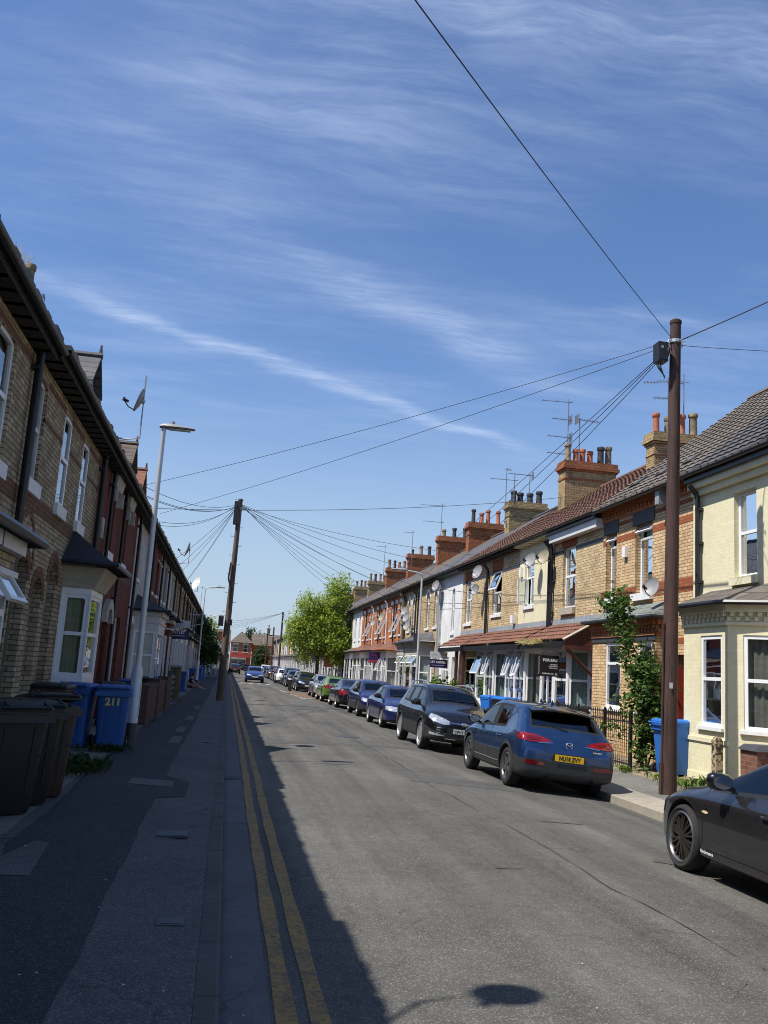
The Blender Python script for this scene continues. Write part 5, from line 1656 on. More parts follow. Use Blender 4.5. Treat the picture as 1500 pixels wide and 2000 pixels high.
def generic_rear(t, bv, K, lamp=None, txt=None, pz=None, mat=REDL):
    q = K['st'][1][7] / .845
    lamp = lamp or [(24, .66 * q, .80 * q), (36, .66 * q, .83 * q), (50, .70 * q, .84 * q)]
    for s in (1, -1): part(t, 'tail_light', patch_polar(bv, -1, lamp if s == 1 else mirrored(bv, -1, lamp)), mat)
    plate(t, bv, -1, pz or .62 * q, PL_Y, txt)
    part(t, 'bumper_insert', patch_polar(bv, -1, [(-30, .33, .42), (30, .33, .42)]), TRIM)


# 1 dark grey coupe, nose away, cut by the frame
t, bv, K, md = build_car('dark grey two-door car with black multi-spoke wheels, cut by the picture edge', 'coupe', 'dark_grey', 5.78, 7.86, 1, 'multi', RIMD)
generic_front(t, bv, K, plate_txt=None); generic_rear(t, bv, K)
for sx in (1, -1):
    part(t, 'side_repeater', patch_side(bv, sx, [(.86, .655, .665), (.90, .645, .675), (.95, .648, .672), (.98, .658, .664)], .006), AMBER)
    part(t, 'sill_trim', patch_side(bv, sx, [(-.95, .235, .30), (.92, .235, .30)], .012), PAINTS['dark_grey'])
me = text_mesh('Performance', .046, 'LEFT', .001, 0)
M = basis((-(K['hw'] + .012), .90, .285), (0, -1, 0), (0, 0, 1)); me.transform(M); me.materials.clear(); me.materials.append(WINK); obj('sill_lettering', me, None, t)
# 2 slate blue crossover, tail to the camera
t, bv, K, md = build_car('slate blue crossover with dark cladding, tail towards us, yellow plate NU18 ZVY', 'crossover', 'slate_blue', 5.95, 17.27, 1, 'five', RIMG)
for s in (1, -1):
    c1 = [(22, .885, .90), (30, .86, .94), (40, .85, .975), (50, .87, .985), (57, .90, .965)]
    c2 = [(19.5, .862, .875), (26, .85, .87), (34, .838, .852)]
    part(t, 'tail_light', patch_polar(bv, -1, c1 if s == 1 else mirrored(bv, -1, c1), .010), REDL)
    part(t, 'lamp_chrome', patch_polar(bv, -1, c2 if s == 1 else mirrored(bv, -1, c2), .008, nz=2), CHROME)
    c3 = [(33, .885, .93), (41, .88, .945), (44, .89, .94)]
    part(t, 'lamp_inner', patch_polar(bv, -1, c3 if s == 1 else mirrored(bv, -1, c3), .014), REDD)
    c4 = [(27, .475, .53), (40, .48, .555), (43, .50, .55)]
    part(t, 'reflector', patch_polar(bv, -1, c4 if s == 1 else mirrored(bv, -1, c4), .012), REDD)
part(t, 'rear_bumper', patch_polar(bv, -1, [(-58, .36, .50), (-44, .33, .565), (-28, .31, .585), (-14, .30, .54), (14, .30, .54), (28, .31, .585), (44, .33, .565), (58, .36, .50)], .008, nz=6), CLAD)
part(t, 'plate_recess', patch_polar(bv, -1, [(-20, .60, .62), (-17, .555, .70), (17, .555, .70), (20, .60, .62)], .004), PAINTS['slate_blue'])
plate(t, bv, -1, .635, PL_Y, 'NU18 ZVY', lift=.02)
mb = MB(); sh = patch_polar(bv, -1, [(-26, .715, .722), (-20, .700, .707), (0, .698, .705), (20, .700, .707), (26, .715, .722)], .003, nz=1); part(t, 'hatch_seam', sh, TRIM)
for s in (1, -1): part(t, 'hatch_seam', patch_polar(bv, -1, [(s * 26, .72, .86), (s * 27, .72, .86)], .003, nz=6, sub=1), TRIM)
mb = MB(); hit, n = cast(bv, (0, -4, .855), (0, 1, 0)); bc = hit + Vector((0, -.012, 0))
for k in range(1): mb.tube([(bc.x + .062 * math.cos(a), bc.y, bc.z + .05 * math.sin(a)) for a in [2 * PI * i / 20 for i in range(21)]], .008, 6)
mb.tube([(bc.x - .05, bc.y, bc.z + .028), (bc.x - .02, bc.y - .004, bc.z + .004), (bc.x, bc.y - .005, bc.z - .012), (bc.x + .02, bc.y - .004, bc.z + .004), (bc.x + .05, bc.y, bc.z + .028)], .008, 6)
part(t, 'badge', mb, CHROME)
mb = MB(); hb, n = cast(bv, (.52, -4, .79), (0, 1, 0))
for k in range(6): mb.box(.44 + k * .027, hb.y - .008, .782, .461 + k * .027, hb.y + .01, .803)
part(t, 'model_lettering', mb, CHROME, None)
for x in (-.4, .42):
    mb = MB(); mb.tube([(x, -2.0, .315), (x, -2.115, .315)], [.043, .045], 14, False); mb.tube([(x, -2.112, .315), (x, -2.0, .315)], .037, 14, False); part(t, 'exhaust_pipe', mb, CHROME)
    mb = MB(); mb.tube([(x, -2.06, .315), (x, -2.065, .315)], .037, 12); part(t, 'exhaust_bore', mb, INK)
mb = MB(); rows = []
for (yy, zz, w) in ((-1.34, 1.472, .56), (-1.62, 1.435, .60), (-1.68, 1.418, .60), (-1.675, 1.395, .59), (-1.48, 1.40, .57)):
    rows.append([(w * k / 6, yy + .06 * (abs(k) / 6) ** 2, zz - .05 * (abs(k) / 6) ** 2.2 + .008) for k in range(-6, 7)])
mb.grid(rows); part(t, 'roof_spoiler', mb, PAINTS['slate_blue'])
mb = MB(); mb.hexa([(-.03, -1.02, 1.515), (.03, -1.02, 1.515), (.025, -.8, 1.52), (-.025, -.8, 1.52), (-.008, -1.03, 1.60), (.008, -1.03, 1.60), (.006, -.9, 1.545), (-.006, -.9, 1.545)]); part(t, 'shark_fin_antenna', mb, PAINTS['slate_blue'])
wp = []
for (x, z) in ((.02, 1.08), (-.12, 1.12), (-.3, 1.145), (-.42, 1.15)):
    h, n = cast(bv, (x, -4, z), (0, 1, 0)); wp.append(h + n * (.02 if n.y < 0 else -.02))
wiper(t, wp)
for sx in (1, -1): part(t, 'sill_chrome', patch_side(bv, sx, [(-.8, .375, .395), (.8, .375, .395)], .008, nz=1), CHROME)
generic_front(t, bv, K)
for k in (6, 7):
    pass
# 3 black SUV facing the camera
t, bv, K, md = build_car('black tall SUV with silver roof rails facing us, white plate starting CW13', 'suv', 'black', 5.84, 24.05, -1, 'big', RIMS)
generic_front(t, bv, K, plate_txt=None, lamp=[(20, .70, .78), (27, .69, .83), (38, .74, .89), (49, .82, .92)], grille=[(-22, .47, .64), (22, .47, .64)], low=[(-24, .36, .455), (24, .36, .455)], pz=.56, bar=[(-21, .745, .765), (-10, .735, .757), (10, .735, .757), (21, .745, .765)])
for o in [o for o in t.children if o.name.startswith('number_plate')]:
    pass
hit, n = cast(bv, (0, 4, .56), (0, -1, 0)); pl = [o for o in t.children if o.name.startswith('number_plate')][0]
text('CW13 D', .098, INK, pl, basis((.245, hit.y + .0195, .556), (-1, 0, 0), (0, 0, 1)), 'LEFT', sx=.86, bold=.0035)
for s in (1, -1):
    for k in range(3):
        c = [(27, .60 - k * .06, .612 - k * .06), (37 - k, .605 - k * .06, .622 - k * .06)]
        part(t, 'bumper_slat', patch_polar(bv, 1, c if s == 1 else mirrored(bv, 1, c), .01, nz=1), CHROME)
    c = [(25, .42, .44), (32, .415, .46), (44, .43, .50)]
    part(t, 'fog_light', patch_polar(bv, 1, c if s == 1 else mirrored(bv, 1, c), .01), HEADL)
part(t, 'bumper_chrome', patch_polar(bv, 1, [(-24, .355, .375), (24, .355, .375)], .014, nz=1), CHROME)
mb = MB(); hit, n = cast(bv, (0, 4, .748), (0, -1, 0)); mb.lathe([(.0, .012), (.05, .012), (.062, .004), (.064, -.01)], 20, Matrix.Translation(hit + Vector((0, .008, 0))) @ Matrix.Rotation(R(-90), 4, 'X') @ Matrix.Diagonal((1.35, .62, 1, 1))); part(t, 'oval_badge', mb, CHROME)
generic_rear(t, bv, K)
# 4 deep blue saloon facing the camera
t, bv, K, md = build_car('deep blue saloon with bright clear headlights facing us, behind the black SUV', 'saloon', 'deep_blue', 6.15, 32.0, -1, 'seven', RIMS)
generic_front(t, bv, K, lamp=[(17, .60, .70), (26, .59, .735), (38, .60, .75), (50, .63, .74)], grille=[(-12, .58, .70), (12, .58, .70)], bar=[(-12, .635, .645), (12, .635, .645)], low=[(-36, .34, .42), (36, .34, .42)], pz=.50)
for sx in (1, -1): part(t, 'side_moulding', patch_side(bv, sx, [(-.85, .555, .60), (.9, .555, .60)], .01, nz=1), PAINTS['deep_blue'])
mb = MB(); hit, n = cast(bv, (0, 4, .665), (0, -1, 0)); mb.lathe([(.0, .01), (.045, .01), (.055, .0)], 16, Matrix.Translation(hit + Vector((0, .012, 0))) @ Matrix.Rotation(R(-90), 4, 'X')); part(t, 'round_badge', mb, CHROME)
generic_rear(t, bv, K)
# 5 on: the rest of the row
SEQ = [
    ('navy blue SUV with slim bright headlights facing us, beyond the deep blue saloon', 'crossover', 'deep_blue', 6.28, 38.45, -1, 'five', RIMG),
    ('near-black saloon seen from its tail, one red tail light lit by the sun', 'saloon', 'charcoal', 6.2, 45.3, 1, 'five', RIMS),
    ('lime green hatchback, the only green car in the row', 'hatch', 'green', 6.12, 51.6, 1, 'seven', RIMS),
    ('silver hatchback facing us, just beyond the lime green one', 'hatch', 'silver', 6.2, 57.6, -1, 'seven', RIMG),
    ('black hatchback facing us with a white plate, beyond the silver one', 'hatch', 'charcoal', 6.05, 69.0, -1, 'five', RIMS),
    ('maroon hatchback, tucked between two dark cars beyond the bollards', 'hatch', 'maroon', 6.1, 73.8, 1, 'five', RIMS),
    ('small navy car with big round headlights, beyond the maroon one', 'hatch', 'navy', 5.9, 78.6, -1, 'seven', RIMS),
    ('black SUV with roof rails in the far part of the row', 'suv', 'black', 6.0, 84.2, -1, 'five', RIMG),
    ('white hatchback, the only white car opposite the oncoming blue one', 'hatch', 'white', 5.6, 89.6, -1, 'five', RIMG),
    ('black crossover just beyond the white hatchback', 'crossover', 'black', 5.95, 95.2, -1, 'five', RIMG),
    ('charcoal saloon, second beyond the white hatchback', 'saloon', 'charcoal', 5.95, 101.2, -1, 'five', RIMS),
    ('small red hatchback far along the row', 'hatch', 'red', 6.0, 107.6, 1, 'five', RIMS),
    ('dark grey SUV beyond the small red hatchback', 'suv', 'dark_grey', 5.95, 113.6, -1, 'five', RIMS),
    ('silver saloon far along the row, beyond the dark grey SUV', 'saloon', 'silver', 5.95, 119.8, -1, 'five', RIMS),
    ('mid blue hatchback, third from the far end of the row', 'hatch', 'mid_blue', 5.95, 126.0, 1, 'five', RIMS),
    ('far black saloon, second from the far end of the row', 'saloon', 'black', 5.95, 133.0, -1, 'five', RIMS),
    ('far white SUV at the end of the row before the junction', 'suv', 'white', 5.9, 140.5, -1, 'five', RIMS)]
for (lab, kd, pt, x, y, fc, rm, rmm) in SEQ:
    t, bv, K, md = build_car(lab, kd, pt, x, y, fc, rm, rmm)
    if fc < 0: generic_front(t, bv, K)
    else: generic_rear(t, bv, K, lamp=[(22, .70, .84), (33, .62, .90), (46, .66, .93)] if kd == 'saloon' else None)
t, bv, K, md = build_car('bright blue hatchback driving towards us in the middle of the road', 'hatch', 'mid_blue', 2.65, 85.2, -1, 'five', RIMS, group=None, tilt=False)
t.name = 'moving_car'
generic_front(t, bv, K, pz=.52)
t, bv, K, md = build_car('black car parked against the left kerb far beyond the leaning pole', 'hatch', 'black', 1.2, 132, 1, 'five', RIMS, group=None, tilt=False); generic_rear(t, bv, K)
t, bv, K, md = build_car('black saloon crossing the far junction side-on', 'saloon', 'black', 3.2, 182, 1, 'five', RIMS, group=None, rotz=R(90), tilt=False)
# ---------------------------------------------------------------- street furniture, plants, people, wires
def pole_mat(name, col, dark):
    t = NT(name); c = t.coord(); mp = t.n('ShaderNodeMapping'); mp.inputs['Scale'].default_value = (1, 1, .055); t.l(c, mp.inputs['Vector'])
    g = t.noise(mp.outputs[0], 34, 5, .7)
    col_ = t.scalecol(col, t.ramp(g, .3, .7, .65, 1.35)); col_ = t.mix(t.ramp(t.noise(mp.outputs[0], 16, 6, .75), .55, .62, 0, .9), col_, dark)
    col_ = t.scalecol(col_, t.ramp(t.noise(c, 1.2, 4), .3, .7, .7, 1.25))
    t.bsdf(col_, .8, bump=g, bstr=.6, bdist=.01); return t.m


POLEW = pole_mat('creosoted_pole_wood', (.062, .03, .023), (.015, .01, .009))
POLEG = pole_mat('weathered_pole_wood', (.13, .095, .066), (.03, .022, .016))
BINB = M_plain('blue_bin_plastic', (.02, .15, .52), .45, var=.12, nscale=2, big=.15)
BINB2 = M_plain('dull_blue_bin_plastic', (.03, .115, .36), .5, var=.15, nscale=2, big=.2)
BINK = M_plain('black_bin_plastic', (.012, .012, .0125), .5, var=.25, nscale=3)
BINN = M_plain('brown_bin_plastic', (.05, .03, .02), .5, var=.2, nscale=3)
IRON = M_plain('black_railing_iron', (.012, .012, .013), .45, var=.2)
BARK = M_plain('bark', (.09, .065, .045), .9, var=.35, nscale=9, bump=.5)


def leafmat(name, a, b, tr=.35):
    t = NT(name); c = t.coord()
    oi = t.noise(c, 2.3, 3); v = t.noise(c, 9., 2)
    col = t.mix(t.ramp(t.math('ADD', oi, t.math('MULTIPLY', v, .6)), .55, 1.05), a, b)
    d = t.n('ShaderNodeBsdfPrincipled'); t.l(col, d.inputs['Base Color']); d.inputs['Roughness'].default_value = .55; d.inputs['Specular IOR Level'].default_value = .3
    tl = t.n('ShaderNodeBsdfTranslucent'); t.l(t.scalecol(col, t.ramp(oi, 0, 1, 1.3, 1.5)), tl.inputs[0])
    m = t.n('ShaderNodeMixShader'); m.inputs[0].default_value = tr; t.l(d.outputs[0], m.inputs[1]); t.l(tl.outputs[0], m.inputs[2]); t.l(m.outputs[0], t.out.inputs[0]); return t.m


LEAF_ASH = leafmat('ash_leaf', (.18, .27, .035), (.38, .44, .065))
LEAF_SYC = leafmat('sapling_leaf', (.03, .075, .014), (.10, .17, .035))
LEAF_DRK = leafmat('dark_leaf', (.018, .045, .012), (.05, .09, .02))
LEAF_WEED = leafmat('weed_leaf', (.07, .14, .02), (.16, .24, .05))
DRYG = leafmat('dry_grass', (.32, .25, .09), (.42, .36, .16))


def leaf_cloud(mb, blobs, n, size, rg, droop=.3, lobes=False):
    """blobs: (centre, radii, weight); leaves lie near the outer half of each blob in sprays"""
    tot = sum(b[2] for b in blobs)
    for (c, r, w) in blobs:
        c = Vector(c)
        k = int(n * w / tot); sprays = max(3, k // 9)
        for s in range(sprays):
            d = Vector((rg.gauss(0, 1), rg.gauss(0, 1), rg.gauss(0, 1))).normalized()
            q = rg.uniform(.35, 1.0) ** .6
            p = c + Vector((d.x * r[0], d.y * r[1], d.z * r[2])) * q
            ax = (d + Vector((rg.uniform(-.6, .6), rg.uniform(-.6, .6), rg.uniform(-.9, .2)))).normalized()
            for j in range(9):
                o = p + ax * (j * size * (.3 if lobes else .5)) + Vector((rg.gauss(0, 1), rg.gauss(0, 1), rg.gauss(0, 1))) * size * .55
                a = Vector((rg.gauss(0, 1), rg.gauss(0, 1), rg.gauss(0, .6) - droop)).normalized()
                b = a.cross(Vector((rg.gauss(0, .5), rg.gauss(0, .5), 1))).normalized()
                L = size * rg.uniform(.7, 1.35); W = L * (.42 if lobes else .24)
                nn = a.cross(b) * L * .12
                mb.add([o, o + a * L * .45 + b * W + nn, o + a * L, o + a * L * .45 - b * W + nn], [(0, 1, 2, 3)])


def limb(mb, a, b, r0, r1, rg, n=5, wob=.06):
    a, b = Vector(a), Vector(b); L = (b - a).length
    pts = [a + (b - a) * i / n + (Vector((rg.gauss(0, 1), rg.gauss(0, 1), 0)) * wob * L * (.5 if 0 < i < n else 0)) for i in range(n + 1)]
    mb.tube(pts, [r0 + (r1 - r0) * i / n for i in range(n + 1)], 7)


# ---- telegraph poles
def tele_pole(label, x, y, z0, top, r0, r1, mat, lean=(0, 0), box=None, irons=0, name='telegraph_pole', base=None, caps=True):
    t = thing(name, label, 'telegraph pole', (x, y, z0), 0, None)
    h = top - z0; n = 10
    mb = MB(); mb.tube([(lean[0] * i / n, lean[1] * i / n, h * i / n) for i in range(n + 1)], [r0 + (r1 - r0) * i / n for i in range(n + 1)], 14); obj('shaft', mb, mat, t, smooth=50)
    if caps:
        cb = MB(); cb.lathe([(r1 * 1.12, -.06), (r1 * 1.15, 0), (r1 * .8, .03), (.0, .045)], 12, Matrix.Translation((lean[0], lean[1], h))); obj('cap', cb, mat, t, smooth=40)
    bb = MB(); zz = h - .42; xl = lean[0] * .95
    bb.lathe([(r1 * 1.25, -.03), (r1 * 1.28, .03)], 12, Matrix.Translation((xl, 0, zz)))
    for k in range(8):
        a = k * PI / 4 + .3; c = Vector((xl, 0, zz)); d = Vector((math.cos(a), math.sin(a), 0))
        bb.tube([c + d * r1, c + d * (r1 + .07), c + d * (r1 + .09) + Vector((0, 0, -.05)), c + d * (r1 + .06) + Vector((0, 0, -.08))], .012, 5)
    obj('wire_bracket', bb, METAL, t)
    for k in range(irons):
        ib = MB(); z = h * .43 + k * .42; s = 1 if k % 2 else -1; x0 = lean[0] * z / h; rr = r0 + (r1 - r0) * z / h
        ib.tube([(x0 + s * rr * .8, 0, z), (x0 + s * (rr + .13), 0, z + .01), (x0 + s * (rr + .13), 0, z + .05)], .012, 5); obj('step_iron', ib, METAL, t)
    if box: box(t, h)
    return t


def rbox(t, h):
    mb = MB(); z = h - .88
    mb.box(-.31, -.14, z, -.12, .1, z + .38); mb.box(-.305, -.152, z + .03, -.125, -.14, z + .35); o = obj('junction_box', mb, BLACKP, t)
    lb = MB(); lb.box(-.27, -.1545, z + .24, -.22, -.1525, z + .30); obj('sticker', lb, DISHG, o)
    cb = MB(); cb.lathe([(.13, -.03), (.15, 0), (.13, .03), (.11, 0), (.13, -.03)], 16, Matrix.Translation((-.12, -.02, z + .22)) @ Matrix.Rotation(R(90), 4, 'Y'))
    for k in range(3): cb.tube([(-.34 + k * .05, -.05, z), (-.28 + k * .03, -.05, z - .12), (-.15, -.06, z - .28 - k * .02)], .012, 5)
    obj('cable_loop', cb, CABLE, t)
    nb = MB(); nb.box(-.06, -.152, 1.85, .0, -.143, 1.95); obj('number_tag', nb, LAMPC, t)
    kb = MB(); kb.tube([(-.14, -.03, .0), (-.135, -.03, 1.5), (-.12, -.03, 3.0)], .022, 6); kb.box(-.17, -.07, .0, -.12, .02, .55); obj('cable_guard', kb, POLEW, t)
    for z_ in (3.6, 5.0, 6.4): pass


tele_pole('tall red-brown wooden telegraph pole on the right pavement, black box near its top', 7.82, 15.13, -.03, 8.78, .145, .098, POLEW, (.1, 0), rbox)


def lbox(t, h):
    mb = MB(); mb.box(-.36, -.2, 3.2, -.14, .1, 3.62); mb.box(.1, -.2, 3.25, .24, 0, 3.5); o = obj('junction_box', mb, BLACKP, t)
    mb = MB(); mb.tube([(.05, -.15, 4.0), (.02, -.16, 4.9), (-.10, -.15, 5.3), (-.05, -.14, 6)], .035, 6); obj('cable_guard', mb, CABLE, t); mb = MB(); mb.box(-.13, -.19, h - 1.15, .13, .13, h - .12); obj('distribution_box', mb, CABLE, t)


lp = tele_pole('leaning weathered telegraph pole on the left kerb, wires fanning from its top', -.16, 40.1, .1, 9.0, .16, .1, POLEG, (.12, 0), lbox, irons=13)
for x, y, top, r, lab in ((7.6, 134, 9.4, .13, 'slim dark telegraph pole far along the right row, with a box near its top'), (7.6, 158, 8.0, .13, 'shorter brown telegraph pole farther along the right row'), (7.6, 182, 8.6, .12, 'farthest dark telegraph pole on the right')):
    tele_pole(lab, x, y, -.05, top, r + .02, r, POLEW)


# ---- street lamps
def lamp(label, x, y, z0, h, arm, base_h=1.45, rb=.085, rt=.045, head=1, mat=LAMPC):
    t = thing('street_lamp', label, 'street lamp', (x, y, z0), 0, None)
    mb = MB(); mb.tube([(0, 0, 0), (0, 0, .5), (0, 0, .502), (0, 0, base_h - .05), (0, 0, base_h + .06)], [rb * 1.02, rb * 1.02, rb, rb, rt * 1.15], 14)
    o = obj('base_section', mb, mat, t, smooth=50)
    db = MB(); db.tube([(0, 0, -.02), (0, 0, .42)], rb * 1.06, 14); obj('dark_foot', db, P_DARK, t, smooth=50)
    d2 = MB(); d2.box(rb * .55, -.045, .55, rb * .55 + .045, .045, 1.15); obj('access_door', d2, mat, o)
    cb = MB()
    if arm < .2: cb.tube([(0, 0, base_h), (.0, 0, h)], [rt * 1.1, rt * .85], 12)
    else: cb.tube([(0, 0, base_h), (0, 0, h - .25), (.03, 0, h - .1), (.12, 0, h - .02), (arm, 0, h + .05)], [rt * 1.1, rt * .8, rt * .75, rt * .7, rt * .6], 10)
    obj('column', cb, mat, t, smooth=50)
    hb = MB(); x0 = arm - .04; zz = h + (.05 if arm > .2 else .02)
    pr = [(-.08, .05, .04), (0, .09, .075), (.15, .12, .07), (.42, .11, .045), (.58, .07, .025)]
    rows = []
    for (q, w, th) in pr:
        rows.append([(x0 + q, w * math.cos(a), zz + (th if math.sin(a) > 0 else th * .5) * math.sin(a)) for a in [2 * PI * k / 12 for k in range(13)]])
    hb.grid(rows); hb.poly(rows[0][:-1]); hb.poly(rows[-1][:-1]); l = obj('lamp_head', hb, DISHG, t, smooth=50)
    gb = MB(); gb.box(x0 + .1, -.07, zz - .042, x0 + .5, .07, zz - .032); obj('lens', gb, CURT, l)
    sb = MB(); sb.tube([(x0 + .16, 0, zz + .05), (x0 + .16, 0, zz + .12)], .035, 10); obj('photocell', sb, DISHG, l)
    return t


lamp('pale street lamp column by the bins with a short flat head, nearest on the left', -1.58, 17.0, .19, 5.92, .04, 1.4, .095, .05)
l2 = lamp('second street lamp on the left, grey column with outreach arm and sign clamps', -1.75, 57.5, .1, 6.2, .75, 1.6, .1, .05)
mb = MB(); mb.tube([(-.9, 0, 4.4), (.1, 0, 4.45), (.1, 0, 3.9), (-.7, 0, 3.7)], .025, 5); obj('sign_clamp', mb, METAL, l2)
t = lamp('grey street lamp on the right pavement reaching out over the parked cars', 7.55, 35.6, 0, 5.85, .75, 1.4, .08, .05)
t.rotation_euler = (0, 0, PI)
mb = MB(); mb.box(-.05, -.1, 2.75, .2, -.06, 3.4); obj('sign_back', mb, P_DARK, t)
lamp('third street lamp on the left, far off with a short head', -1.75, 96, .1, 6.3, .6)
t = lamp('far pale street lamp on the right beyond the telegraph poles', 7.6, 200, 0, 8.3, .8); t.rotation_euler = (0, 0, PI)
t = lamp('thin grey street lamp between the far telegraph poles on the right', 7.6, 146, 0, 6.0, .6); t.rotation_euler = (0, 0, PI)
t = thing('sign_post', 'white post carrying a red box sign far along the left kerb', 'sign post', (-1.1, 100, .1))
mb = MB(); mb.tube([(0, 0, 0), (.2, 0, 4.2)], .06, 8); obj('post', mb, LAMPC, t); mb = MB(); mb.box(-.05, -.2, 3.9, .38, .1, 4.8); obj('sign_box', mb, M_plain('red_sign_back', (.3, .05, .035), .6), t)
t = thing('bus_stop_flag', 'white bus stop flag on a pale post, far left', 'bus stop', (-.75, 100, .1))
mb = MB(); mb.tube([(0, 0, 0), (.1, 0, 4.4)], .045, 8); obj('post', mb, LAMPC, t); mb = MB(); mb.box(-.2, -.04, 2.3, .16, .0, 3.4); o = obj('flag', mb, UPVC, t); mb = MB(); mb.box(-.1, -.05, 2.55, .06, -.041, 3.1); obj('panel', mb, P_DARK, o)

# ---- wheelie bins
def make_bin(name, label, body, lidm, loc, rotz, number=None, group=None, wheels=True, lid_open=0):
    t = thing(name, label, 'wheelie bin', loc, rotz, group)
    mb = MB()
    def ring(w, d, z, y0=0):
        c = .05
        pts = []
        for sx, sy in ((1, 1), (-1, 1), (-1, -1), (1, -1)):
            cx, cy = sx * (w / 2 - c), sy * (d / 2 - c) + y0
            a0 = {(1, 1): 0, (-1, 1): 90, (-1, -1): 180, (1, -1): 270}[(sx, sy)]
            for k in range(4): pts.append((cx + c * math.cos(R(a0 + 30 * k)), cy + c * math.sin(R(a0 + 30 * k)), z))
        return pts
    rings = [ring(.43, .50, .02, .02), ring(.45, .53, .06, .02), ring(.50, .61, .55, .01), ring(.545, .69, .95), ring(.575, .72, .955), ring(.575, .72, 1.0)]
    n = len(rings[0])
    V = [p for r in rings for p in r]; F_ = [tuple(range(n))[::-1]]
    for i in range(len(rings) - 1): F_ += [(i * n + k, i * n + (k + 1) % n, (i + 1) * n + (k + 1) % n, (i + 1) * n + k) for k in range(n)]
    F_.append(tuple(range((len(rings) - 1) * n, len(rings) * n)))
    mb.add(V, F_)
    for k in range(4): mb.hexa([(-.16 + k * .09, -.252 - .03, .2), (-.10 + k * .09, -.282, .2), (-.10 + k * .09, -.25, .2), (-.16 + k * .09, -.25, .2), (-.17 + k * .095, -.35, .85), (-.105 + k * .095, -.35, .85), (-.105 + k * .095, -.33, .85), (-.17 + k * .095, -.33, .85)]) if False else None
    b = obj('bin_body', mb, body, t, smooth=40)
    for (a, b_) in ((-.17, -.13), (.13, .17)):
        qb = MB(); qb.hexa([(a, -.262, .2), (b_, -.262, .2), (b_, -.23, .2), (a, -.23, .2), (a, -.342, .86), (b_, -.342, .86), (b_, -.30, .86), (a, -.30, .86)]); obj('moulded_rib', qb, body, b)
    qb = MB(); qb.hexa([(-.225, -.305, .56), (.225, -.305, .56), (.225, -.27, .56), (-.225, -.27, .56), (-.228, -.309, .585), (.228, -.309, .585), (.228, -.27, .585), (-.228, -.27, .585)]); obj('moulded_band', qb, body, b)
    rb = MB(); rb.box(-.3, -.4, .90, .3, -.355, .975); rb.box(-.24, .35, .86, .24, .39, .96)
    obj('rim_lip', rb, body, b)
    lb = MB(); L = [ring(.59, .74, 1.0), ring(.60, .75, 1.03), ring(.56, .70, 1.065), ring(.40, .5, 1.085)]
    V = [p for r in L for p in r]; F_ = [tuple(range(n))[::-1]]
    for i in range(3): F_ += [(i * n + k, i * n + (k + 1) % n, (i + 1) * n + (k + 1) % n, (i + 1) * n + k) for k in range(n)]
    F_.append(tuple(range(3 * n, 4 * n))); lb.add(V, F_)
    for x in (-.2, .2): lb.tube([(x, -.39, 1.03), (x, -.41, 1.06), (x, -.33, 1.09)], .018, 6)
    lb.tube([(-.24, -.4, 1.045), (.24, -.4, 1.045)], .02, 7)
    if lid_open:
        M = Matrix.Translation((0, .36, 1.0)) @ Matrix.Rotation(R(-lid_open), 4, 'X') @ Matrix.Translation((0, -.36, -1.0)); lb.v = [tuple(M @ Vector(v)) for v in lb.v]
    obj('lid', lb, lidm, t, smooth=40)
    hb = MB()
    for x in (-.2, .2): hb.tube([(x, .33, .98), (x, .42, 1.0), (x, .44, 1.0)], .016, 6)
    hb.tube([(-.24, .44, 1.0), (.24, .44, 1.0)], .018, 7); obj('handle', hb, lidm, t)
    for x in (-.25, .25):
        wb = MB(); X = Matrix.Translation((x, .27, .1)) @ Matrix.Rotation(R(90), 4, 'Y')
        wb.lathe([(.0, -.025), (.05, -.025), (.06, -.018), (.085, -.028), (.1, -.02), (.1, .02), (.085, .028), (.06, .018), (.05, .025), (.0, .025)], 18, X); w = obj('wheel', wb, TYRE, t, smooth=40)
        cb = MB(); s = 1 if x > 0 else -1
        cb.lathe([(.0, s * .032), (.02, s * .034), (.055, s * .027), (.055, s * .02)], 14, X); obj('hub', cb, DISHG, w)
    if number:
        text(number, .17, M_plain('yellow_marker_paint', (.55, .5, .16), .6), b, basis((0, -.352, .80), (1, 0, 0), (0, .12, 1)), bold=.008)
    return t


gb = 'wheelie bins in the left forecourts'
make_bin('wheelie_bin', 'black wheelie bin at the left edge, nearest of three black ones', BINK, BINK, (-2.1, 9.7, .2), R(35))
make_bin('wheelie_bin', 'black wheelie bin squeezed second in the trio at the left edge', BINK, BINK, (-2.04, 10.32, .2), R(28))
make_bin('wheelie_bin', 'brown-black wheelie bin, third of the trio, its lid slightly raised', BINN, BINK, (-1.98, 10.92, .2), R(25), lid_open=6)
make_bin('wheelie_bin', 'blue wheelie bin with a plain front, left of the numbered blue one', BINB2, BINB2, (-2.5, 16.5, .2), R(-6))
make_bin('wheelie_bin', 'blue wheelie bin painted with the number 211 beside the near lamp', BINB2, BINB2, (-1.87, 16.45, .2), R(4), number='211')
make_bin('wheelie_bin', 'dark brown wheelie bin behind the plain blue one, under the white bay', BINN, BINK, (-2.75, 15.6, .2), R(-3))
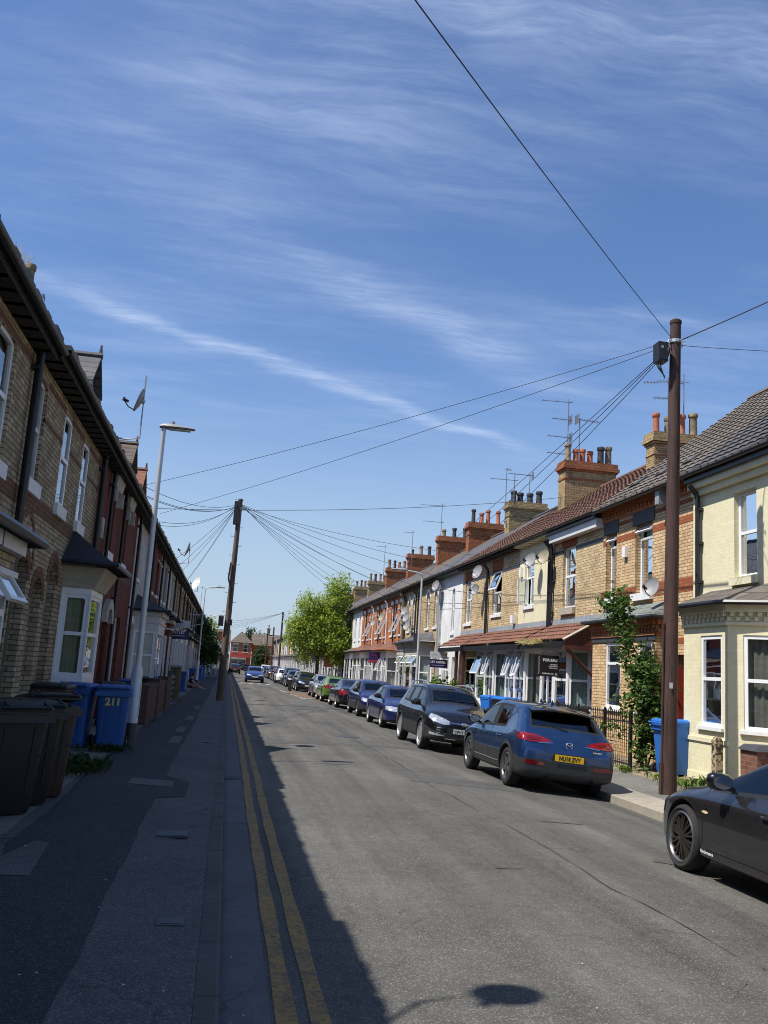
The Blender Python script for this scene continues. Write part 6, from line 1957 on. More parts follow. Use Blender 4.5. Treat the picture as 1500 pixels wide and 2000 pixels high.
for k, (x, y, bm_, lm, lab) in enumerate(((-2.55, 21.6, BINN, BINN, 'brown wheelie bin just behind the near lamp column'), (-2.45, 24.6, BINB2, BINB2, 'blue wheelie bin showing its lid above the low brick wall, nearest along it'), (-2.4, 27.4, BINK, BINK, 'black wheelie bin behind the low brick wall, between two blue lids'), (-2.4, 30.2, BINB2, BINB2, 'blue wheelie bin behind the far end of the low brick wall'), (-2.3, 37.4, BINK, BINK, 'black wheelie bin by the rendered gate pier'), (-2.1, 44.8, BINB2, BINB2, 'blue lidded wheelie bin short of the sitting person'), (-2.1, 61.0, BINB, BINB, 'bright blue wheelie bin beyond the second lamp, nearest of that cluster'), (-2.1, 64.5, BINN, BINK, 'brown wheelie bin in the cluster beyond the second lamp'), (-2.0, 70, BINB, BINB, 'bright blue wheelie bin second in the cluster beyond the second lamp'), (-2.0, 76, BINB, BINB, 'farthest bright blue wheelie bin on the left pavement'))):
    make_bin('wheelie_bin', lab, bm_, lm, (x, y, .1), R(rnd.uniform(-20, 20)))
make_bin('wheelie_bin', 'bright blue wheelie bin by the cream bay, behind the telegraph pole', BINB, BINB, (9.02, 17.2, .13), R(95))
make_bin('wheelie_bin', 'blue-lidded black wheelie bin above the crossover roof, before the white bay', BINK, BINB, (8.95, 28.3, .13), R(20))
make_bin('wheelie_bin', 'blue wheelie bin half hidden behind the black SUV bonnet', BINB, BINB, (8.9, 29.6, .13), R(10))
t = make_bin('wheelie_bin', 'black wheelie bin behind the railings by the tiled porch', BINK, BINK, (9.0, 22.6, .13), R(80))

# ---- walls, fences, posts
t = thing('garden_wall', 'low dark brick garden wall along the left pavement with slotted fence end', 'garden wall', (-1.88, 22.2, .1))
mb = MB(); mb.box(-.11, 0, -.05, .11, 9.2, .95); obj('wall', mb, B_GRY, t); mb = MB(); mb.box(-.14, 0, .95, .14, 9.2, 1.02); mb.box(-.15, 3.0, -.05, .15, 3.35, 1.12); mb.box(-.15, 6.3, -.05, .15, 6.65, 1.12); obj('coping', mb, B_GRY, t)
t = thing('slat_fence', 'short dark slatted timber fence past the low brick wall', 'fence', (-1.88, 31.5, .1))
mb = MB()
for k in range(5): mb.box(-.03, .1, .15 + k * .2, .03, 3.2, .28 + k * .2)
obj('slats', mb, P_DARK, t)
for y in (.05, 3.25): mb = MB(); mb.box(-.05, y - .05, 0, .05, y + .05, 1.25); obj('post', mb, P_DARK, t)
t = thing('gate_pier', 'mossy yellowish rendered gate pier past the slatted fence', 'gate pier', (-1.88, 35.4, .1)); mb = MB(); mb.box(-.2, -.2, 0, .2, .2, 1.35); obj('shaft', mb, M_plain('mossy_render', (.2, .17, .07), .9, var=.3, big=.4), t); mb = MB(); mb.box(-.24, -.24, 1.35, .24, .24, 1.43); obj('cap', mb, P_STONE, t)
t = thing('fence_post', 'flaking dark painted timber post in front of the cream bay', 'post', (8.68, 15.0, .06))
mb = MB(); mb.box(-.07, -.07, -.1, .07, .07, .9); mb.hexa([(-.07, -.07, .9), (.07, -.07, .9), (.07, .07, .9), (-.07, .07, .9), (-.04, -.04, .96), (.04, -.04, .96), (.04, .04, .96), (-.04, .04, .96)])
tt = NT('flaking_paint'); c = tt.coord(); col = tt.mix(tt.ramp(tt.noise(c, 11, 6, .75), .47, .53), (.035, .02, .015), (.42, .34, .2)); tt.bsdf(col, .85, bump=tt.noise(c, 14, 4), bstr=.5); obj('post', mb, tt.m, t)
t = thing('brick_pier', 'short red-brown brick gate pier with dark cap beside the cream house', 'gate pier', (8.72, 13.7, .05)); mb = MB(); mb.box(-.24, -.24, -.1, .24, .24, .86); obj('shaft', mb, M_brick('pier_brick', (.17, .065, .045), (.23, .1, .07), (.17, .14, .11), .5, stain=(.07, .05, .04)), t); mb = MB(); mb.hexa([(-.28, -.28, .86), (.28, -.28, .86), (.28, .28, .86), (-.28, .28, .86), (-.2, -.2, .95), (.2, -.2, .95), (.2, .2, .95), (-.2, .2, .95)]); obj('cap', mb, P_DARK, t)
t = thing('iron_railings', 'black iron spear-top railings in front of the peach brick house', 'railings', (8.6, 18.3, .04))
y = .0
mb = MB(); mb.box(-.012, 0, .12, .012, 5.6, .155); mb.box(-.012, 0, 1.0, .012, 5.6, 1.03); obj('rails', mb, IRON, t)
mb = MB(); k = 0
while y < 5.6:
    mb.tube([(0, y, .05), (0, y, 1.16)], .0085, 5); mb.tube([(0, y, 1.16), (0, y, 1.18), (0, y, 1.25)], [.010, .02, .002], 5); y += .105
b = obj('bars', mb, IRON, t); b['kind'] = 'stuff'
for y in (0, 1.35, 2.9, 4.3, 5.6): mb = MB(); mb.box(-.028, y - .028, -.02, .028, y + .028, 1.22); mb.lathe([(.0, .07), (.03, .04), (.03, 0)], 8, Matrix.Translation((0, y, 1.22))); obj('post', mb, IRON, t)
t = thing('side_gate', 'dark close-boarded gate between railings and tiled porch', 'gate', (8.62, 23.9, .04)); mb = MB()
for k in range(9): mb.box(-.015, k * .1, .08, .015, k * .1 + .085, 1.15)
obj('boards', mb, P_DARK, t); mb = MB(); mb.box(.016, 0, .3, .04, .9, .38); mb.box(.016, 0, .85, .04, .9, .93); obj('rails', mb, P_DARK, t)
for i, y in enumerate((64.9, 66.6)):
    t = thing('bollard', 'black bollard with a pale band at the bay corner, %s' % ('nearer of the pair' if i == 0 else 'farther of the pair'), 'bollard', (4.62 + i * .05, y, rz(4.6)), 0, 'bollards by the brown bay')
    mb = MB(); mb.tube([(0, 0, 0), (0, 0, 1.0), (0, 0, 1.06)], [.11, .1, .04], 12); obj('shaft', mb, BLACKP, t, smooth=40); mb = MB(); mb.tube([(0, 0, .8), (0, 0, .9)], .112, 12); obj('band', mb, UPVC, t)

# ---- estate agents' boards
def board(label, x, y, z0, x0, x1, za, zb, mat, post=P_BLACK, side=1, extra=None, name='estate_agent_board', th=.02):
    t = thing(name, label, 'sign board', (x, y, z0))
    mb = MB(); mb.box(-.04, -.03, 0, .04, .03, zb - z0 - .02 if post is P_BLACK else za - z0 + .1); obj('post', mb, post, t)
    mb = MB(); mb.box(x0 - x, -.03 - th, za - z0, x1 - x, -.031, zb - z0); p = obj('board', mb, mat, t)
    if extra: extra(t, p)
    return t


BNAVY = M_plain('navy_board', (.02, .018, .10), .4, var=.08); BPURP = M_plain('purple_board', (.05, .02, .10), .4, var=.1); BPINK = M_plain('magenta_board', (.35, .03, .10), .4, var=.1); BREDP = M_plain('red_board', (.5, .04, .06), .4, var=.1)


def txt(p, s, size, x, z, col=WINK, align='CENTER', bold=.003, sx=1.0, y=-.0525): return text(s, size, col, p, basis((x, y, z), (1, 0, 0), (0, 0, 1)), align, sx, bold)


def fs_(t, p):
    z = 1.95 - .04
    txt(p, 'FOR SALE', .105, .66, z + .44, align='RIGHT', bold=.006)
    for k, s in enumerate(('PROPERTY', 'INVESTMENT', 'SPECIALISTS')): txt(p, s, .045, .65, z + .32 - k * .05, align='RIGHT', bold=.001)
    txt(p, '01482 462 756', .055, .53, z + .065, align='RIGHT', bold=.002)
    mb = MB(); mb.lathe([(0, .003), (.035, .003), (.036, 0)], 16, Matrix.Translation((.61, -.0525, z + .06)) @ Matrix.Rotation(R(90), 4, 'X')); obj('disc_mark', mb, P_STONE, p)
    mb = MB()
    for k in range(6):
        za = z + .04 + k * .085
        for (a, b, c, d) in ((.06, 0, .11, .04), (.11, .04, .07, .05), (.07, .05, .12, .09)):
            mb.quad((a, -.0526, za + b), (a + .012, -.0526, za + b), (c + .012, -.0526, za + d), (c, -.0526, za + d))
    obj('zigzag_mark', mb, WINK, p)


board('black FOR SALE board with white zigzag edge, above the slate blue crossover', 8.6, 24.5, .04, 8.6, 9.30, 1.94, 2.53, P_BLACK, extra=fs_)


def la_(t, p):
    txt(p, 'LET AGREED', .125, .40, 2.27, bold=.006)
    mb = MB(); mb.box(.1, -.054, 2.13, .66, -.0525, 2.145); obj('rule', mb, WINK, p)
    mb = MB(); mb.box(.02, -.05, 2.44, .78, -.032, 2.72); o = obj('top_panel', mb, UPVC, t)
    ab = MB(); n = 10
    for k in range(n):
        a, b = PI * k / n, PI * (k + 1) / n
        ab.quad((.2 - .1 * math.cos(a), -.0515, 2.53 + .07 * math.sin(a)), (.2 - .1 * math.cos(b), -.0515, 2.53 + .07 * math.sin(b)), (.2 - .115 * math.cos(b), -.0515, 2.53 + .085 * math.sin(b)), (.2 - .115 * math.cos(a), -.0515, 2.53 + .085 * math.sin(a)))
    obj('arc_mark', ab, M_plain('tan_mark', (.4, .3, .2), .6), o)


board('navy LET AGREED board under a white panel, before the white house', 8.6, 38.1, .04, 8.62, 9.40, 2.08, 2.43, BNAVY, post=UPVCD, extra=la_)


def tl_(t, p):
    txt(p, 'TO LET', .15, .42, 2.72, bold=.006)
    mb = MB(); mb.box(.15, -.054, 2.58, .68, -.0525, 2.6); obj('rule', mb, WINK, p)
    mb = MB(); mb.box(.0, -.05, 2.92, .84, -.032, 3.22); o = obj('top_panel', mb, UPVCD, t)


board('navy TO LET board under a white panel, on the left before the boarded bay', -2.45, 37.6, .1, -2.45, -1.6, 2.55, 2.9, BNAVY, post=UPVCD, extra=tl_)


def pb_(t, p):
    mb = MB(); mb.box(-.0, -.06, 2.25, .74, -.052, 2.36); obj('red_stripe', mb, BREDP, p)
    mb = MB()
    for k in range(3): mb.prism([(.2 + k * .13, -.0525, 2.62), (.3 + k * .13, -.0525, 2.62), (.25 + k * .13, -.0525, 2.74)], [(.2 + k * .13, -.054, 2.62), (.3 + k * .13, -.054, 2.62), (.25 + k * .13, -.054, 2.74)])
    obj('gable_marks', mb, BPINK, p)


board('purple letting board with a red stripe along its foot, by the orange-red house', 8.6, 55.2, .04, 8.6, 9.34, 2.25, 2.9, BPURP, post=UPVCD, extra=pb_)
board('small magenta letting board behind the street tree trunk', 8.4, 77.5, .04, 8.2, 9.0, 1.8, 2.9, BPINK, post=UPVCD)
board('small dark red oval-topped board far along the right bays', 8.6, 92, .04, 8.5, 9.2, 2.3, 2.9, BPURP, post=UPVCD)

# ---- plants
rg = random.Random(4)
t = thing('street_tree', 'bright green street tree behind the parked cars on the right', 'tree', (7.35, 75, .0)); t.scale = (1.22, 1.22, 1.32)
TS = lambda px, py, Y=61.5: None
mb = MB(); limb(mb, (0, 0, -.1), (.05, 0, 1.9), .14, .11, rg, 5, .02); limb(mb, (.05, 0, 1.8), (.6, .2, 4.4), .1, .05, rg); limb(mb, (.05, 0, 1.8), (-.6, -.1, 3.4), .07, .04, rg); limb(mb, (.2, .1, 2.4), (1.5, .3, 3.2), .06, .03, rg); limb(mb, (.55, .2, 4.2), (1.2, 0, 6.6), .05, .02, rg); limb(mb, (-.4, 0, 3.0), (-.75, .2, 5.2), .05, .02, rg); limb(mb, (-.5, 0, 3.2), (-1.4, -.3, 4.0), .04, .02, rg); limb(mb, (.2, 0, 2.2), (2.4, -.2, 2.8), .05, .02, rg)
obj('trunk', mb, BARK, t, smooth=60)
bl = [((1.25, 0, 6.45), (.5, .55, .5), 7), ((1.05, 0, 5.5), (.7, .75, .62), 12), ((-.7, 0, 5.2), (.52, .6, .5), 8), ((.15, .1, 4.9), (.6, .6, .45), 7), ((.5, .1, 4.3), (1.05, 1.1, .6), 20), ((-1.35, 0, 4.0), (.5, .6, .42), 8), ((-.55, -.1, 4.05), (.5, .6, .4), 5), ((1.1, -.2, 3.1), (1.15, 1.1, .7), 24), ((-.5, 0, 3.2), (.85, .95, .6), 15), ((2.5, 0, 2.8), (.5, .7, .65), 9), ((2.1, .1, 3.7), (.4, .5, .35), 4), ((1.3, 0, 2.3), (.85, .95, .4), 11), ((-.65, 0, 2.2), (.5, .6, .35), 5), ((-1.5, .1, 3.0), (.4, .5, .35), 4), ((2.1, 0, 2.2), (.35, .4, .3), 3)]
mb = MB(); leaf_cloud(mb, bl, 30000, .17, rg, .35); obj('crown', mb, LEAF_ASH, t)
t = thing('sapling', 'tall leafy self-sown sapling beside the right telegraph pole', 'sapling', (8.95, 18.25, .1))
mb = MB(); limb(mb, (0, 0, -.1), (-.05, .2, 2.2), .03, .018, rg, 5, .02); limb(mb, (-.02, .1, 1.0), (-.3, .6, 2.8), .02, .008, rg, 5, .02); limb(mb, (.05, .1, 0), (.1, -.2, 1.6), .02, .01, rg); limb(mb, (-.05, .2, 2.2), (-.35, 1.0, 3.7), .015, .006, rg, 5, .02); obj('trunk', mb, BARK, t, smooth=60)
bl = [((.05, -.05, .5), (.22, .26, .45), 9), ((.05, -.05, 1.1), (.26, .3, .45), 13), ((.05, -.1, 1.7), (.26, .3, .45), 13), ((-.05, .1, 2.15), (.2, .24, .3), 7), ((-.2, .5, 2.65), (.14, .2, .22), 4), ((-.3, .75, 3.1), (.15, .2, .25), 5), ((-.35, .95, 3.55), (.17, .22, .25), 6), ((-.3, .35, 1.4), (.13, .15, .14), 2), ((-.45, .5, .8), (.13, .15, .1), 1), ((-.2, .35, 2.0), (.12, .15, .15), 2)]
mb = MB(); leaf_cloud(mb, bl, 3900, .105, rg, .5, True); obj('crown', mb, LEAF_SYC, t)
t = thing('garden_shrub', 'light leafy shrub rising behind the black SUV roof', 'shrub', (8.9, 36.0, .05))
mb = MB(); limb(mb, (0, 0, 0), (0, .1, 1.2), .03, .015, rg); obj('trunk', mb, BARK, t); mb = MB(); leaf_cloud(mb, [((0, 0, 1.25), (.45, .4, .35), 5), ((-.2, .2, 1.6), (.2, .2, .2), 2), ((-.5, -.3, 1.1), (.35, .35, .25), 3)], 560, .14, rg, .2, True); obj('crown', mb, LEAF_WEED, t)
def wood(label, x, y, z, blobs, n, size, mat, name='roadside_tree', th=2.0):
    t = thing(name, label, 'tree', (x, y, z)); mb = MB(); limb(mb, (0, 0, 0), (0, 0, th), .16, .1, rg); obj('trunk', mb, BARK, t, smooth=60); mb = MB(); leaf_cloud(mb, blobs, n, size, rg, .2, True); obj('crown', mb, mat, t)
wood('dark shaded tree crowding the far left pavement beyond the blue bins', -2.4, 83, .1, [((0, 0, 3.4), (1.5, 1.8, 1.3), 10), ((.5, 0, 2.4), (1.3, 1.4, .9), 8), ((-.3, 0, 4.6), (.9, 1., .8), 5)], 3200, .24, LEAF_DRK)
wood('tall pale green tree catching the sun above the far left roofs', -2.6, 104, .1, [((0, 0, 4.6), (1.2, 1.4, 1.6), 8), ((.3, 0, 2.8), (1.2, 1.2, 1.2), 6)], 2200, .28, LEAF_ASH)
wood('round green tree beside the far red-brick shop', 7.0, 190, -.1, [((0, 0, 3.4), (1.2, 1.2, 1.9), 8), ((.2, 0, 1.8), (1.3, 1.2, 1.0), 5)], 2200, .34, LEAF_DRK)
t = thing('far_tree_belt', 'dark belt of distant conifers and trees above the far roofs', 'trees', (9, 300, -.3)); mb = MB()
leaf_cloud(mb, [((-4, 0, 7.5), (2.5, 2, 2.5), 5), ((-1, 0, 8.5), (2.5, 2, 3), 6), ((2, 0, 8), (3, 2, 2.6), 6), ((-2.2, 0, 11), (.8, .8, 2.6), 2), ((5, 0, 7), (3, 2, 2), 4), ((1.5, 0, 10.3), (.6, .6, 1.6), 1), ((-14, 0, 8), (4, 2, 2.5), 5), ((-20, 0, 8), (4, 2, 2), 5)], 5200, .6, rg, .1, True); obj('crown', mb, LEAF_DRK, t)
t['kind'] = 'stuff'
for lab, cx, cy, n, sp, s, z, nm, m in (
        ('rough green weeds round the foot of the right pole', 8.5, 15.9, 300, (.28, .9), .11, .06, 'weeds', LEAF_WEED), ('dandelion weeds sprouting by the flaking post', 8.85, 15.35, 330, (.25, .55), .12, .1, 'weeds', LEAF_WEED), ('grass tuft beside the railings', 8.45, 18.2, 90, (.15, .25), .09, .05, 'weeds', LEAF_WEED),
        ('weeds at the foot of the numbered blue bin', -1.85, 15.9, 160, (.3, .2), .1, .2, 'weeds', LEAF_DRK), ('grass clump between the trio of bins and the blue ones', -1.95, 13.3, 420, (.32, .6), .14, .2, 'weeds', LEAF_DRK), ('mossy weeds along the low brick wall', -1.7, 23.5, 240, (.06, 1.4), .1, .1, 'weeds', LEAF_DRK)):
    mb = MB()
    for k in range(n):
        x, y = cx + rg.gauss(0, sp[0] * .6), cy + rg.gauss(0, sp[1] * .6); a = rg.random() * 6.28; L = s * rg.uniform(.5, 1.6); d = Vector((math.cos(a), math.sin(a), 0)); q = Vector((-d.y, d.x, 0)) * L * rg.uniform(.06, .22)
        b = Vector((x, y, z - .01)); m_ = b + d * L * .35 + Vector((0, 0, L * .75)); e = b + d * L * rg.uniform(.6, 1.1) + Vector((0, 0, L * rg.uniform(.6, 1.2)))
        mb.add([b, m_ + q, e, m_ - q], [(0, 1, 2, 3)])
    o = obj(nm, mb, m); tag(o, lab, 'weeds', kind='stuff')
t = thing('roof_grass', 'dry yellow grass growing in the tiled porch gutter', 'grass', (9.0, 26.0, 2.95)); mb = MB()
for k in range(420):
    y = rg.uniform(-1.0, .95); b = Vector((rg.uniform(-.06, .06), y, rg.uniform(-.05, .03))); a = rg.random() * 6.28; L = rg.uniform(.08, .26); d = Vector((math.cos(a) * .8 - .5, math.sin(a), 0)); e = b + d * L + Vector((0, 0, rg.uniform(-.5, .7) * L)); q = Vector((0, .012, .012))
    mb.add([b - q, b + q, e], [(0, 1, 2)])
obj('blades', mb, DRYG, t); t['kind'] = 'stuff'
t = thing('gutter_grass', 'pale dry tuft sprouting from the left house gutter against the sky', 'grass', (-2.72, 10.0, 6.16)); mb = MB()
for k in range(34):
    b = Vector((rg.uniform(-.06, .06), rg.uniform(-.3, .3), 0)); e = b + Vector((rg.uniform(-.12, .12), rg.uniform(-.15, .15), rg.uniform(.05, .17))); mb.add([b, b + Vector((.008, .008, 0)), e], [(0, 1, 2)])
obj('blades', mb, DRYG, t); t['kind'] = 'stuff'

# ---- person sitting on the pavement, back to the wall, knees drawn up and legs out over the footway
SKIN = M_plain('skin', (.45, .27, .2), .6, var=.06); TOP = M_plain('dark_top', (.02, .02, .025), .9); HAIR = M_plain('dark_hair', (.03, .02, .015), .8)
t = thing('person', 'person in a dark top and shorts sitting on the left pavement, legs stretched out', 'person', (-2.0, 51.5, .1), R(0))


def skin_body(name, verts, edges, radii, mat, parent):
    me = bpy.data.meshes.new(name); me.from_pydata(verts, edges, []); o = bpy.data.objects.new(name, me); COL.objects.link(o)
    m = o.modifiers.new('k', 'SKIN'); 
    for i, r in enumerate(radii): me.skin_vertices[0].data[i].radius = (r, r)
    me.skin_vertices[0].data[0].use_root = True
    s = o.modifiers.new('s', 'SUBSURF'); s.levels = 2
    dg = bpy.context.evaluated_depsgraph_get(); m2 = bpy.data.meshes.new_from_object(o.evaluated_get(dg)); bpy.data.objects.remove(o)
    m2.materials.clear(); m2.materials.append(mat); m2.shade_smooth(); return obj(name, m2, None, parent)


V = [(0, 0, .13), (.06, 0, .32), (.14, 0, .5), (.18, 0, .62), (.22, 0, .70), (.24, 0, .78), (.25, 0, .86),   # 0-6 pelvis, spine, neck, head
     (.08, -.1, .13), (.42, -.14, .36), (.72, -.17, .1), (.84, -.18, .06),                                  # 7-10 leg bent
     (.08, .1, .13), (.48, .14, .22), (.9, .17, .08), (1.0, .17, .1),                                     # 11-14 leg out
     (.17, -.18, .58), (.32, -.22, .4), (.46, -.14, .38), (.17, .18, .58), (.34, .22, .38), (.5, .16, .3)]
E_ = [(0, 1), (1, 2), (2, 3), (3, 4), (4, 5), (5, 6), (0, 7), (7, 8), (8, 9), (9, 10), (0, 11), (11, 12), (12, 13), (13, 14), (3, 15), (15, 16), (16, 17), (3, 18), (18, 19), (19, 20)]
rad = [.13, .125, .13, .11, .05, .085, .06, .09, .065, .042, .032, .09, .065, .042, .032, .055, .04, .03, .055, .04, .03]
skin_body('body', V, E_, rad, SKIN, t)
skin_body('top', [V[1], V[2], V[3], (.2, 0, .655), V[15], (.25, -.2, .5), V[18], (.26, .2, .49)], [(0, 1), (1, 2), (2, 3), (2, 4), (4, 5), (2, 6), (6, 7)], [.142, .145, .125, .06, .066, .056, .066, .056], TOP, t)
skin_body('shorts', [V[0], V[7], (.25, -.12, .24), V[11], (.28, .12, .18)], [(0, 1), (1, 2), (0, 3), (3, 4)], [.145, .105, .088, .105, .088], TOP, t)
mb = MB(); mb.ball((.225, 0, .83), (.095, .09, .09), 12, 8); obj('hair', mb, HAIR, t, smooth=180)
mb = MB(); mb.ball((.335, 0, .79), (.018, .016, .022), 6, 5); obj('nose', mb, SKIN, t, smooth=180)
t = thing('carrier_bag', 'pale blue and white carrier bag beside the sitting person', 'bag', (-2.25, 50.9, .1)); mb = MB(); mb.ball((0, 0, .2), (.17, .14, .21), 10, 7); mb.tube([(-.08, 0, .36), (-.06, 0, .5), (.06, 0, .5), (.08, 0, .36)], .012, 5); obj('bag', mb, M_plain('pale_blue_film', (.45, .6, .75), .5, var=.2), t, smooth=60)

# ---- far end of the street
t = thing('corner_shop', 'red-brick corner shop with hipped roof and red fascia closing the street', 'shop', (2.6, 196, -.1))
mb = MB(); wall_face(mb, Fr((-2.0, 0, 0), (1, 0), (0, -1)), 0, 4.4, 0, 5.9, [(.4, 1.5, 3.9, 5.5), (2.6, 3.6, 3.9, 5.5), (.3, 3.4, .5, 2.3)], .15); mb.quad((2.4, 0, 0), (2.4, 8, 0), (2.4, 8, 5.9), (2.4, 0, 5.9)); mb.quad((-2.0, 0, 0), (-2, 8, 0), (-2, 8, 5.9), (-2, 0, 5.9)); obj('wall', mb, B_ORA, t)
F = Fr((-2.0, 0, 0), (1, 0), (0, -1))
for a in ((.4, 1.5, 3.9, 5.5), (2.6, 3.6, 3.9, 5.5)): window(t, F, *a, .12, 'sash', glass=GLASSD); lintel(t, F, a[0] - .1, a[1] + .1, 5.5, 5.75, SILLW)
window(t, F, .3, 3.4, .5, 2.3, .12, 'twin', glass=GLASSD, curtain=None)
mb = MB(); mb.fbox(F, .1, 4.3, .01, .25, 2.75, 3.5); o = obj('shop_fascia', mb, M_plain('red_fascia', (.45, .06, .045), .5), t); mb = MB(); mb.fbox(F, .2, 3.4, .05, .6, 2.35, 2.7); obj('awning', mb, P_STONE, t)
mb = MB(); e = .3
b4 = [(-2 - e, -e, 5.9), (2.4 + e, -e, 5.9), (2.4 + e, 8 + e, 5.9), (-2 - e, 8 + e, 5.9)]; r2 = [(.0, 3.2, 8.3), (.2, 5, 8.3)]
mb.poly([b4[0], b4[1], r2[0]]); mb.poly([b4[1], b4[2], r2[1], r2[0]]); mb.poly([b4[2], b4[3], r2[1]]); mb.poly([b4[3], b4[0], r2[0], r2[1]]); obj('roof', mb, R_BROWN, t)
t = thing('end_house', 'pale rendered house with long brown roof beside the red-brick shop', 'house', (-2.2, 196.2, -.1))
mb = MB(); wall_face(mb, Fr((-5, 0, 0), (1, 0), (0, -1)), 0, 7.6, 0, 5.7, [(5.6, 6.4, 4.0, 5.3), (1.5, 2.4, 4, 5.3)], .12); mb.quad((-5, 0, 0), (-5, 8, 0), (-5, 8, 5.7), (-5, 0, 5.7)); obj('wall', mb, P_CREAM2, t)
F = Fr((-5, 0, 0), (1, 0), (0, -1))
for a in ((5.6, 6.4, 4.0, 5.3), (1.5, 2.4, 4, 5.3)): window(t, F, *a, .1, 'sash', glass=GLASSD)
mb = MB(); mb.poly([(-5.2, -.3, 5.7), (2.6, -.3, 5.7), (2.6, 4, 8.6), (-5.2, 4, 8.6)]); mb.poly([(-5.2, 8.3, 5.7), (2.6, 8.3, 5.7), (2.6, 4, 8.6), (-5.2, 4, 8.6)]); obj('roof', mb, R_BROWN, t); mb = MB(); mb.fbox(F, .2, 7.5, .01, .9, 2.5, 3.3); obj('canopy', mb, BNAVY, t)
t = thing('end_house', 'plain red-brick houses with brown roofs right of the far shop', 'house', (8.2, 200, -.1))
mb = MB(); wall_face(mb, Fr((-3, 0, 0), (1, 0), (0, -1)), 0, 9, 0, 5.6, [(1, 1.9, 3.6, 5), (4, 4.9, 3.6, 5)], .1); obj('wall', mb, B_ORA, t); F = Fr((-3, 0, 0), (1, 0), (0, -1))
for a in ((1, 1.9, 3.6, 5), (4, 4.9, 3.6, 5)): window(t, F, *a, .1, 'sash', glass=GLASSD)
mb = MB(); mb.poly([(-3.2, -.3, 5.6), (6.2, -.3, 5.6), (6.2, 4, 8.2), (-3.2, 4, 8.2)]); obj('roof', mb, R_BROWN, t); chimney(t, F, 3.5, -4.5, -3.5, 7.5, 9.6, B_CHY, POTS(3, POTY))

# ---- dishes and aerials
dish('satellite_dish', 'round grey dish in profile on a bent mast above the left gutter', (-2.45, 19.9, 7.42), (-1, -.12, .32), .25, DISHG, .62, (-2.95, 19.85, 6.5))
dish('satellite_dish', 'dark-looking dish on a cranked mast above the far left gutter', (-2.35, 44.0, 7.0), (-1, -.15, .3), .34, DISHG, .1, (-2.95, 43.8, 6.3))
dish('satellite_dish', 'white dish catching sun above the distant left roofs', (-2.5, 62.5, 6.9), (-.8, -.6, .35), .4, UPVC, .1, (-2.95, 62.6, 6.3))
dish('satellite_dish', 'dish on a roof pole behind the photographer that shades the road', (-2.53, 4.26, 7.30), (-.75, -.6, .5), .19, DISHG, None, (-2.73, 3.99, 6.2))
for lab, y, z, sz, m in (('large grey dish high on the buff house, upper of two', 34.6, 5.95, .44, DISHG), ('smaller grey dish just below the large one on the buff house', 34.9, 5.25, .36, DISHG), ('grey dish over the open casement of the narrow cream house', 28.15, 5.72, .4, DISHG), ('yellowed dish beside the cream house downpipe', 26.9, 5.68, .4, DISHT), ('grey dish at the white house corner under the eaves', 42.0, 6.0, .42, DISHG), ('grey dish between the twin arched windows, upper one', 49.6, 5.2, .4, DISHG), ('grey dish between the twin arched windows, middle one', 49.0, 4.8, .42, DISHG), ('grey dish between the twin arched windows, lowest one', 48.7, 4.35, .42, DISHG), ('dish with crooked arm on the orange-red house', 57.2, 5.2, .42, DISHT), ('far dish on the orange-red house by the tree crown', 60.5, 5.0, .42, DISHG), ('dish half hidden by the right telegraph pole, above the slate bay roof', 19.45, 4.12, .36, DISHG)):
    dish('satellite_dish', lab, (9.6, y, z), (-1, -.5, .35), sz * .6, m, None, (10.0, y + .05, z - .1))
tv_aerial('tv_aerial', 'twin-array aerial on a tall mast left of the right telegraph pole', (13.9, 27.05, 9.6), 2.6, ((.95, R(150), .9, 9), (.72, R(165), .55, 7)))
tv_aerial('tv_aerial', 'bare thick aerial mast close left of the right telegraph pole', (14.6, 27.3, 9.6), 2.9, ((.9, R(95), .2, 2),))
tv_aerial('tv_aerial', 'very tall mast with four stacked arrays by the six-pot chimney', (13.15, 34.3, 9.0), 4.5, ((.97, R(175), 1.3, 3), (.80, R(180), .8, 6), (.63, R(180), 1.0, 6), (.47, R(180), 1.0, 5)))
tv_aerial('tv_aerial', 'short aerial with a wide array over the six-pot chimney', (13.5, 33.9, 10.6), 2.0, ((.97, R(5), 1.0, 9),))
tv_aerial('tv_aerial', 'aerial with one long boom on the four-pot buff chimney', (13.4, 42.1, 10.4), 1.6, ((.75, R(178), 1.4, 4),))
tv_aerial('tv_aerial', 'aerial with white junction on a pole left of the black-pot chimney', (13.1, 42.5, 9.4), 2.9, ((.98, R(40), .4, 3),))
tv_aerial('tv_aerial', 'slim aerial with toothed array behind the black-pot chimney', (14.6, 43.3, 9.7), 2.6, ((.97, R(180), 1.3, 10),))
tv_aerial('tv_aerial', 'forked aerial over the red-brick chimney stacks', (13.2, 57, 9.8), 3.2, ((.95, R(170), 1.6, 6), (.6, R(180), 1.4, 5)))
tv_aerial('tv_aerial', 'small aerial left of the far red-brick chimney', (13.3, 67, 9.8), 2.8, ((.95, R(170), .9, 6),))
tv_aerial('tv_aerial', 'aerial by the chimney above the street tree', (13.2, 79, 9.8), 3.2, ((.95, R(170), .9, 6),))
tv_aerial('tv_aerial', 'aerial on the ridge of the cream house at the right', (14.5, 17.6, 10.2), .5, ((.9, R(172), 1.1, 10),))
tv_aerial('tv_aerial', 'cross-shaped aerial over the far left roofs', (-3.5, 104, 7), 3.0, ((.95, R(0), 1.6, 4),))
tv_aerial('tv_aerial', 'small aerial on the left roof beside the chimney against the sky', (-4.4, 18.3, 7.5), 1.5, ((.95, R(190), .45, 5),))

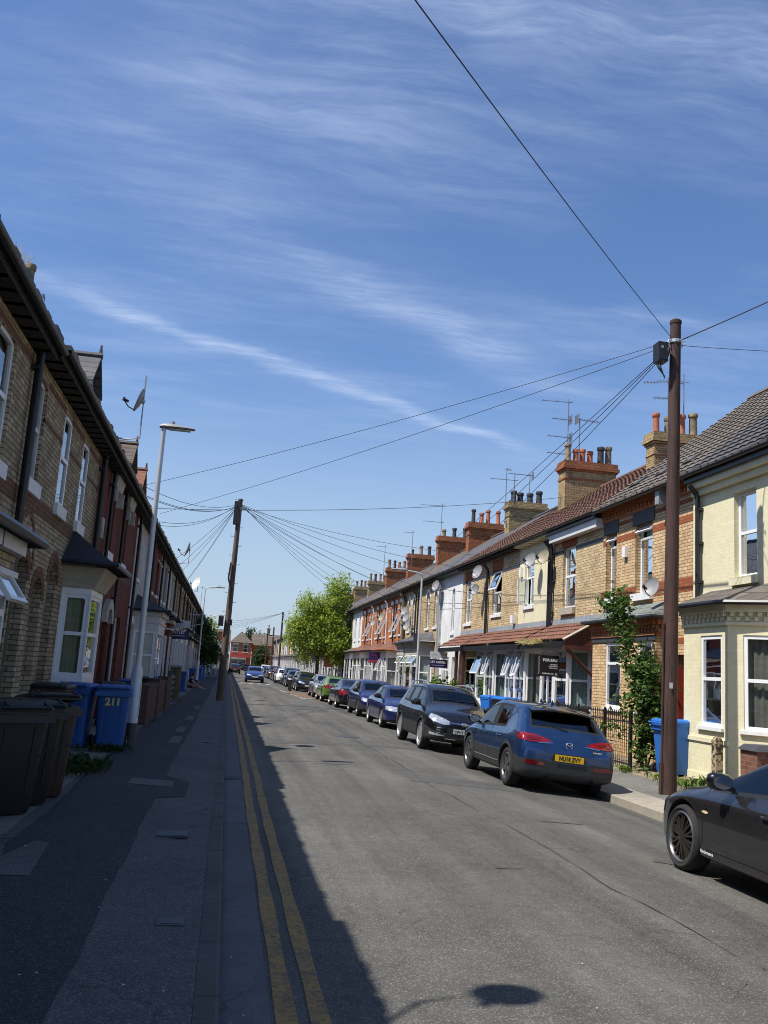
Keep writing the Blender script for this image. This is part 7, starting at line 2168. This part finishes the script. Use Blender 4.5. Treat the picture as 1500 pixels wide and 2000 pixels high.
# ---- overhead wires
def wire(a, b, sag, label, r=.012, group='overhead telephone wires'):
    a, b = Vector(a), Vector(b); n = 18
    r = r * .72; pts = [(b - a) * (i / n) + Vector((0, 0, -sag * 4 * (i / n) * (1 - i / n))) for i in range(n + 1)]
    mb = MB(); mb.tube(pts, r, 5, False); o = obj('overhead_wire', mb, CABLE, loc=a, smooth=180); tag(o, label, 'wire', group); return o


RT = Vector((7.91, 15.13, 8.4)); LT = Vector((-.05, 40.1, 8.72))
wire(RT + Vector((-.1, 0, .06)), (-2.75, 1.18, 6.4), .12, 'lone wire climbing from the right pole to the top edge of the picture', .009)
wire(RT + Vector((.1, 0, 0)), (12.5, 14.5, 10.95), .05, 'thick black wire rising from the right pole to the right edge', .016)
wire(RT + Vector((.1, 0, -.1)), (12.5, 14.8, 8.55), .04, 'thin level wire from the right pole to the right edge', .008)
wire(RT + Vector((-.12, 0, -.05)), (-2.75, 26.0, 6.65), .12, 'upper of two long wires from right pole across to the left gutters', .009)
wire(RT + Vector((-.12, 0, -.12)), (-2.75, 31.5, 6.7), .14, 'lower of two long wires from right pole across to the left gutters', .009)
wire(RT + Vector((-.3, 0, -.35)), (9.75, 62, 6.5), .3, 'upper strand slanting from the pole box down to the orange-red house', .011)
wire(RT + Vector((-.3, 0, -.38)), (9.75, 52, 6.4), .3, 'middle strand slanting from the pole box past the aerials', .011)
wire(RT + Vector((-.3, 0, -.42)), (9.75, 43, 6.4), .3, 'lowest strand slanting from the pole box to the arched-window house', .011)
wire((-2.75, 28.6, 6.4), (13.2, 34.2, 9.3), .25, 'long wire crossing the street from the left gutter to the six-pot chimney', .012)
la = 'wire from the leaning pole to the left gutters, one of that fan'; lb = 'wire from the leaning pole to the right eaves, one of that fan'
for y, z in ((24.9, 6.45), (25.2, 6.25), (26.2, 6.35), (31, 6.35), (32.3, 6.4), (43.5, 6.5), (46.5, 6.5), (49, 6.45), (54.5, 6.4), (55, 6.4)):
    wire(LT + Vector((-.08, 0, rnd.uniform(-.08, .06))), (-2.78, y, z), .35 if y < 40 else .12, la, .012, 'left fan of wires from the leaning pole')
for y, z in ((34.5, 6.6), (38.2, 6.5), (42.2, 6.5), (47.8, 6.5), (51.4, 6.5), (52.0, 6.5), (56.7, 6.5), (62.3, 6.5), (66, 6.5), (70, 6.5)):
    wire(LT + Vector((.08, 0, rnd.uniform(-.08, .06))), (9.75, y, z), .3, lb, .012, 'right fan of wires from the leaning pole')
FT = Vector((7.6, 134, 9.3)); lc = 'distant wire radiating from the slim dark pole, one of that fan'
for (x, y, z) in ((-2.7, 112, 6.3), (-2.7, 120, 6.3), (-2.7, 133, 6.3), (-2.7, 141, 6.3), (-2.7, 150, 6.3), (9.7, 112, 6.5), (9.7, 120, 6.5), (9.7, 146, 6.5)):
    wire(FT, (x, y, z), .3, lc, .016, 'far fan of wires from the slim dark pole')
LF = Vector((-.5, 96, 7.6))
# ---------------------------------------------------------------- sky, sun, camera
EL, AZO = R(58.5), R(15)
wd = bpy.data.worlds.new('World'); SC.world = wd; wd.use_nodes = True
nt = wd.node_tree; nt.nodes.clear()
N = lambda ty, **k: (lambda nd: ([setattr(nd, a, b) for a, b in k.items()], nd)[1])(nt.nodes.new(ty))
Lk = nt.links.new
sky = N('ShaderNodeTexSky', sky_type='NISHITA', sun_disc=False, sun_elevation=EL, sun_rotation=R(255), altitude=0, air_density=1.0, dust_density=.6, ozone_density=2.2)


def wm(op, a, b=0., c=0.):
    nd = N('ShaderNodeMath', operation=op)
    for k, x in enumerate((a, b, c)):
        if isinstance(x, (int, float)): nd.inputs[k].default_value = x
        else: Lk(x, nd.inputs[k])
    return nd.outputs[0]


def wramp(x, a, b, c=0., d=1., smooth=True):
    nd = N('ShaderNodeMapRange', interpolation_type='SMOOTHSTEP' if smooth else 'LINEAR')
    for k, v in enumerate((a, b, c, d)): nd.inputs[k + 1].default_value = v
    Lk(x, nd.inputs[0]); return nd.outputs[0]


def wnoise(vec, scale, detail=5, rough=.6, mp=None):
    if mp:
        m = N('ShaderNodeMapping'); m.inputs['Scale'].default_value = mp[0]; m.inputs['Rotation'].default_value = (0, 0, mp[1]); Lk(vec, m.inputs['Vector']); vec = m.outputs[0]
    nd = N('ShaderNodeTexNoise'); nd.inputs['Scale'].default_value = scale; nd.inputs['Detail'].default_value = detail; nd.inputs['Roughness'].default_value = rough
    Lk(vec, nd.inputs['Vector']); return nd.outputs['Fac']


tc = N('ShaderNodeTexCoord'); sp = N('ShaderNodeSeparateXYZ'); Lk(tc.outputs['Generated'], sp.inputs[0])
dz = wm('MAXIMUM', sp.outputs[2], .03)
px = wm('DIVIDE', sp.outputs[0], dz); py = wm('DIVIDE', sp.outputs[1], dz)
cb = N('ShaderNodeCombineXYZ'); Lk(px, cb.inputs[0]); Lk(py, cb.inputs[1]); P2 = cb.outputs[0]
warp = wm('MULTIPLY', wm('SUBTRACT', wnoise(P2, 2.2, 4), .5), .34)
wv = N('ShaderNodeTexNoise'); wv.inputs['Scale'].default_value = 3.2; wv.inputs['Detail'].default_value = 5; Lk(P2, wv.inputs['Vector'])
wsc = N('ShaderNodeVectorMath', operation='MULTIPLY_ADD'); Lk(wv.outputs['Color'], wsc.inputs[0]); wsc.inputs[1].default_value = (.15, .15, 0); Lk(P2, wsc.inputs[2])
PW = wsc.outputs[0]
fib = wm('ADD', wm('MULTIPLY', wnoise(PW, 1.0, 8, .7, ((1.6, 6.0, 1), R(-34))), .5), wm('MULTIPLY', wnoise(PW, 1.0, 9, .75, ((3.5, 20.0, 1), R(-37))), .5))      # fibres drawn out along the wind
fib2 = wnoise(PW, 1.0, 9, .72, ((2.2, 13.0, 1), R(-8)))
cl = None


def streak(a, b, w, x0, x1, amt, lo=.37, hi=.70, f=None, soft=.25):
    """cirrus band y = a + b x in the plane of the cloud sheet"""
    global cl
    d = wm('ABSOLUTE', wm('ADD', wm('SUBTRACT', py, wm('ADD', wm('MULTIPLY', px, b), a)), warp))
    m = wramp(d, 0, w, 1, 0)
    m = wm('MULTIPLY', m, wramp(px, x0 - soft, x0 + soft)); m = wm('MULTIPLY', m, wramp(px, x1 - soft, x1 + soft, 1, 0))
    m = wm('MULTIPLY', m, wramp(f or fib, lo, hi, .22, 1)); m = wm('MULTIPLY', m, amt * .62)
    cl = m if cl is None else wm('ADD', cl, m)


streak(2.88, .64, .12, -.6, 1.15, .95)
streak(2.86, .64, .42, -.6, 1.0, .17)
streak(2.05, .72, .2, .0, 1.0, .6)
streak(2.06, .7, .5, -.3, 1.1, .15)
streak(1.17, -.04, .1, .1, 1.2, .45, f=fib2)
streak(1.25, 0., .35, -.1, 1.2, .26, f=fib2)
streak(1.47, .35, .28, -.2, .6, .3, f=fib2)
streak(2.15, .05, .06, .8, 1.15, .4)
streak(1.72, .15, .3, -.5, .2, .16, f=fib2)
base = wm('MULTIPLY', wramp(wnoise(P2, .9, 6, .65, ((1., 2.6, 1), R(-25))), .42, .75), wramp(fib, .3, .75, .1, .3))
cl = wm('ADD', cl, wm('MULTIPLY', base, wramp(py, 2.6, 5.5, 1, .1)))
cl = wm('MINIMUM', wm('MULTIPLY', cl, wramp(sp.outputs[2], .06, .2)), .9)
hsv = N('ShaderNodeHueSaturation'); hsv.inputs['Hue'].default_value = .508; hsv.inputs['Saturation'].default_value = 1.17; hsv.inputs['Value'].default_value = 1.24; Lk(sky.outputs[0], hsv.inputs['Color'])
hz = N('ShaderNodeMix', data_type='RGBA'); Lk(wramp(sp.outputs[2], .0, .34, .85, 0.), hz.inputs[0]); Lk(hsv.outputs[0], hz.inputs[6]); hz.inputs[7].default_value = (3.6, 4.55, 5.9, 1)
mx = N('ShaderNodeMix', data_type='RGBA'); Lk(cl, mx.inputs[0]); Lk(hz.outputs[2], mx.inputs[6]); mx.inputs[7].default_value = (5.2, 6.2, 8.2, 1)
bg = N('ShaderNodeBackground'); bg.inputs['Strength'].default_value = .1; Lk(mx.outputs[2], bg.inputs[0])
ow = N('ShaderNodeOutputWorld'); Lk(bg.outputs[0], ow.inputs[0])

sd = Vector((-math.cos(AZO) * math.cos(EL), -math.sin(AZO) * math.cos(EL), math.sin(EL)))   # towards the sun
sl = bpy.data.lights.new('sun', 'SUN'); sl.energy = 5.0; sl.angle = R(.53); sl.color = (1, .955, .88)
so = bpy.data.objects.new('sun', sl); COL.objects.link(so); so.rotation_euler = sd.to_track_quat('Z', 'Y').to_euler(); so.location = sd * 60

cam = bpy.data.cameras.new('camera'); co = bpy.data.objects.new('camera', cam); COL.objects.link(co)
cam.sensor_fit = 'HORIZONTAL'; cam.sensor_width = 36; cam.lens = 36 * 1740 / 1500; cam.clip_end = 3000; cam.clip_start = .05
CR = ((0.983249462313723, -0.09003262427495973, -0.1584759332704452), (-0.1714589148575659, -0.16196444725958992, -0.9717866835575396), (0.06182503842004983, 0.9826808456411773, -0.17468835174189465))
co.matrix_world = Matrix.Translation((0, 0, 1.82)) @ Matrix(CR).to_4x4()
SC.camera = co
vs = SC.view_settings; vs.view_transform = 'Standard'; vs.look = 'None'; vs.exposure = .33; vs.gamma = 1
SC.render.engine = 'CYCLES'
SC.cycles.max_bounces = 6; SC.cycles.transparent_max_bounces = 12; SC.cycles.diffuse_bounces = 3; SC.cycles.glossy_bounces = 3
SC.cycles.caustics_reflective = False; SC.cycles.caustics_refractive = False; SC.cycles.sample_clamp_indirect = 4; SC.cycles.sample_clamp_direct = 12
SC.cycles.use_denoising = True; SC.cycles.pixel_filter_type = 'BLACKMAN_HARRIS'; SC.cycles.filter_width = 1.0
